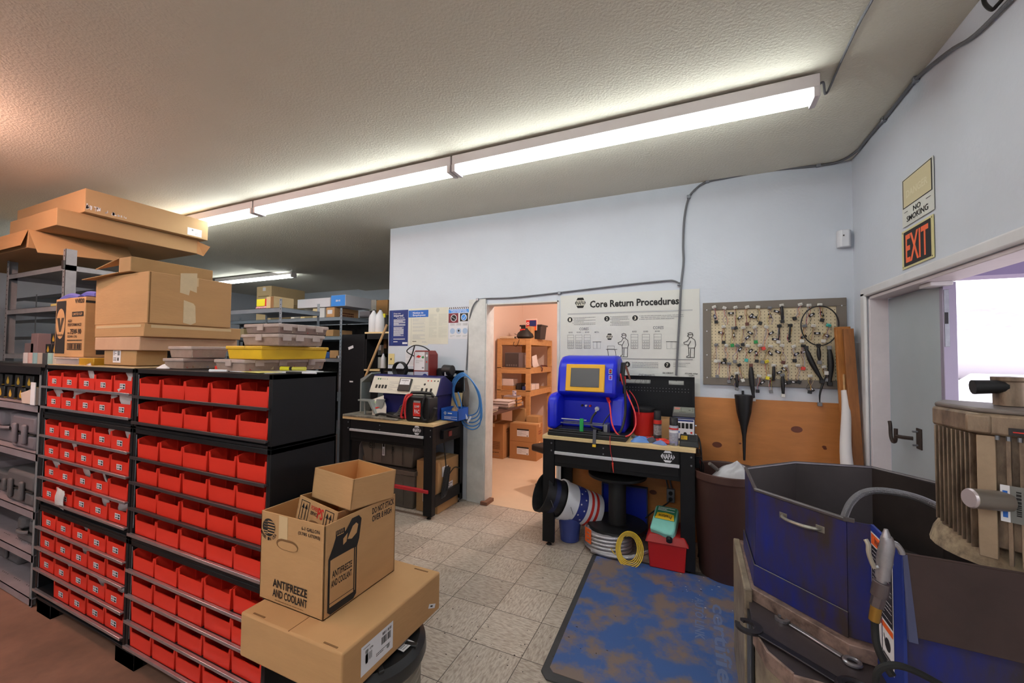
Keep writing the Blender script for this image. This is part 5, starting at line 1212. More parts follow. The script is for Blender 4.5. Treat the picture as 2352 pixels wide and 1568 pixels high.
p.poly([J(*q) for q in ((.285,.72),(.24,.70),(.24,.77),(.30,.81))],1)
p.rect(*J(.155,.83),*J(.245,.84),1)
for k in range(4): p.rect(*J(.15+.026*k,.85),*J(.158+.026*k,.885),1)
p.lift(); p.rect(*J(.07,.135),*J(.41,.142),0); p.rect(*J(.41,.11),*J(.418,.60),1)
p.text('ANTIFREEZE',*J(.10,.40),*J(.37,.475),0,.022); p.text('AND COOLANT',*J(.09,.30),*J(.37,.375),0,.022)
p.build('printing',FB,t,(w+.0004,0,0),LEFTW)
MB().bx((w*.965,d*.86,h-.016),(.003,.10,.018)).build('blue_tape_piece',mat('blue_grey_tape','#8d97a8',.5),t)
# --- power service carton tilted inside it
t,w2,d2,h2=carton('oil_carton','tilted open oil carton with arrow symbols inside the antifreeze carton',AX0+.04,AX0+.255,AY0+.085,AY0+.31,LZ+.135,LZ+.37,M_card,open_=True,rx=math.radians(-5),ry=math.radians(9))
p=Print(); M_psr=M_print_red
for x in (.018,.150):
    p.frame(x,h2*.58,x+.045,h2*.95,.003,0)
    for dx in (.014,.031): p.line([(x+dx,h2*.66),(x+dx,h2*.84)],.004,0); p.poly([(x+dx-.008,h2*.83),(x+dx+.008,h2*.83),(x+dx,h2*.92)],0)
    p.line([(x+.006,h2*.63),(x+.039,h2*.63)],.004,0)
p.text('POWER',.075,h2*.86,.112,h2*.93,1); p.text('SERVICE',.075,h2*.78,.115,h2*.84,0); p.text('PS',.112,h2*.76,.142,h2*.94,1,.03)
p.poly([(.107+.030*math.cos(a),h2*.66+.011*math.sin(a)) for a in [2*PI*i/20 for i in range(20)]],2)
p.text('32oz',.07,h2*.42,.145,h2*.55,0,.025)
p.build('printing',[M_ink,M_print_red,M_cdark],t,(0,-.0004,0),FRONT)
# --- small plain open box on top
t,_,_,_=carton('open_carton','plain open brown box on top of the tilted oil carton',AX0+.10,AX0+.335,AY0+.14,AY0+.36,LZ+.352,LZ+.470,M_card,open_=True,rx=math.radians(-4),ry=math.radians(3),rz=math.radians(-5))
# --- drum
dt=thing('plastic_drum','black rimmed drum with ribbed sides under the long flat carton','drum',(-1.17,1.25,0))
M_dr=mat('drum_black','#222224',.4,var=.1)
prof=[(.001,0),(.195,0),(.20,.01)]
for i in range(14): z=.03+.028*i; prof+=[(.20,z),(.206,z+.008),(.206,z+.018),(.20,z+.026)]
prof+=[(.20,.425),(.001,.425)]
MB().lathe(prof,40,cap=False).build('drum_wall',mat('drum_ribs','#8d8578',.5,.3,var=.2),dt)
MB().lathe([(.001,.43),(.13,.43),(.15,.455),(.20,.460),(.222,.440),(.226,.405),(.222,.395),(.205,.40)],44,cap=False).build('lid_ring',M_dr,dt)
for i in range(8):
    a=2*PI*i/8+.2; MB().bx((.185*math.cos(a),.185*math.sin(a),.461),(.05,.02,.012),(0,0,a)).build('lid_rib',M_dr,dt,bevel=.003)
p=Print(); p.poly([(-.03,-.02),(.03,-.02),(.03,.02),(-.03,.02)],0); p.lift(); p.lines(-.024,-.015,.024,.015,3,1,.4); p.build('lid_sticker',[M_paper,M_grey],dt,(.166,.02,.4655),(0,0,1.5))
tag(MB().prism([(-1.02,1.02),(-.86,.93),(-.80,1.05),(-.98,1.22)],.0,.006,'z').build('rubber_mat_corner',mat('dark_mat','#55504e',.8)),'corner of a dark grey rubber mat beside the drum','mat')
# ================= STACK ON THE CABINETS =================
ZT=1.479
def pbox(name,label,xl,xe,xr,yt,yb,Y,m=None,**k):
    b=fbox(xl,xe,xr,yt,yb,Y); return carton(name,label,b[0],b[1],b[2],b[3],k.pop('z0',b[4]),b[5],m,**k),b
YS=1.17
(tt,_,_,_),b=pbox('low_carton','lowest small brown carton with white shipping label under the flattened cartons',238,312,385,805,838,YS,M_card2,z0=ZT+.008,tape=False)
p=Print(); p.rect(0,0,.085,.075,0); p.lift(); p.lines(.006,.04,.04,.068,4,1,.4); p.bars(.05,.04,.078,.066,7,1); p.lines(.006,.008,.04,.03,3,1,.4,9); p.rect(.05,.01,.065,.028,1)
p.build('shipping_label',[M_paper,M_ink],tt,((b[1]-b[0])*.30,-.0005,.015),FRONT)
zl=b[5]
zs=[zl]
(tt,w,d,h),b=pbox('flat_carton','crumpled pinkish brown flat carton, third from the bottom of the pile',217,320,545,773,804,YS-.01,mat('card_pinkish','#c39a7c',.85,var=.08,vscale=6,bump=.6,bscale=8),z0=zl+.001,tape=False)
z2=b[5]
MB().box(w-.0,w+.0008,.02,d-.02,h-.012,h-.009).build('perforation',mat('perforation','#d8c8a8',.8),tt)
(tt,w,d,h),b=pbox('flat_carton','flat brown carton with pale tape strip right under the big carton',217,330,553,742,773,YS-.01,M_card,z0=z2+.001,tape=False)
z3=b[5]
MB().box(.02,w-.03,-.001,0,h-.02,h-.006).build('tape_strip',M_tape,tt); MB().box(w,w+.001,.03,d-.06,h-.022,h-.006).build('tape_strip',M_tape,tt)
(tt,w,d,h),b=pbox('big_carton','largest brown carton of the pile, with torn white label remains',217,338,532,622,742,YS,M_card,z0=z3+.001)
p=Print(); p.poly([(.0,.12),(.085,.135),(.085,.02),(.05,.03),(.045,.0),(.0,.01)],0); p.poly([(.02,-.16),(.02,-.03),(.07,-.045),(.08,-.06),(.085,-.155),(.06,-.17)],0)
p.build('torn_labels',mat('torn_label','#cdb694',.85,var=.06,vscale=20),tt,(w+.0006,d*.34,h*.62),LEFTW)
z4=b[5]; bx_,by_=b,None
MB().box(w,w+.0007,.004,.010,.004,h-.004).build('edge_crease',M_cdark,tt)
# open topped slim carton with torn flaps lying on it
(tt,w,d,h),b=pbox('slim_carton','slim open carton with torn flaps lying on the largest carton',272,300,490,588,622,YS-.02,M_card2,z0=z4+.004,tape=False)
L=Vector((tt.location))
flap(tt,[(0,0,.004),(-.34,-.03,-.02),(-.28,.17,.0),(0,.16,.004)],M_card2); flap(tt,[(0,0,h),(-.32,.02,h-.035),(-.12,.16,h+.03),(0,.16,h)],M_card2)
MB().box(-.002,.0,.01,d*.5,.006,h-.006).build('open_end',M_ink,tt)
# gear oil carton
(tt,w,d,h),b=pbox('gear_oil_carton','brown gear oil carton marked 75W-90 standing left of the big carton',124,192,300,681,812,YS+.03,M_card,z0=ZT+.045,tape=False)
p=Print(); p.rect(w*.03,h*.06,w*.36,h*.96,0); p.lift(); p.circ(w*.195,h*.57,w*.155,1,28,h*.26); p.lift()
p.poly([(w*.07,h*.67),(w*.17,h*.67),(w*.20,h*.53),(w*.23,h*.67),(w*.32,h*.67),(w*.22,h*.43),(w*.16,h*.43)],2); p.text('Valvoline',w*.07,h*.355,w*.33,h*.40,0,.02)
p.text('VV820',w*.66,h*.90,w*.96,h*.975,0,.02); p.rect(w*.58,h*.68,w*.95,h*.76,0); p.lift(); p.text('LIMITED SLIP',w*.61,h*.70,w*.92,h*.74,1)
p.text('HIGH',w*.45,h*.585,w*.58,h*.635,0,.02); p.text('PERFORMANCE',w*.45,h*.52,w*.9,h*.57,0,.02); p.text('75W-90',w*.54,h*.385,w*.9,h*.475,0,.025); p.text('SAE',w*.45,h*.39,w*.52,h*.42,0); p.text('GEAR OIL',w*.45,h*.33,w*.78,h*.37,2)
p.lines(w*.45,h*.27,w*.93,h*.30,1,0,.5); p.frame(w*.46,h*.13,w*.93,h*.23,.004,0); p.bars(w*.48,h*.14,w*.92,h*.22,14,0)
p.build('printing',[M_ink,mat('card_print_gap','#b98d5f',.85),mat('print_brown','#3a3024',.8)],tt,(0,-.0004,0),FRONT)
p=Print(); p.rect(d*.25,h*.05,d*.95,h*.55,0); p.rect(d*.25,h*.80,d*.95,h*.98,0); p.lift(); p.lift(); p.rect(-.0,h*.90,d*.2,h*.94,0); p.build('printing',[M_ink],tt,(w+.0004,0,0),LEFTW)
for k,(x,y,a) in enumerate(((.02,.04,.1),(.13,.08,-.2),(.2,.15,.3))):
    MB().tube([(x-.05,y,h+.004),(x+.02,y+.02,h+.03+.012*k),(x+.12,y+.03,h+.015+.02*k)],.018,6,3).build('blue_bag_edge',mat('blue_plastic_bag','#6f74cc',.35,alpha=.85),tt)
# thin things under it
q=at(160,826,1,1.15); t=thing('tray_lid','clear plastic tray lid at the left end of the cabinet top','tray',(-3.63,1.14,ZT),0)
M_clear=mat('clear_plastic','#d8c9c8',.25,alpha=.45); M_clearw=mat('dusty_clear_plastic','#c9b6ae',.4,alpha=.72,var=.12,vscale=14)
MB().box(0,.30,0,.20,0,.042).build('tray_body',M_clear,t,bevel=.006); MB().box(-.006,.306,-.006,.206,.036,.044).build('tray_rim',M_clearw,t,bevel=.003)
t=MB().box(-3.30,-3.12,1.13,1.30,ZT,ZT+.045).build('yellow_organizer_box',mat('yellow_clear','#b88a1e',.4,alpha=.9,var=.2,vscale=12),bevel=.004); tag(t,'small amber plastic organizer box beside the tray lid','organizer box')
tag(MB().box(-3.62,-2.62,1.105,1.40,ZT-.001,ZT+.004).build('cardboard_sheet',M_card3),'brown cardboard sheet lying on the left cabinet top','cardboard sheet')
# ================= PARTS ORGANISERS =================
M_parts=[mat('bits_red','#a03028',.6),mat('bits_brown','#8a6a4a',.6),mat('bits_pale','#c8b89a',.6),mat('bits_grey','#6c7a88',.6),mat('bits_dark','#3c3230',.6)]
def organiser(label,xl,xe,xr,yt,yb,Y,z0,body,lidm,latch=True,bits=9,seed=1):
    b=fbox(xl,xe,xr,yt,yb,Y); w,d,h=b[1]-b[0],min(b[3]-b[2],.45),b[5]-z0
    t=thing('organizer_box',label,'organizer box',(b[0],b[2],z0))
    MB().hexa([(.006,.006,0),(w-.006,.006,0),(w-.006,d-.006,0),(.006,d-.006,0)],[(0,0,h-.014),(w,0,h-.014),(w,d,h-.014),(0,d,h-.014)]).build('box_body',body,t,bevel=.004)
    MB().box(-.005,w+.005,-.005,d+.005,h-.016,h).build('lid',lidm,t,bevel=.004)
    if latch:
        for y in (.15,.42,.8): MB().box(w+.004,w+.009,d*y-.02,d*y+.02,h-.03,h-.002).build('latch',lidm,t,bevel=.001)
        MB().box(w*.5-.02,w*.5+.02,-.009,-.004,h-.03,h-.002).build('latch',lidm,t,bevel=.001)
    rr=random.Random(seed)
    if bits:
        b2=MB()
        for k in range(bits):
            y=.01+(d-.02)*k/bits; b2.use(k%5).bx((w-.012,y+(d/bits)*.5,h*.35),(.014,(d-.02)/bits*rr.uniform(.4,.8),h*rr.uniform(.25,.5)),(0,0,rr.uniform(-.2,.2)))
        for k in range(5): b2.use((k+2)%5).bx((w*(.1+.18*k),.014,h*.35),(w*.12*rr.uniform(.5,1),.014,h*rr.uniform(.25,.5)))
        b2.build('small_parts',M_parts,t); 
    return b
M_cl1=mat('dusty_clear_a','#b89e90',.4,alpha=.68,var=.15,vscale=18)
z=ZT
bb=organiser('long clear organizer at the bottom of the stack, near the marker',494,562,745,826,854,at(562,854,2,ZT).y,ZT,M_cl1,M_clearw,seed=1)
Yo=bb[2]
b=organiser('yellow lidded organizer smudged black, between two clear ones',521,600,752,794,823,Yo+.01,bb[5]+.002,M_yellow,mat('yellow_lid','#d9ab28',.5,col2='#6d5a28',vscale=20,thresh=(.25,.42)),latch=False,bits=0)
b=organiser('cloudy clear organizer resting on the yellow one',556,640,743,766,795,Yo+.03,b[5]+.002,M_cl1,M_clearw,seed=3)
b=organiser('topmost clear organizer of the stack',563,640,752,742,768,Yo+.03,b[5]+.002,mat('dusty_clear_b','#a89086',.4,alpha=.66,var=.2,vscale=14),M_clearw,seed=4)
b=organiser('small clear organizer left of the long one, lower',376,420,500,823,852,Yo-.0,ZT,M_cl1,M_clearw,latch=False,seed=5,bits=5)
b2=organiser('small clear organizer lying on the lower left one',388,440,522,795,823,Yo+.02,b[5]+.002,M_cl1,M_clearw,latch=False,seed=6,bits=6)
tag(MB().box(0,.09,0,.12,0,.02).build('red_parts_tray',M_red,None,(tuple(at(470,850,2,ZT))[0]-.02,Yo+.06,ZT),bevel=.003),'small red plastic tray between the clear organizers','tray')
tag(MB().hexa([(0,0,0),(.30,-.04,0),(.36,.20,0),(.06,.26,0)],[(0,0,.002),(.30,-.04,.002),(.36,.20,.004),(.06,.26,.002)]).build('paper_sheet',M_paper,None,(-1.93,1.16,ZT)),'white paper sheet under the yellow marker','paper')
tag(MB().hexa([(0,0,0),(.16,-.03,0),(.18,.06,0),(.02,.09,0)],[(0,0,.0015),(.16,-.03,.0015),(.18,.06,.0015),(.02,.09,.0015)]).build('yellow_note',mat('yellow_note','#d8cf7a',.8),None,(-1.80,1.13,ZT+.003)),'pale yellow note at the cabinet corner','note')
t=thing('highlighter','thick yellow highlighter lying on the white paper','marker',tuple(at(645,846,2,ZT+.014)),.35)
MB().cyl((0,0,0),(.045,0,0),.010,.009).build('cap',mat('hi_yellow','#e6dc2a',.4),t); MB().cyl((.045,0,0),(.058,0,0),.009).build('collar',M_ink,t); MB().cyl((.058,0,0),(.12,0,0),.009).build('barrel',mat('hi_yellow2','#c9bf4a',.4),t)
t=thing('ballpoint_pen','black and white pen lying in front of the highlighter','pen',tuple(at(658,855,2,ZT+.008)),.30)
MB().cyl((0,0,0),(.07,0,0),.0045).build('barrel',M_ink,t); MB().cyl((.07,0,0),(.13,0,0),.0045).build('barrel_end',M_white,t)
tag(MB().cyl((0,0,0),(.07,.03,0),.007,.005).build('white_marker',M_white,None,tuple(at(482,851,2,ZT+.008))),'short white marker beside the long clear organizer','marker')
rag('crumpled_paper','crumpled white paper left of the small clear organizer',at(385,846,2,ZT).x,at(385,846,2,ZT).y,ZT,.05,.04,.03,M_paper,3,'paper')
# ================= LOW GREY SHELVING, LEFT =================
M_shelf=mat('shelf_enamel','#8f8388',.5,.1,var=.10,vscale=7); M_shd=mat('shelf_shadow_side','#77706f',.5,.1,var=.1)
M_post=mat('post_enamel','#8f9296',.45,.3,var=.1,vscale=9)
SX0,SX1,SY0,SY1=-7.3,-3.69,1.10,1.54
sz=[1.225,.925,.572,.31,.05]
t=thing('shelving_unit','low grey steel shelving left of the bin cabinets holding tool cases','shelving unit',(SX0,SY0,0))
w=SX1-SX0; d=SY1-SY0
for z in sz:
    s=MB().box(0,w,0,d,z-.004,z).box(0,w,0,.003,z-.045,z).box(0,w,d-.003,d,z-.045,z).build('shelf',M_shelf,t)
    if z<.7:
        p=Print()
        for i in range(int(w/.028)): 
            if i%7<4: p.rect(.02+i*.028,.05,.03+i*.028,.056,0)
        p.build('shelf_slots',M_ink,s,(0,0,z-.0002),(0,0,0))
for x in (0,w/3,2*w/3,w-.03): 
    for y in (0,d-.03):
        if x==w-.03 or y>0 or x<w-.1: MB().box(x,x+.028,y,y+.003,0,1.46).box(x,x+.003,y,y+.028,0,1.46).build('upright',M_post,t)
MB().box(0,w,d,d+.004,0,1.46).build('back_sheet',mat('shelf_back','#5a5756',.6),t)
MB().box(0,w,0,d,1.44,1.46).box(0,w,-.004,0,1.415,1.462).build('top_shelf',M_black,t)
# gray blow moulded cases
M_case=mat('case_mauve_grey','#766c72',.5,var=.06); M_case2=mat('case_grey','#5c585a',.55,var=.06)
def toolcase(x,z,w,d,h,label,m,yo=.06,notch=True,rz=0):
    t=thing('tool_case',label,'tool case',(x,SY0+yo,z+.001),rz)
    MB().box(0,w,0,d,0,h*.44).build('lower_shell',m,t,bevel=.018)
    if notch:
        MB().prism([(0,0),(w*.30,0),(w*.36,.05),(w*.62,.05),(w*.68,0),(w,0),(w,d),(0,d)],h*.45,h,'z').build('upper_shell',m,t,bevel=.018)
        MB().tube([(w*.27,.0,h*.5),(w*.35,-.02,h*.5),(w*.63,-.02,h*.5),(w*.71,.0,h*.5)],.012,8,3).build('handle',m,t)
    else:
        MB().box(0,w,.0,d,h*.45,h).build('upper_shell',m,t,bevel=.02)
        for x_ in (w*.2,w*.62): MB().box(x_,x_+.045,-.022,.0,h*.15,h*.75).build('latch',m,t,bevel=.01)
    MB().box(.006,w-.006,-.003,d,h*.43,h*.46).build('seam',M_cdark if False else M_ink,t)
    return t
toolcase(-4.60,sz[1],.40,.26,.21,'mauve grey tool case with recessed handle on the upper case shelf',M_case,.05)
toolcase(-4.18,sz[1],.36,.30,.215,'rounded grey tool case right of the one with the recessed handle',M_case,.02,False)
toolcase(-4.60,sz[2],.34,.28,.14,'small grey tool case with latches on the third case shelf',M_case2,.06,False)
toolcase(-4.22,sz[2],.42,.30,.20,'larger grey tool case with latches beside the small one',M_case2,.02,False)
toolcase(-4.13,sz[3],.26,.26,.15,'grey tool case alone on the fourth shelf',M_case2,.05)
toolcase(-4.84,sz[4],.5,.3,.18,'dark low case in the shade of the bottom shelf',M_case2,.12,False)
# white and grey cartons
for x,w_,h_,z,l,m_ in ((-5.28,.62,.17,sz[2],'flat grey and white carton on the third shelf',M_shelf),(-4.93,.12,.13,sz[1],'small pale box with label beside the tool case',mat('pale_pink_box','#b8a2a2',.7)),(-5.10,.14,.11,sz[1],'second small pale box at the left edge',mat('pale_pink_box','#b8a2a2'))):
    t,w1,d1,h1=carton('shelf_carton',l,x,x+w_,SY0+.06,SY0+.30,z+.001,z+h_,m_,tape=False)
    p=Print(); p.rect(w1*.1,h1*.3,w1*.9,h1*.6,0); p.lift(); p.lines(w1*.15,h1*.35,w1*.85,h1*.55,2,1,.5); p.build('box_label',[M_paper,M_grey],t,(0,-.0005,0),FRONT)
# black boxes with yellow drop marks
def dropbox(x,y,z,label,w=.10,h=.085,d=.26,rz=0,grp=None):
    t=thing('black_parts_box',label,'parts box',(x,y,z),rz,grp)
    MB().box(0,w,0,d,0,h).build('box_body',mat('glossy_black_card','#1d1d1e',.35),t,bevel=.004)
    p=Print(); p.poly([(w*.5,h*.85),(w*.72,h*.38),(w*.62,h*.2),(w*.38,h*.2),(w*.28,h*.38)],0); p.build('drop_mark',mat('mustard_ink','#c79a2c',.5),t,(0,-.0006,0),FRONT)
    p=Print(); p.rect(0,h*.06,d,h*.12,0); p.build('yellow_line',mat('mustard_ink','#c79a2c'),t,(w+.0006,0,0),LEFTW); return t
k=0
for j,(n,z) in enumerate(((5,sz[0]+.001),(4,sz[0]+.088))):
    for i in range(n):
        x=-4.05-.155*i-(.05 if j else 0)-(.02*i); k+=1
        dropbox(x,SY0+.05,z,f'black parts box with yellow drop, {ordn[i]} from the right in the {"lower" if j==0 else "upper"} layer',group if False else .12,grp='black boxes with a yellow drop mark') if False else dropbox(x,SY0+.05,z,f'black box with yellow drop, {ordn[i]} from the right, {"lower" if j==0 else "upper"} layer, low shelving',.12,.085,.28)
t=thing('opened_box','opened white-lined carton lying beside the black parts boxes','open box',(-3.93,SY0-.01,sz[0]+.001))
MB().hexa([(0,0,0),(.20,0,0),(.20,.2,0),(0,.2,0)],[(-.1,.02,.06),(.2,0,.11),(.2,.2,.11),(-.02,.2,.07)]).build('carton_body',mat('pale_card','#c8b4a8',.7),t,bevel=.004)
MB().box(.14,.205,-.004,0,.0,.14).build('white_end',M_paper,t)
# ================= TALL SHELVING BEHIND =================
TY0,TY1=1.56,2.2; TX1=at(147,700,1,TY0).x; TX0=TX1-1.24
t=thing('tall_shelving_unit','tall perforated steel shelving behind the bin cabinets carrying the big flat cartons','shelving unit',(TX0,TY0,0))
w=TX1-TX0; d=TY1-TY0
zz=[at(147,608,1,TY0).z,at(147,700,1,TY0).z,at(147,814,1,TY0).z,.95,.5,.08]; ztop=at(147,572,1,TY0).z
for z in zz:
    MB().box(0,w,0,d,z-.003,z).box(0,w,0,.003,z-.045,z).box(0,w,d-.003,d,z-.045,z).box(0,.003,0,d,z-.045,z).box(w-.003,w,0,d,z-.045,z).build('shelf',M_post,t)
for x in (0,w-.045):
    for y in (-.003,d):
        u=MB().box(x,x+.045,y,y+.003,0,ztop).box(x+.042 if x else x,x+.045 if x else x+.003,y,y+(.07 if y<0 else .003),0,ztop).build('upright',M_post,t)
        if y<0:
            p=Print()
            for i in range(int(ztop/.045)): 
                zc=.03+.045*i
                if zc>1.3: p.circ(x+.022,zc,.0075,0,8)
            p.build('upright_holes',M_ink,u,(0,y,0),FRONT)
MB().box(0,w,d-.002,d,.0,zz[0]-.06).build('back_sheet',mat('shelf_back_dark','#3b3d3c',.35,.3,var=.3,vscale=3),t)
for x in (w-.04,): MB().bx((x+.02,-.008,zz[0]+.0),(.04,.012,.07)).build('corner_bracket',mat('bracket_dark','#4a4644',.4,.5),t)
for i,(x,z,c) in enumerate(((.62,zz[2],0),(.75,zz[2],0),(.72,zz[2]+.095,0),(.85,zz[2]+.095,0))):
    dropbox(TX0+x+.1,TY0+.06,z+.001 if i<2 else z,f'black parts box with yellow drop on the tall shelving, {["lower left","lower right","upper left","upper right"][i]}',.115,.09,.3)
for i,(x,w_,h_,c) in enumerate(((.30,.2,.10,'#7a6a6c'),(.44,.14,.19,'#8a7476'))):
    carton('shelf_carton',['flat dark carton','pinkish grey carton with open flap'][i]+' beside the black parts boxes on the tall shelving',TX0+x,TX0+x+w_,TY0+.05,TY0+.4,zz[2]+.001,zz[2]+h_,mat('card_mauve%d'%i,c,.7),tape=False)
for i in range(7):
    c=['#b8b4b4','#b89a94','#7fa0a4','#a89c90','#3a3a3c','#8fb0a8','#b8aea0'][i]
    tag(MB().cyl((0,0,0),(0,0,.085),.03,seg=14).build('small_bottle',mat('bottle_c%d'%i,c,.5),None,(TX0+.35+.085*i,TY0+.1,zz[3]+.0) if False else (-4.95+.09*i,SY0+.30,1.4605)),f'small pale bottle, {ordn[i]} from the left on the black shelf top','bottle')
for i,(x,l,w_,c) in enumerate(((.9,'white',.12,'#cfcfc8'),(.72,'yellow flat',.16,'#cdbd74'))):
    carton('shelf_carton',f'{l} box on the second shelf of the tall unit',TX0+x,TX0+x+w_,TY0+.08,TY0+.35,zz[1]+.001,zz[1]+(.07 if i==0 else .04),mat('cb%d'%i,c,.7),tape=False)
# big flat cartons on top of it (they overhang toward the viewer)
TYB=TY0-.10
ztp=max(zz[0],ztop)+.004
b1=fbox(-120,62,455,522,592,TYB-.04)
M_cardL=mat('cardboard_large','#ad8a60',.85,var=.05,vscale=2,bump=.2,bscale=10)
t,w,d,h=carton('long_carton','lowest big flat carton with a sagging flap on the tall shelving',b1[0],b1[1],b1[2],b1[2]+.66,ztp,ztp+.155,M_cardL,tape=False)
flap(t,[(w,0,h),(w+.0,d,h),(w+.18,d*.98,-.01),(w+.10,.03,-.045)],M_cardL); 
flap(t,[(0,-.002,h),(w,-.002,h),(w,-.04,.01),(0,-.05,.0)],M_card)
zA=ztp+.157
b2_=fbox(20,126,472,492,578,TYB)
hh=.145
t,w,d,h=carton('long_carton','middle big flat carton with a torn corner on the tall shelving',b2_[0],b2_[1],TYB,TYB+1.05,zA,zA+hh,M_cardL,tape=False)
flap(t,[(w,d-.02,h*.9),(w+.10,d+.05,h*.55),(w+.04,d+.02,-.02),(w,d-.02,.0)],M_card2)
zB=zA+hh+.002
b3=fbox(38,192,455,456,530,TYB+.14)
t,w,d,h=carton('long_carton','topmost big carton under the ceiling with a white label near its far end',b3[0],b3[1],TYB+.14,TYB+.14+.95,zB,zB+.20,mat('cardboard_top','#b8966c',.85,var=.05,vscale=2),seam=False,tape=False)
p=Print(); p.rect(0,0,.13,.075,0); p.lift(); p.circ(.045,.055,.009,1,10); p.lines(.07,.01,.115,.035,3,1,.35); p.build('shipping_label',[M_paper,M_grey],t,(w+.0006,d-.19,.015),LEFTW)
rr=random.Random(9); p=Print()
for i in range(40): x=rr.uniform(0,.30); p.rect(x,.01+rr.uniform(0,.05)*(1-x/.35),x+rr.uniform(.003,.015),.013+rr.uniform(0,.05)*(1-x/.35)+.003,0)
p.build('scuff_marks',M_paper,t,(w+.0006,.005,.012),LEFTW)

# dark racks deeper in the left aisle
M_dk=mat('dark_rack_steel','#4c4f50',.35,.5,var=.25,vscale=3,stretch=(1,6,6))
for (x0,x1,y0,l) in ((-10.6,-6.35,2.75,'long dark steel rack seen between the posts of the tall unit'),):
    t=thing('storage_rack',l,'shelving unit',(x0,y0,0)); w=x1-x0; d=.6
    for z in (2.42,2.05,1.78,1.50,1.2,.7,.15): MB().box(0,w,0,d,z-.003,z).box(0,w,0,.003,z-.05,z).build('shelf',M_dk,t)
    for i in range(5): MB().box(i*(w-.04)/4,i*(w-.04)/4+.04,-.003,0,0,2.45).build('upright',M_post,t)
    MB().box(0,w,d,d+.003,0,2.42).build('back_sheet',M_dk,t)
    for i,(x,ww,z,h_,c) in enumerate(((w-1.2,.5,2.05,.12,'#5a5052'),(w-2.0,.4,1.78,.12,'#a08a3a'),(w-1.3,.6,1.78,.10,'#8c7a56'),(w-.7,.4,1.50,.14,'#8a7448'),(w-2.4,.5,1.50,.16,'#4a4648'))):
        carton('shelf_carton',['dark mauve','yellowish','tan','ochre','charcoal'][i]+' carton on the dark rack deep in the left aisle',x0+x,x0+x+ww,y0+.05,y0+.4,z+.001,z+h_,mat('dk%d'%i,c,.7),tape=False)
# ================= FAR LEFT STORAGE BEHIND THE CABINETS =================
M_sg=mat('far_shelf_grey','#8a929c',.45,.3,var=.08)
def rack(name,label,x0,x1,y0,y1,zs,ztop,m=M_sg,up=.04):
    t=thing(name,label,'shelving unit',(x0,y0,0)); w=x1-x0; d=y1-y0
    for z in zs: MB().box(0,w,0,d,z-.004,z).box(0,w,0,.003,z-.05,z).box(w-.003,w,0,d,z-.05,z).box(0,w,d-.003,d,z-.05,z).build('shelf',m,t)
    for x in (0,w-up):
        for y in (0,d-.003): 
            u=MB().box(x,x+up,y-.003,y,0,ztop).build('upright',m,t)
            if y==0:
                p=Print()
                for i in range(int((ztop-1.2)/.05)): p.circ(x+up/2,1.25+.05*i,.007,0,6)
                p.build('upright_holes',M_ink,u,(0,-.003,0),FRONT)
    return t
# unit A: nearest, upright at column 645
A1=at(648,700,1,3.05); rack('storage_rack','grey steel rack with upright standing behind the clear organizers',A1.x-1.0,A1.x,3.05,3.55,[at(640,706,1,3.05).z,1.35,.9],at(645,686,1,3.05).z)
zA_=at(640,706,1,3.05).z
b=MB(); 
t=MB().box(0,.22,0,.28,0,.045).build('red_wrapped_pack',mat('red_shiny_wrap','#8e1f2c',.25,col2='#c9a0a4',vscale=30,thresh=(.3,.7)),None,(A1.x-.62,3.15,zA_+.001),bevel=.02); tag(t,'shiny red wrapped pack on the rack shelf beside the big carton','wrapped pack')
t=thing('yellow_red_box','yellow and red box on the red wrapped pack','box',(A1.x-.62,3.17,zA_+.048)); MB().box(0,.15,0,.2,0,.085).build('box_body',mat('box_yellow','#d8d020',.6),t,bevel=.003); MB().box(.15,.2,0,.2,0,.085).build('red_end',M_print_red,t,bevel=.003)
t,w,d,h=carton('shelf_carton','plain brown carton standing right of the yellow and red box',A1.x-.40,A1.x-.27,3.14,3.4,zA_+.001,zA_+.15,M_card3,tape=False); MB().box(w*.6,w+.001,-.001,0,0.002,h-.002).build('dark_side',M_cdark,t)
# unit B behind it
YB1=4.15; B1=at(786,740,1,YB1)
zB_=at(780,727,1,YB1).z
rack('storage_rack','second grey rack with two shelves of mixed cartons behind the first',B1.x-3.2,B1.x,YB1,YB1+.6,[zB_,1.80,1.49,.95,.5],at(783,707,1,YB1).z)
def bpx(name,label,xl,xe,xr,yt,yb,Y,m,**k):
    b=fbox(xl,xe,xr,yt,yb,Y); z0=k.pop('z0',b[4]); dd=k.pop('d',None)
    return carton(name,label,b[0],b[1],b[2],b[2]+(dd or min(.6,max(.1,b[3]-b[2]))),z0,z0+(b[5]-b[4]),m,**k)
t,w,d,h=bpx('tall_carton','tall pale brown carton with printed lines standing on the second rack',588,622,700,648,726,YB1+.04,M_card3,z0=zB_+.001)
p=Print(); p.lines(w*.12,h*.25,w*.9,h*.75,5,0,.35,2); p.rect(w*.42,h*.86,w*.62,h*.96,1); p.build('printing',[mat('faded_print','#8a744c',.8),M_paper],t,(0,-.0006,0),FRONT)
p=Print(); p.lines(d*.3,h*.42,d*.8,h*.52,2,0,.4,3); p.build('printing',[mat('faded_print','#8a744c')],t,(w+.0006,0,0),LEFTW)
row=[(668,676,690,707,'#d5d3c8','small white-faced carton left of the row'),(690,700,716,705,'#cdbb8c','small tan carton second in the row'),(718,728,738,703,'#cdbd94','pale tan carton third in the row'),(731,745,750,702,'#d0d0d0','narrow white carton fourth in the row')]
for xl,xe,xr,yt,c,l in row: bpx('shelf_carton',l+' on the second rack',xl,xe,xr,yt,725,YB1+.06,mat('c'+c,c,.8),z0=zB_+.001,tape=False,d=.3)
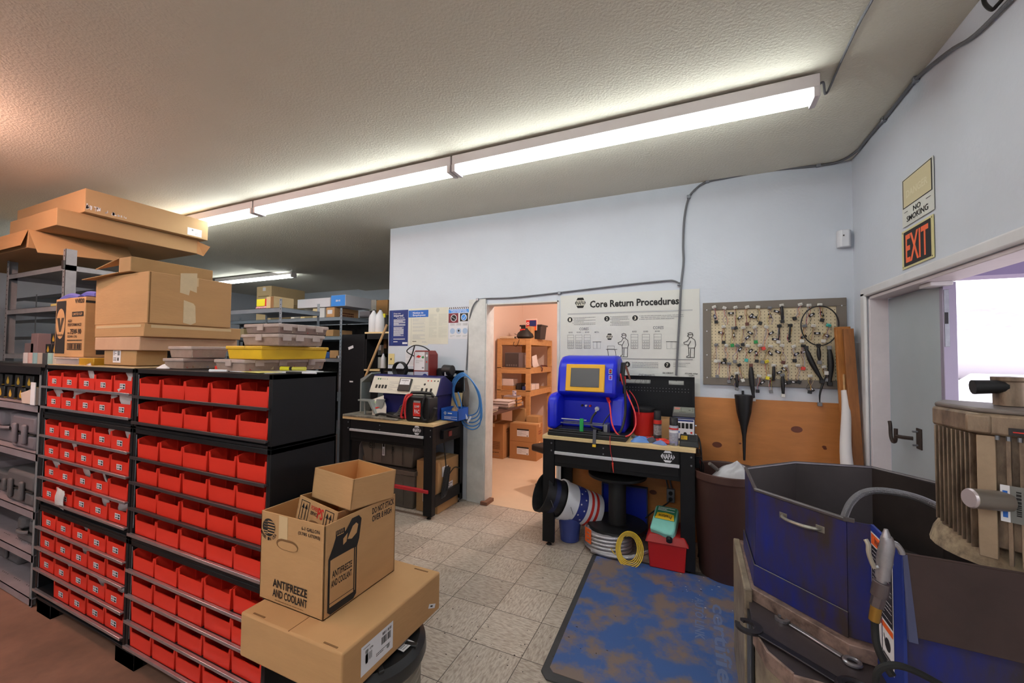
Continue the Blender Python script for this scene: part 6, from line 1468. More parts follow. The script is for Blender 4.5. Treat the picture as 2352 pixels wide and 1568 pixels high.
t,w,d,h=bpx('shelf_carton','brown carton with white label at the right end of the second rack',749,768,825,703,726,YB1+.05,M_card,z0=zB_+.001,tape=False,d=.45)
p=Print(); p.rect(w*.15,h*.35,w*.75,h*.75,0); p.build('paper_label',[M_paper],t,(0,-.0006,0),FRONT)
p=Print(); p.lines(d*.2,h*.15,d*.8,h*.6,2,0,.6,3); p.build('printing',[mat('dark_red_print','#5c2c20',.8)],t,(w+.0006,0,0),LEFTW)
t,w,d,h=bpx('white_long_carton','long white carton lying on the row of small cartons',683,758,762,682,703,YB1+.05,mat('white_card','#cfcdd4',.7),z0=zB_+.155,tape=False,d=.35)
t,w,d,h=bpx('blue_white_box','box with bright blue front beside the long white carton',760,793,834,676,702,YB1+.05,mat('white_card','#cfcdd4'),z0=zB_+.155,tape=False,d=.5)
p=Print(); p.rect(.003,.003,w-.003,h-.003,0); p.lift(); p.text('BHI',w*.35,h*.42,w*.65,h*.58,1); p.build('blue_front',[mat('bright_blue_ink','#2f86e0',.5),M_paper],t,(0,-.0006,0),FRONT)
for xl,xe,xr,yt,yb,c,l in ((836,847,856,690,712,'#a7a4a0','grey worn carton at the end of the top row'),(848,864,870,688,713,'#b2aea6','grey carton with markings at the end of the top row'),(826,850,856,714,728,'#b6acb4','pale lilac flat carton under the grey cartons'),(864,890,900,688,728,'#b08350','large brown carton partly hidden by the office wall')):
    bpx('shelf_carton',l,xl,xe,xr,yt,yb,5.1,mat('c'+c,c,.8),tape=False,d=.4)
rack('storage_rack','third grey rack beside the office wall carrying worn grey cartons',at(826,735,1,5.08).x-.3,at(892,735,1,5.08).x+.3,5.08,5.7,[at(840,729,1,5.08).z,at(840,729,1,5.08).z-.28,1.3],at(840,729,1,5.08).z+.02)
for xl,xe,xr,yt,yb,l,m_ in ((748,765,832,756,771,'flat brown carton with white label on the lower rack shelf',M_card),(480,560,600,737,757,'pale flat cartons stack on the far left lower shelf',M_card3),(757,776,782,804,822,'brown box with label print on the low rack shelf',M_card2),(735,756,760,806,820,'blue plastic wrapped box on the low rack shelf',mat('bluewrap','#2f5590',.4)),(773,779,784,792,798,'small white box on the low rack shelf',M_white)):
    bpx('shelf_carton',l,xl,xe,xr,yt,yb,YB1+.02,m_,tape=False,d=.35,z0=1.801 if yb<790 else 1.491)
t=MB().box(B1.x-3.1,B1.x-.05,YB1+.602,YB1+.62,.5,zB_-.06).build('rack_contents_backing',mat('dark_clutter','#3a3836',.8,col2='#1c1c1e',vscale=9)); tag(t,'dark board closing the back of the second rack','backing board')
# black steel shelving unit + side panel beside the office wall
bx0=at(785,800,1,3.9); bx1=at(837,800,1,3.9)
t=thing('black_cabinet','tall black steel cabinet side with small white sticker','cabinet',(bx0.x,3.9,0)); w=bx1.x-bx0.x; hz=at(800,768,1,3.9).z
MB().box(0,w,0,.5,0,hz).build('cabinet_body',M_black,t,bevel=.003)
p=Print(); a=at(806,798,1,3.9); p.line([(a.x-bx0.x-.025,a.z-.008),(a.x-bx0.x+.025,a.z+.008)],.035,0); a=at(807,876,1,3.9); p.rect(a.x-bx0.x-.03,a.z-.009,a.x-bx0.x+.03,a.z+.009,0); p.build('sticker',[M_paper],t,(0,-.0006,0),FRONT)
bx2=at(897,800,1,3.86); zsh=at(860,762,1,3.9).z; zs2=at(860,848,1,3.9).z
t=thing('black_shelf_unit','open black shelf unit with wooden shelf tops beside the office wall','shelf unit',(bx1.x+.01,3.9,0)); w=-3.36-bx1.x-.01+.0
w=max(.3,(-3.36)-(bx1.x+.01))
MB().box(0,.03,0,.45,0,zsh-.02).build('side_panel',M_black,t); MB().box(w-.06,w,0,.45,0,zsh-.02).build('side_panel',M_black,t); MB().box(0,w,.44,.45,0,zsh-.02).build('back_panel',mat('unit_back','#26262a',.6),t)
for z in (zsh,zs2): MB().box(-.005,w,-.005,.45,z-.02,z).build('shelf_board',M_wood,t); MB().box(.0,w,0,.02,z-.09,z-.02).build('shelf_apron',M_black,t)
MB().box(0,w,.0,.02,0,zs2-.05).build('lower_front',M_black,t)
def bottle(name,label,px,yb,yt,Y,r,m,capm=None,z0=None,cat='bottle'):
    a=at(px,yb,1,Y); b=at(px,yt,1,Y); h=b.z-a.z
    t=thing(name,label,cat,(a.x,Y,z0 if z0 is not None else a.z))
    MB().lathe([(r*.95,0),(r,.006),(r,h*.62),(r*.8,h*.75),(r*.28,h*.93),(r*.25,h*.96)],18).build('bottle_body',m,t)
    MB().lathe([(r*.22,h*.95),(r*.22,h)],10).build('cap',capm or M_ink,t); return t
bottle('oil_jug','left white jug with pointed top on the black shelf unit',858,762,710,4.0,.062,M_white,z0=zsh+.001,cat='jug')
bottle('oil_jug','right white jug with pointed top and brown label',873,762,709,4.0,.062,M_white,z0=zsh+.001,cat='jug')
bottle('squeeze_bottle','white squeeze bottle with purple cap in the black shelf unit',880,846,809,3.98,.030,M_white,mat('purple_cap','#2a1f8a',.4),z0=zs2+.001)
t=thing('power_tool','black and yellow tool standing behind the white jugs','power tool',(at(888,740,1,4.05).x,4.05,zsh+.001)); MB().tube([(0,0,0),(0,0,.12),(.0,-.01,.22)],.04,10,3).build('tool_body',M_blackp,t); MB().bx((0,-.045,.21),(.04,.02,.05)).build('yellow_trigger',mat('tool_yellow','#c8c020',.5),t)
for i,(px,yt,yb,c,wd) in enumerate(((866,800,815,'#9aa0a8',.05),(870,820,845,'#b8b8b4',.05),(868,792,804,'#c9c9cc',.10),(884,776,800,'#6a4a2c',.05),(878,798,812,'#5a5448',.05))):
    a=at(px,yb,1,4.1); b=at(px,yt,1,4.1); tag(MB().box(-wd/2,wd/2,0,.12,0,b.z-a.z).build('small_carton',mat('sc%d'%i,c,.7),None,(a.x,4.1,max(zs2+.001,a.z) if i==1 else a.z),bevel=.002),['grey','pale','flat white','brown','dark'][i]+' small carton in the black shelf unit','box')
MB().box(0.05,w-.07,.15,.40,zs2+.10,zs2+.105).build('middle_shelf',M_black,t) if False else None
# broom handle
a=at(838,868,1,3.72); b=at(889,745,1,3.80)
t=MB().tube([tuple(a),tuple(b)],.014,10,1).build('broom_handle',mat('broom_wood','#b58f62',.5,var=.1)); tag(t,'bare wooden broom handle leaning against the office wall end','broom handle')
# ================= LEFT BENCH ITEMS =================
# dusty black tray + oily mat
t=MB().box(LX0+.0,LX0+.72,BY0-.01,BY0+.30,BT+.0,BT+.02).build('bench_mat',mat('dusty_black_tray','#3f3d3a',.6,col2='#8d877a',vscale=9,thresh=(.35,.7)),bevel=.004); tag(t,'dusty black tray on the left part of the left bench','tray')
# generator tester
zz0=BT+.001
a=at(858,940,1,3.52); xe=at(973,925,1,3.42).x
t=thing('generator_tester','wide navy tester with sloping white instrument panel and needle gauge','tester',(-3.20,3.40,zz0))
M_nv=mat('case_navy2','#1a1c58',.45,var=.08)
MB().box(.16,.86,.0,.30,0,.27).build('lower_case',M_nv,t,bevel=.01)
MB().prism([(-.12,.22),(.30,.22),(.30,.36),(.16,.435),(-.02,.41)],.0,.92,'x').at().build('head_case',M_nv,t,bevel=.006) if False else None
hd=MB().prism([(-.04,.245),(.30,.245),(.30,.33),(.10,.44),(.04,.43)],.0,.88,'x').build('head_case',M_nv,t,bevel=.006)
a=math.atan2(.08,.185)
p=Print(); PW,PH=.86,.185; p.rect(0,0,PW,PH,0); p.lift()
for i in range(4): p.rect(.06+.042*i,.05,.088+.042*i,.09,1); p.rect(.66+.055*i,.03,.685+.055*i,.075,1) if i<3 else None
for i,x in enumerate((.07,.10,.13,.16,.19)): p.circ(x,.155,.010 if i<2 else .005,2 if i<2 else 1,10)
for i,x in enumerate((.72,.76,.80,.84)): p.circ(x,.155,.008,[3,3,1,1][i],10)
p.frame(.24,.03,.37,.13,.002,4); p.frame(.55,.02,.65,.05,.002,4); p.circ(.69,.115,.012,1,12); p.lines(.25,.035,.36,.125,4,4,.2); p.lines(.56,.06,.64,.10,3,4,.3)
p.build('instrument_panel',[mat('panel_cream','#cfcabc',.5),M_ink,mat('knob_green','#1f6a3c',.5),M_print_red,M_grey],hd,(.01,-.0405,.248),(PI/2-a,0,0))
g=MB().box(0,.15,-.03,0,0,.135).build('gauge',mat('gauge_dark','#2c2c2e',.3),hd,(.385,-.018,.272),(-a,0,0),bevel=.004)
p=Print(); p.rect(.012,.065,.138,.128,0); p.lift(); p.line([(.07,.07),(.085,.12)],.0015,1); p.lines(.03,.1,.12,.12,1,1,.3); p.build('gauge_face',[M_paper,M_ink],g,(0,-.0305,0),FRONT)
p=Print(); p.rect(0,0,.075,.09,0); p.lift(); p.lines(.008,.02,.067,.08,3,1,.5); p.build('sticker',[M_paper,M_navy],t,(.62,-.0008,.13),FRONT)
# red meter on top
t=thing('battery_charger_meter','red cased meter with blue dial standing on the navy tester','meter',(-2.72,3.50,zz0+.36))
MB().prism([(0,0),(.20,0),(.20,.30),(.17,.34),(.02,.34),(0,.32)],.0,.16,'y').build('case',mat('meter_red','#7e2420',.45),t,bevel=.006)
p=Print(); p.rect(.012,.13,.145,.325,0); p.rect(.15,.13,.19,.325,1); p.rect(.012,.01,.19,.118,2); p.lift(); p.poly([(.03,.27),(.06,.29),(.10,.28),(.075,.26)],3); p.poly([(.10,.27),(.13,.285),(.138,.26),(.115,.255)],4); p.circ(.17,.285,.013,0); p.circ(.17,.22,.009,3); p.circ(.15,.062,.035,5,22); p.lift(); p.circ(.15,.062,.012,0); p.rect(.11,.15,.135,.165,1); p.lines(.03,.2,.12,.24,2,1,.2)
p.build('face',[M_paper,M_grey,mat('pale_blue_face','#aab0c4',.5),M_print_red,mat('green_ink','#3a8a4a',.6),M_navy],t,(0,-.0008,0),FRONT)
MB().tube([(.02,-.02,.28),(-.06,-.04,.33),(.04,-.05,.39),(.14,-.03,.38),(.18,.03,.34)],.006,8,5).build('cable',M_wire_blk,t)
MB().tube([(.05,-.05,.39),(.02,-.06,.28),(-.05,-.05,.18),(-.12,-.02,.13)],.007,8,4).build('cable',M_wire_blk,t)
t=thing('cable_coil','coil of black cable on the left end of the navy tester head','cable coil',(-2.93,3.52,zz0+.455+.035))
for k in range(3): MB().tube([(.085*math.cos(a),.02*k,.08*math.sin(a)) for a in [2*PI*i/12 for i in range(12)]],.008,8,3,True).build('loop',M_wire_blk,t)
# jump starter
t=thing('jump_starter','black jump starter pack with red label and red cable','jump starter',(-2.585,3.235,BT+.001))
MB().prism([(0,0),(.25,0),(.262,.02),(.262,.23),(.25,.25),(.0,.25),(-.012,.23),(-.012,.02)],0,.15,'y').build('case',M_blackp,t,bevel=.012)
MB().tube([(.0,.075,.235),(.0,.075,.275),(.24,.075,.275),(.24,.075,.235)],.016,8,2).build('carry_handle',M_blackp,t)
p=Print(); p.rect(.085,.06,.175,.19,0); p.rect(.09,.19,.17,.21,1); p.lift(); p.text('JUMP',.10,.135,.16,.165,2); p.text('PAC',.10,.085,.16,.125,2); p.rect(.09,.04,.165,.05,2); p.build('label',[M_print_red,M_grey,M_paper],t,(0,-.0128,0),FRONT)
MB().tube([(.03,.04,.26),(.005,-.02,.25),(-.02,-.03,.15),(-.045,-.03,.05),(-.02,-.03,.04)],.011,8,4).build('red_cable',M_wire_red,t)
MB().tube([(.04,.02,.26),(.02,-.03,.22),(.0,-.03,.12),(.01,-.03,.03)],.009,8,4).build('red_cable',M_wire_red,t)
MB().tube([(.22,.0,.27),(.20,-.02,.18),(.19,-.02,.08),(.21,-.01,.03),(.24,-.0,.03)],.010,8,4).build('black_cable',M_wire_blk,t)
MB().bx((.30,.02,.09),(.03,.04,.13),(0,.4,0)).build('clamp_jaw',M_blackp,t,bevel=.006)
# white bag of pellets
t=baggie((-2.99,3.30,BT+.02),.19,.20,5,'white printed bag with red lettering leaning on the navy tester',.1,-.3,name='printed_bag'); t.data.materials[0]=mat('bag_white','#cdc9c0',.5,bump=.4,bscale=30)
p=Print(); p.rect(-.06,.08,.02,.095,0); p.rect(-.05,.10,.03,.115,0); p.rect(-.04,.145,.06,.16,1); p.build('bag_print',[M_print_red,mat('pale_green_ink','#a8c890',.6)],t,(0,-.014,0),FRONT)
# metal brackets / stand
M_gal=mat('pale_bracket','#a9b0ae',.4,.5,var=.1)
t=thing('steel_bracket','pale bent steel bracket stand at the left end of the bench','bracket',(-3.38,3.42,BT+.021))
MB().prism([(0,0),(.02,0),(.02,.32),(.16,.42),(.16,.435),(.0,.36)],0,.14,'y').build('upright_plate',M_gal,t,bevel=.002); MB().prism([(.10,0),(.27,.0),(.25,.30),(.20,.33),(.13,.30)],.15,.155,'y').build('side_plate',mat('bluish_sheet','#8fa2a8',.35,.5),t)
t=thing('steel_bracket','small folded steel bracket beside the bent stand','bracket',(-3.26,3.27,BT+.021)); MB().prism([(0,.14),(.14,.14),(.22,.02),(.24,.02),(.16,.155),(0,.155)],0,.08,'y').build('folded_plate',M_gal,t); MB().box(.06,.075,.03,.045,0,.14).build('post',M_gal,t); MB().prism([(.18,.04),(.28,.05),(.33,.17),(.22,.165)],.04,.05,'y').build('lip_plate',M_gal,t)
t=thing('cable_bundle','tangled grey cables on the bench between bag and jump starter','cables')
for k in range(5):
    MB().tube([(-2.85+.02*k,3.25+.01*k,BT+.03),(-2.78,3.27+.02*k,BT+.03+.01*k),(-2.70,3.30,BT+.06+.02*k),(-2.62,3.40,BT+.14+.01*k)],.008,6,4).build('cable',mat('cable_grey','#4c4a48',.6),t)
MB().tube([(-3.0,3.26,BT+.03),(-2.9,3.25,BT+.05),(-2.7,3.24,BT+.03),(-2.62,3.25,BT+.025)],.012,8,4).build('cable',M_wire_blk,t)
tag(MB().box(0,.24,0,.10,0,.03).build('black_tool_strip',M_blackp,None,(-2.93,3.33,BT+.021),bevel=.004),'flat black tool strip behind the grey cables','tool')
# blue parts box with contents
t=thing('parts_tray_box','blue and white open carton full of small parts beside the jump starter','carton',(-2.33,3.45,BT+.001)); MB().box(0,.20,0,.004,0,.10).box(0,.20,.196,.2,0,.12).box(0,.004,0,.2,0,.12).box(.196,.2,0,.2,0,.12).box(0,.2,0,.2,0,.004).build('carton_body',mat('carton_blue','#1f58b4',.5),t)
p=Print(); napa(p,.05,.075,.035,.03,0); p.rect(.08,.07,.13,.08,0); p.lines(.04,.015,.19,.045,3,0,.5); p.build('printing',[M_paper],t,(0,-.0005,0),FRONT)
rag('small_parts_heap','heap of brown and white small parts in the blue carton',-2.23,3.55,BT+.02,.075,.08,.14,mat('parts_heap','#a08060',.6,col2='#3a3430',vscale=30),6,'parts')
flap(t,[(0,.2,.12),(-.10,.22,.20),(-.10,.36,.20),(0,.2,.12)],M_card3) if False else None
for x,l in ((-2.50,'left tan carton flap behind the jump starter'),(-2.30,'right tan carton flap behind the jump starter')): tag(MB().bx((0,0,.10),(.16,.004,.20),(-.15,0,.1)).build('cardboard_flap',M_card3,None,(x,3.66,BT+.001+.06)),l,'cardboard')
# blue hose coil + grey cables on the pegboard
t=thing('air_hose_coil','coil of blue air hose hanging at the right edge of the left bench','hose coil',(-2.245,3.66,0))
hp=[(1062,860),(1048,870),(1039,893),(1045,920),(1060,945),(1080,957),(1098,950),(1104,930),(1100,905),(1088,880),(1072,862)]
for k in range(4):
    P=[at(px+(k-1.5)*2,py+(k-1.5)*2.2+(6*k if 3<i<8 else 0),1,3.66-.012*k)-Vector(t.location) for i,(px,py) in enumerate(hp)]
    MB().tube([tuple(q) for q in P],.0065,8,4,True).build('hose_loop',M_wire_blue,t)
P=[at(px,py,1,3.62)-Vector(t.location) for px,py in ((1052,900),(1060,930),(1058,950),(1065,975),(1085,986),(1102,975),(1104,940))]
MB().tube([tuple(q) for q in P],.0065,8,5).build('hose_end',M_wire_blue,t)
for px,py,r in ((1070,955,-.5),(1078,963,.6)): MB().bx(tuple(at(px,py,1,3.60)-Vector(t.location)),(.02,.004,.07),(0,r,0)).build('paper_tag',M_paper,t)
t=thing('cable_hank','hank of grey cables hanging inside the blue hose coil','cable hank',tuple(at(1068,868,1,3.72)))
for k in range(6): MB().tube([(0+.004*k,0,0),(.02+.008*k,-.02,-.12),(.03+.012*k-.03,-.03,-.25),(.0+.01*k,-.02,-.28),(-.01+.01*k,-.02,-.14)],.006,6,4).build('cable',mat('cable_taupe','#6a5f58',.6),t)
t=thing('bench_grinder_head','black vice-like tool clamped on top of the left pegboard','bench tool',tuple(at(1022,856,1,3.68))); MB().bx((0,0,0),(.17,.10,.10)).build('tool_body',M_blackp,t,bevel=.02); MB().cyl((.02,-.05,.03),(.13,-.05,.03),.06,.055,20).build('round_head',M_blackp,t,bevel=.006); MB().bx((.07,-.055,.0),(.01,.1,.05)).build('chrome_strip',M_silver,t); MB().tube([(.0,0,-.05),(.02,-.02,-.15),(.05,-.02,-.25)],.004,6,4).build('cord',M_wire_blk,t)
# ================= UNDER THE LEFT BENCH =================
M_tote=mat('taupe_tote','#625a52',.55,var=.07)
for k,(z0,h_) in enumerate(((.0,.40),(.405,.34))):
    t=thing('storage_tote',['lower','upper'][k]+' taupe plastic storage tote under the left bench','storage tote',(-3.27+.02*(1-k),3.33,z0+.001))
    MB().hexa([(.04,.03,0),(.66,.03,0),(.66,.40,0),(.04,.40,0)],[(0,0,h_-.06),(.70,0,h_-.06),(.70,.43,h_-.06),(0,.43,h_-.06)]).build('tote_body',M_tote,t,bevel=.01)
    MB().box(-.012,.712,-.014,.444,h_-.06,h_-.012).build('rim',M_tote,t,bevel=.008); MB().box(-.005,.705,-.005,.435,h_-.012,h_).build('lid',mat('tote_lid','#2c2a28',.6),t,bevel=.004)
    for x in (.15,.28,.42,.55): MB().box(x,x+.006,.004,.012,.03,h_-.07).build('rib',M_tote,t)
    if k:
        p=Print(); p.rect(.30,.10,.335,.26,0); p.lift(); p.bars(.305,.11,.33,.17,5,1); p.rect(.306,.19,.33,.24,1); p.text('G20',.12,.16,.20,.22,1,False); p.text('JR',.42,.13,.46,.20,1,False); p.build('label',[M_paper,M_ink],t,(0,.0,0),FRONT)
t,w,d,h=carton('brown_carton','tall brown carton with white labels under the right end of the left bench',-2.55,-2.295,3.36,3.74,.001,.50,M_card2)
p=Print(); p.rect(.12,.12,.22,.26,0); p.rect(.02,.34,.12,.44,0); p.lift(); p.bars(.14,.13,.2,.16,8,1); p.lines(.13,.18,.21,.25,4,1,.4); p.build('shipping_label',[M_paper,M_ink],t,(w+.0006,.05,0),LEFTW)
p=Print(); p.rect(.08,.10,.16,.22,0); p.lift(); p.lines(.085,.11,.155,.2,5,1,.4); p.build('shipping_label',[M_paper,M_ink],t,(0,-.0006,0),FRONT)
t=thing('cord_bundle','bundle of black power cord hanging in front of the brown carton','cord bundle',(-2.28,3.50,0))
for k in range(4): MB().tube([(.012,-.05+.02*k,.44),(.016,-.10+.02*k,.28),(.018,-.13+.015*k,.16),(.016,-.08+.02*k,.2),(.012,-.0+.012*k,.42)],.006,6,4).build('cord_loop',M_wire_blk,t)
MB().tube([(.01,-.08,.70),(.014,-.06,.55),(.012,-.04,.44)],.006,6,3).build('cord',M_wire_blk,t); MB().tube([(.012,-.0,.34),(.02,.10,.40),(.02,.2,.37)],.006,6,4).build('cord',M_wire_blk,t)
tag(MB().box(-3.25,-2.30,3.20,3.235,.245,.275).build('red_bar',mat('red_painted_bar','#c22430',.4),bevel=.003),'long red bar lying across the lower frame of the left bench','bar')
t=thing('floor_jack_parts','greasy grey machine part standing under the left end of the bench','machine part',(-3.40,3.42,.001)); MB().prism([(0,0),(.05,0),(.12,.5),(.20,.66),(.10,.68),(.02,.55)],0,.12,'y').build('arm',M_case2,t,bevel=.01); MB().cyl((.14,-.01,.42),(.14,.05,.42),.05).build('hub',mat('brown_hub','#8a6a5a',.5),t)
tag(MB().cyl((-3.43,3.50,.02),(-3.36,3.66,.86),.02,seg=12).build('wooden_stick',mat('handle_ochre','#b07a34',.5)),'ochre wooden handle standing at the left end of the bench','handle')
# ================= OFFICE BEHIND THE DOORWAY =================
RY=5.92; r0=at(1142,800,1,RY); r1=at(1218,800,1,RY); RD=min(1.1,at(1268,786,0,r1.x).y-RY-.04)
zt_=at(1190,779,1,RY).z; zm=at(1190,846,1,RY).z; zl_=at(1190,898,1,RY).z
t=thing('wooden_rack','pine two-by-four rack in the office corner','wooden rack',(r0.x,RY,0)); w=r1.x-r0.x
for x in (0,w-.075):
    for y in (-.0,RD): MB().box(x,x+.075,y,y+.04,0,zt_-.001).build('post',M_pine,t,bevel=.002)
for z,hh in ((zt_,.09),(zm,.08),(zl_,.08)):
    for y in (0.006,RD+.004): MB().box(.075,w-.075,y,y+.032,z-hh,z-.0).build('front_rail',M_pine,t,bevel=.002)
    for x in (.0,w-.035): MB().box(x,x+.035,.04,RD,z-hh,z).build('side_rail',M_pine,t,bevel=.002)
    MB().box(.0,w,.0,RD+.04,z,z+.012).build('rack_board',M_pine,t)
zt_+=.012; zm+=.012; zl_+=.012
def opx(px,py,Y): return at(px,py,1,Y)
t=thing('microwave','dark microwave on the middle rack shelf','microwave',(r0.x+.12,RY+.05,zm+.001)); MB().box(0,.32,0,.34,0,.24).build('case',mat('microwave_case','#6a6064',.4),t,bevel=.006); MB().box(.0,.24,-.008,0,.01,.23).build('door',M_screen,t,bevel=.002)
p=Print(); [p.rect(.03+.04*i,.02,.055+.04*i,.05,0) for i in range(5)]; p.build('buttons',[mat('dim_grey','#5a5658',.5)],t,(0,-.0085,0),FRONT)
MB().box(.322,.326,.04,.26,.04,.2).build('side_vent',mat('vent_pinkish','#9a8888',.6),t)
baggie((r1.x-.06,RY+.42,zm+.001),.14,.20,8,'clear bag with blue and red things on the rack shelf',1.2,0)
t=thing('drawstring_bag','black drawstring bag with red lining on top of the rack','bag',(r0.x+.44,RY+.12,zt_+.001)); 
MB().lathe([(.11,0),(.14,.03),(.12,.09),(.07,.14),(.05,.17)],18).build('bag_body',mat('bag_black','#1c191a',.6,bump=1,bscale=12),t); MB().bx((-.02,-.06,.14),(.09,.02,.03)).build('red_lining',M_print_red,t,bevel=.006)
t=thing('storage_tub','black plastic tub standing at the back on top of the rack','tub',(r0.x+.30,RY+.26,zt_+.001)); MB().hexa([(.02,.02,0),(.34,.02,0),(.34,.26,0),(.02,.26,0)],[(0,0,.22),(.36,0,.22),(.36,.28,.22),(0,.28,.22)]).build('tub_body',mat('tub_dark','#2a2628',.5),t,bevel=.006); MB().box(-.015,.375,-.015,.295,.21,.235).build('rim',mat('tub_dark','#2a2628'),t,bevel=.004)
t=MB().box(0,.20,0,.006,0,.19).build('sale_sign',mat('sign_white_edge','#d8c8c0',.6),None,(r0.x+.40,RY+.235,zt_+.14),bevel=.002); tag(t,'red orange and blue sale sign standing above the drawstring bag','sign')
p=Print(); p.rect(.01,.0,.19,.17,0); p.lift(); p.rect(.01,.0,.19,.06,1); p.rect(.07,.07,.185,.165,2); p.circ(.04,.115,.025,3,16); p.lift(); p.text('SALE',.06,.012,.16,.05,4); p.circ(.04,.115,.012,0,10); p.build('sign_print',[M_print_red,M_orange,M_navy,M_paper,M_yellow],t,(0,-.001,0),FRONT)
t,_,_,_=carton('small_carton','small brown carton leaning right of the drawstring bag',r1.x-.10,r1.x-.02,RY+.10,RY+.24,zt_+.001,zt_+.20,M_card,tape=False)
t=thing('phone_cables','pale handset and black cables on the left end of the rack top','cables',(r0.x+.05,RY+.06,zt_+.001)); MB().bx((.10,.03,.02),(.26,.10,.035)).build('pale_case',mat('pale_beige','#c9b8a0',.5),t,bevel=.008); MB().tube([(.2,0,.03),(.26,-.03,.0),(.24,-.07,-.10),(.30,-.07,-.12),(.34,-.06,-.02),(.32,.0,.04),(.22,.02,.08)],.004,6,4).build('cable',M_wire_blk,t); MB().bx((.39,-.05,-.05),(.012,.004,.13),(0,.3,0)).build('blue_ribbon',M_navy,t)
t=thing('pliers','red handled pliers hanging at the right end of the rack','pliers',(r1.x+.006,RY+.46,zm+.03)); MB().tube([(0,0,0),(.06,0,-.005),(.12,0,-.01)],.01,6,2).build('handle',mat('dark_red_handle','#4a1616',.5),t); MB().tube([(0,0,0),(.03,0,-.05),(.02,0,-.1)],.01,6,2).build('handle',mat('dark_red_handle','#4a1616'),t)
# lower shelf contents
for i,(x,w_,h_,y,c,l) in enumerate(((.06,.20,.11,.05,'#d2c4c0','white carton'),(.06,.22,.06,.03,'#a87848','brown carton'),(.30,.09,.10,.1,'#2b2728','dark box'),(.42,.07,.06,.06,'#3a4a8c','blue box'))):
    z0=zl_+.001+(.062 if i==0 else 0)
    carton('shelf_carton',l+' on the lowest visible rack shelf',r0.x+x,r0.x+x+w_,RY+y,RY+y+.2,z0,z0+h_,mat('oc%d'%i,c,.7),tape=False)
for i,(y,c,l) in enumerate(((.10,'#d8ccc8','white lidded box near the front side of the rack'),(.28,'#cfc4c4','white lidded box farther along the rack side'))):
    t,w_,d_,h_=carton('shelf_carton',l,r1.x-.13,r1.x-.01,RY+y,RY+y+.16,zl_+.001,zl_+.09,mat('ow%d'%i,c,.7),tape=False)
t=MB().lathe([(.03,0),(.032,.07),(.034,.075),(.001,.078)],16).build('paper_cup',mat('cup_blue_print','#c8c4d0',.5,col2='#2a3a90',vscale=40,thresh=(.4,.5)),None,(r0.x+.42,RY-.06,zl_-.12+.0)); 
# desk
TZ=.78
D0=at(1124,950,2,TZ); D1=at(1240,905,2,TZ)
t=thing('desk','dark brown desk top along the office wall','desk',(OX0+.02,4.30,0)); dx=-2.02-OX0-.02
dw=.50
MB().prism([(0,0),(dw,0),(dw+.04,1.56),(0,1.56)],TZ-.03,TZ,'z').build('desk_top',mat('dark_desk','#4b3028',.5,var=.1),t,bevel=.003)
for x,y in ((.03,1.45),(.03,.05)): MB().box(x,x+.05,y,y+.05,0,TZ-.03).build('leg',M_pine,t)
M_mag=mat('magazine_stack','#b9aeb0',.7,col2='#6a5a5c',vscale=2,stretch=(1,1,90),thresh=(.4,.6))
def stack(x,y,w,d,n,z,label,seed):
    rr=random.Random(seed); zc=z
    for i in range(n):
        th=rr.uniform(.006,.014); c=['#c9bfc2','#a89a98','#8a7468','#d0c8c8','#6e625e','#b0a088'][rr.randrange(6)]
        t=MB().box(-w/2,w/2,-d/2,d/2,0,th).build('magazine',mat('mag'+c,c,.6),None,(x+rr.uniform(-.012,.012),y+rr.uniform(-.012,.012),zc),(0,0,rr.uniform(-.12,.12))); tag(t,f'{label}, {ordn[min(i,9)]} from the bottom','magazine',group=label); zc+=th+.0006
stack(OX0+.40,5.42,.28,.24,11,TZ+.001,'magazine in the tall pile on the desk',3)
stack(OX0+.36,4.95,.28,.24,6,TZ+.001,'paper booklet in the low pile near the doorway',5)
t=thing('wooden_crate','small slatted wooden crate holding papers behind the magazine pile','crate',(OX0+.38,4.92,TZ+.001)); 
for z in (.0,.05,.10): MB().box(0,.24,0,.008,z,z+.035).box(.232,.24,0,.2,z,z+.035).box(0,.008,0,.2,z,z+.035).box(0,.24,.192,.2,z,z+.035).build('slat',M_pine,t)
MB().box(.012,.228,.012,.188,.0,.155).build('papers',M_mag,t)
t.location=(OX0+.30,5.62,TZ+.001)
cup=bpy.data.objects['paper_cup']; cup.location=(OX0+.46,5.70,TZ+.157); tag(cup,'white and blue paper cup on the wooden crate','cup')
t=thing('hand_vacuum_cord','red plug with orange cord on the office wall','cord',(OX0+.0,5.0,1.22)); MB().bx((.03,0,0),(.06,.03,.03)).build('red_plug',mat('dark_red_plug','#7a2418',.5),t,bevel=.004); MB().tube([(.06,0,0),(.10,.04,-.05),(.12,.08,-.2),(.1,.1,-.38)],.006,8,4).build('orange_cord',mat('orange_cord','#c0442a',.5),t)
tag(MB().bx((0,0,.03),(.10,.05,.05)).build('yellow_tape_roll',M_yellow,None,(OX0+.10,4.95,TZ+.003),bevel=.006),'small yellow item lying on the desk by the wall','desk item')
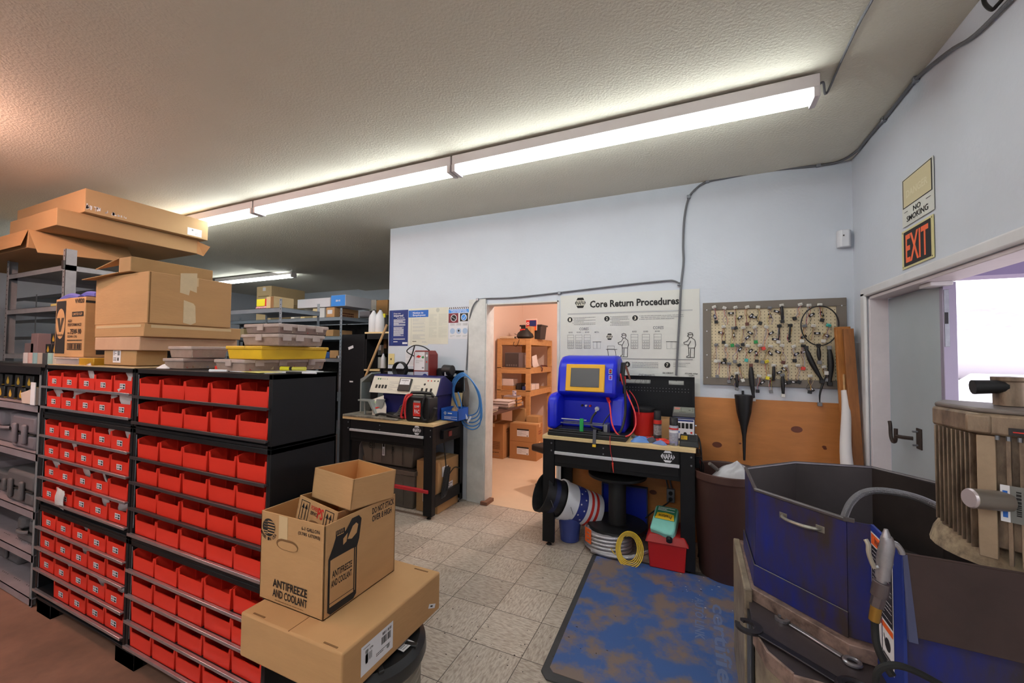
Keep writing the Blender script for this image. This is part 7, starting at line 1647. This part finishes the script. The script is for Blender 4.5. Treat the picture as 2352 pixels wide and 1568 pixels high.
# cartons below
M_of=mat('office_carton','#a9784a',.8,var=.04)
y1=at(1170,1057,2,0); 
def ocart(x0,x1,y0,y1,z0,z1,label,lab=True,tall=False):
    t,w,d,h=carton('supply_carton',label,x0,x1,y0,y1,z0,z1,M_of)
    p=Print()
    if lab:
        p.rect(w*.28,h*.30,w*.72,h*.72,0); p.lift(); p.rect(w*.28,h*.64,w*.72,h*.72,1); p.lines(w*.31,h*.36,w*.62,h*.6,4,2,.3); p.rect(w*.64,h*.33,w*.69,h*.37,1)
    if tall:
        for i in range(9): p.rect(w*.15,h*(.27+.026*i),w*.85,h*(.278+.026*i),1)
        p.text('Garant',w*.35,h*.16,w*.8,h*.2,1); p.lines(w*.4,h*.06,w*.8,h*.08,1,2,.5)
    p.build('label',[M_paper,M_ink,M_grey],t,(0,-.0006,0),FRONT)
    p=Print(); 
    if lab: p.lines(d*.3,h*.4,d*.75,h*.65,2,0,.6,3)
    else: p.frame(d*.3,h*.74,d*.5,h*.82,.006,1)
    p.build('printing',[mat('faint_red_ink','#8a4a34',.8),M_ink],t,(w+.0006,0,0),LEFTW)
e0=at(1170,1052,2,0); e1=at(1235,1060,2,0)
ocart(e0.x+.00,e1.x-.02,e0.y-.0,e0.y+.27,.001,.265,'lower supply carton with white label under the desk end')
ocart(e0.x+.0,e1.x-.02,e0.y+.0,e0.y+.27,.267,.53,'upper supply carton with white label under the desk end')
ocart(e0.x-.40,e0.x-.06,e0.y-.10,e0.y+.25,.001,.52,'tall brown carton with printed lines left of the labelled cartons',False,True)
for i,(x,y,z,w_,h_,l) in enumerate(((.30,.95,0,.22,.72,'tall brown carton behind the supply cartons'),(.56,.9,0,.2,.62,'second brown carton in the dark under the rack'),(.30,.92,.721,.12,.10,'white carton on the tall brown carton'))):
    carton('shelf_carton',l,r0.x+x,r0.x+x+w_,RY+y-1.0,RY+y-.80,z+.001,z+h_,M_white if i==2 else M_card2,tape=False)
# office chair back
t=thing('office_chair','black office chair back beside the blue tester','chair',(-1.33,4.75,0),-.5); MB().box(-.22,.22,-.03,.03,.62,1.12).build('backrest',M_blackp,t,bevel=.028,); MB().box(-.24,.24,-.45,0,.44,.52).build('seat',M_blackp,t,bevel=.02); MB().cyl((0,-.22,.06),(0,-.22,.44),.03).build('gas_post',M_blackp,t)
for k in range(5): a=2*PI*k/5; MB().tube([(0,-.22,.08),(.28*math.cos(a),-.22+.28*math.sin(a),.03)],.02,8,1).build('base_leg',M_blackp,t)
# ================= OUTSIDE =================
blk('ground_outside',XR+TR,60,-30,90,-.25,-.1,mat('yard_dirt','#c9c0bc',.9,var=.1,vscale=.5))
t=MB().box(XR+TR,XR+2.6,3.95,4.15,2.155,2.30).build('porch_beam',mat('porch_lilac','#8f84a4',.6)); struct(t)
t=MB().box(XR+TR,XR+2.6,-2,4.15,2.30,2.36).build('porch_soffit',mat('porch_soffit','#b9aecb',.7)); struct(t)
# hills
b=MB(); rr=random.Random(2); n=40; vs=[];fs=[]
for j in range(4):
    for i in range(n+1):
        x=-40+ i*14; y=300+60*j; z=[-2,14,30,24][j]*(0.55+.55*math.sin(i*.35+.6)**2+.25*math.sin(i*.9+j))+ (0 if j==0 else 3)
        vs.append((x+60,y,z))
for j in range(3):
    for i in range(n): a=j*(n+1)+i; fs.append((a,a+1,a+n+2,a+n+1))
b.add(vs,fs); struct(b.build('hills_outside',mat('pale_hill','#c9bccf',.9,col2='#a79bb8',vscale=.08,thresh=(.4,.6)),smooth=60))
# white tank body on a trailer across the yard
t=thing('white_tank_trailer','long white tank trailer standing across the yard outside','trailer',(4.5,13.5,-.1)); MB().cyl((-1.5,0,1.75),(7.5,1.5,1.75),.62,seg=28).build('tank',mat('tank_white','#d8d4de',.5),t); MB().box(-1.5,7.5,.3,1.0,.95,1.1).build('chassis',mat('chassis_grey','#8f8a98',.6),t)
for x in (0,.9,4.5,5.4): MB().cyl((x,0,.5),(x,.3,.5),.48,seg=20).build('wheel',M_rubber,t)
MB().box(-1.0,-.2,-.1,.3,.7,1.0).build('tool_locker',mat('locker_grey','#77708a',.5),t)
t=thing('white_car','white car parked right outside the door','car',(3.9,8.2,-.1),.3)
MB().prism([(0,.25),(4.2,.25),(4.3,.7),(3.9,.85),(3.1,.92),(2.6,1.38),(1.2,1.40),(.55,.98),(.0,.88),(-.1,.5)],0,1.7,'y').build('car_body',mat('car_white','#dcd8e2',.3),t,bevel=.06)
MB().prism([(.75,.98),(1.28,1.33),(2.5,1.32),(2.95,.95)],-.01,1.71,'y').build('side_windows',mat('car_glass','#8d86a8',.2),t)
for x in (.8,3.4): MB().cyl((x,-.02,.32),(x,.2,.32),.32,seg=20).build('wheel',M_rubber,t)
for i,(x,y,c) in enumerate(((3.6,11.2,'#7c7688'),(4.6,11.4,'#a09aa8'),(5.5,11.3,'#5f5a6c'))):
    t=thing('scrap_part',['grey','pale','dark'][i]+' scrap vehicle part lying in the yard','scrap part',(x,y,-.1)); MB().box(0,.7,0,.4,0,.9).build('part_block',mat('scrap%d'%i,c,.6,var=.4,vscale=6),t,bevel=.05); MB().cyl((.1,-.05,.5),(.6,-.05,.6),.12).build('pipe',mat('scrapp','#8c8698',.5),t)
# ================= FLOOR DEBRIS =================
rr=random.Random(11); 
b=Print(); b.z=.0008
for i in range(260):
    px,py=rr.choice([(rr.gauss(960,40),rr.gauss(1215,25)),(rr.gauss(1150,140),rr.gauss(1480,60)),(rr.gauss(1640,60),rr.gauss(1350,35)),(rr.gauss(1080,120),rr.gauss(1330,60))])
    if not 930<px<1750 or not 1190<py<1600: continue
    q=at(px,py,2,0); s=rr.uniform(.0015,.006); a=rr.uniform(0,PI); k=rr.uniform(.5,2)
    if -.76<q.x<.31 and q.y<3.28: z_=.0135
    else: z_=.0010
    b.z=z_; b.poly([(q.x+s*k*math.cos(a+c)*rr.uniform(.6,1),q.y+s*math.sin(a+c)*rr.uniform(.6,1)) for c in (0,1.3,2.5,3.7,5.0)],1 if px>1560 and rr.random()<.7 else 0)
t=b.build('floor_litter',[mat('dark_crumb','#3a3028',.8),mat('white_crumb','#c9c4c0',.7)]); tag(t,'scattered dark crumbs and white bits on the tile floor','litter',kind='stuff')
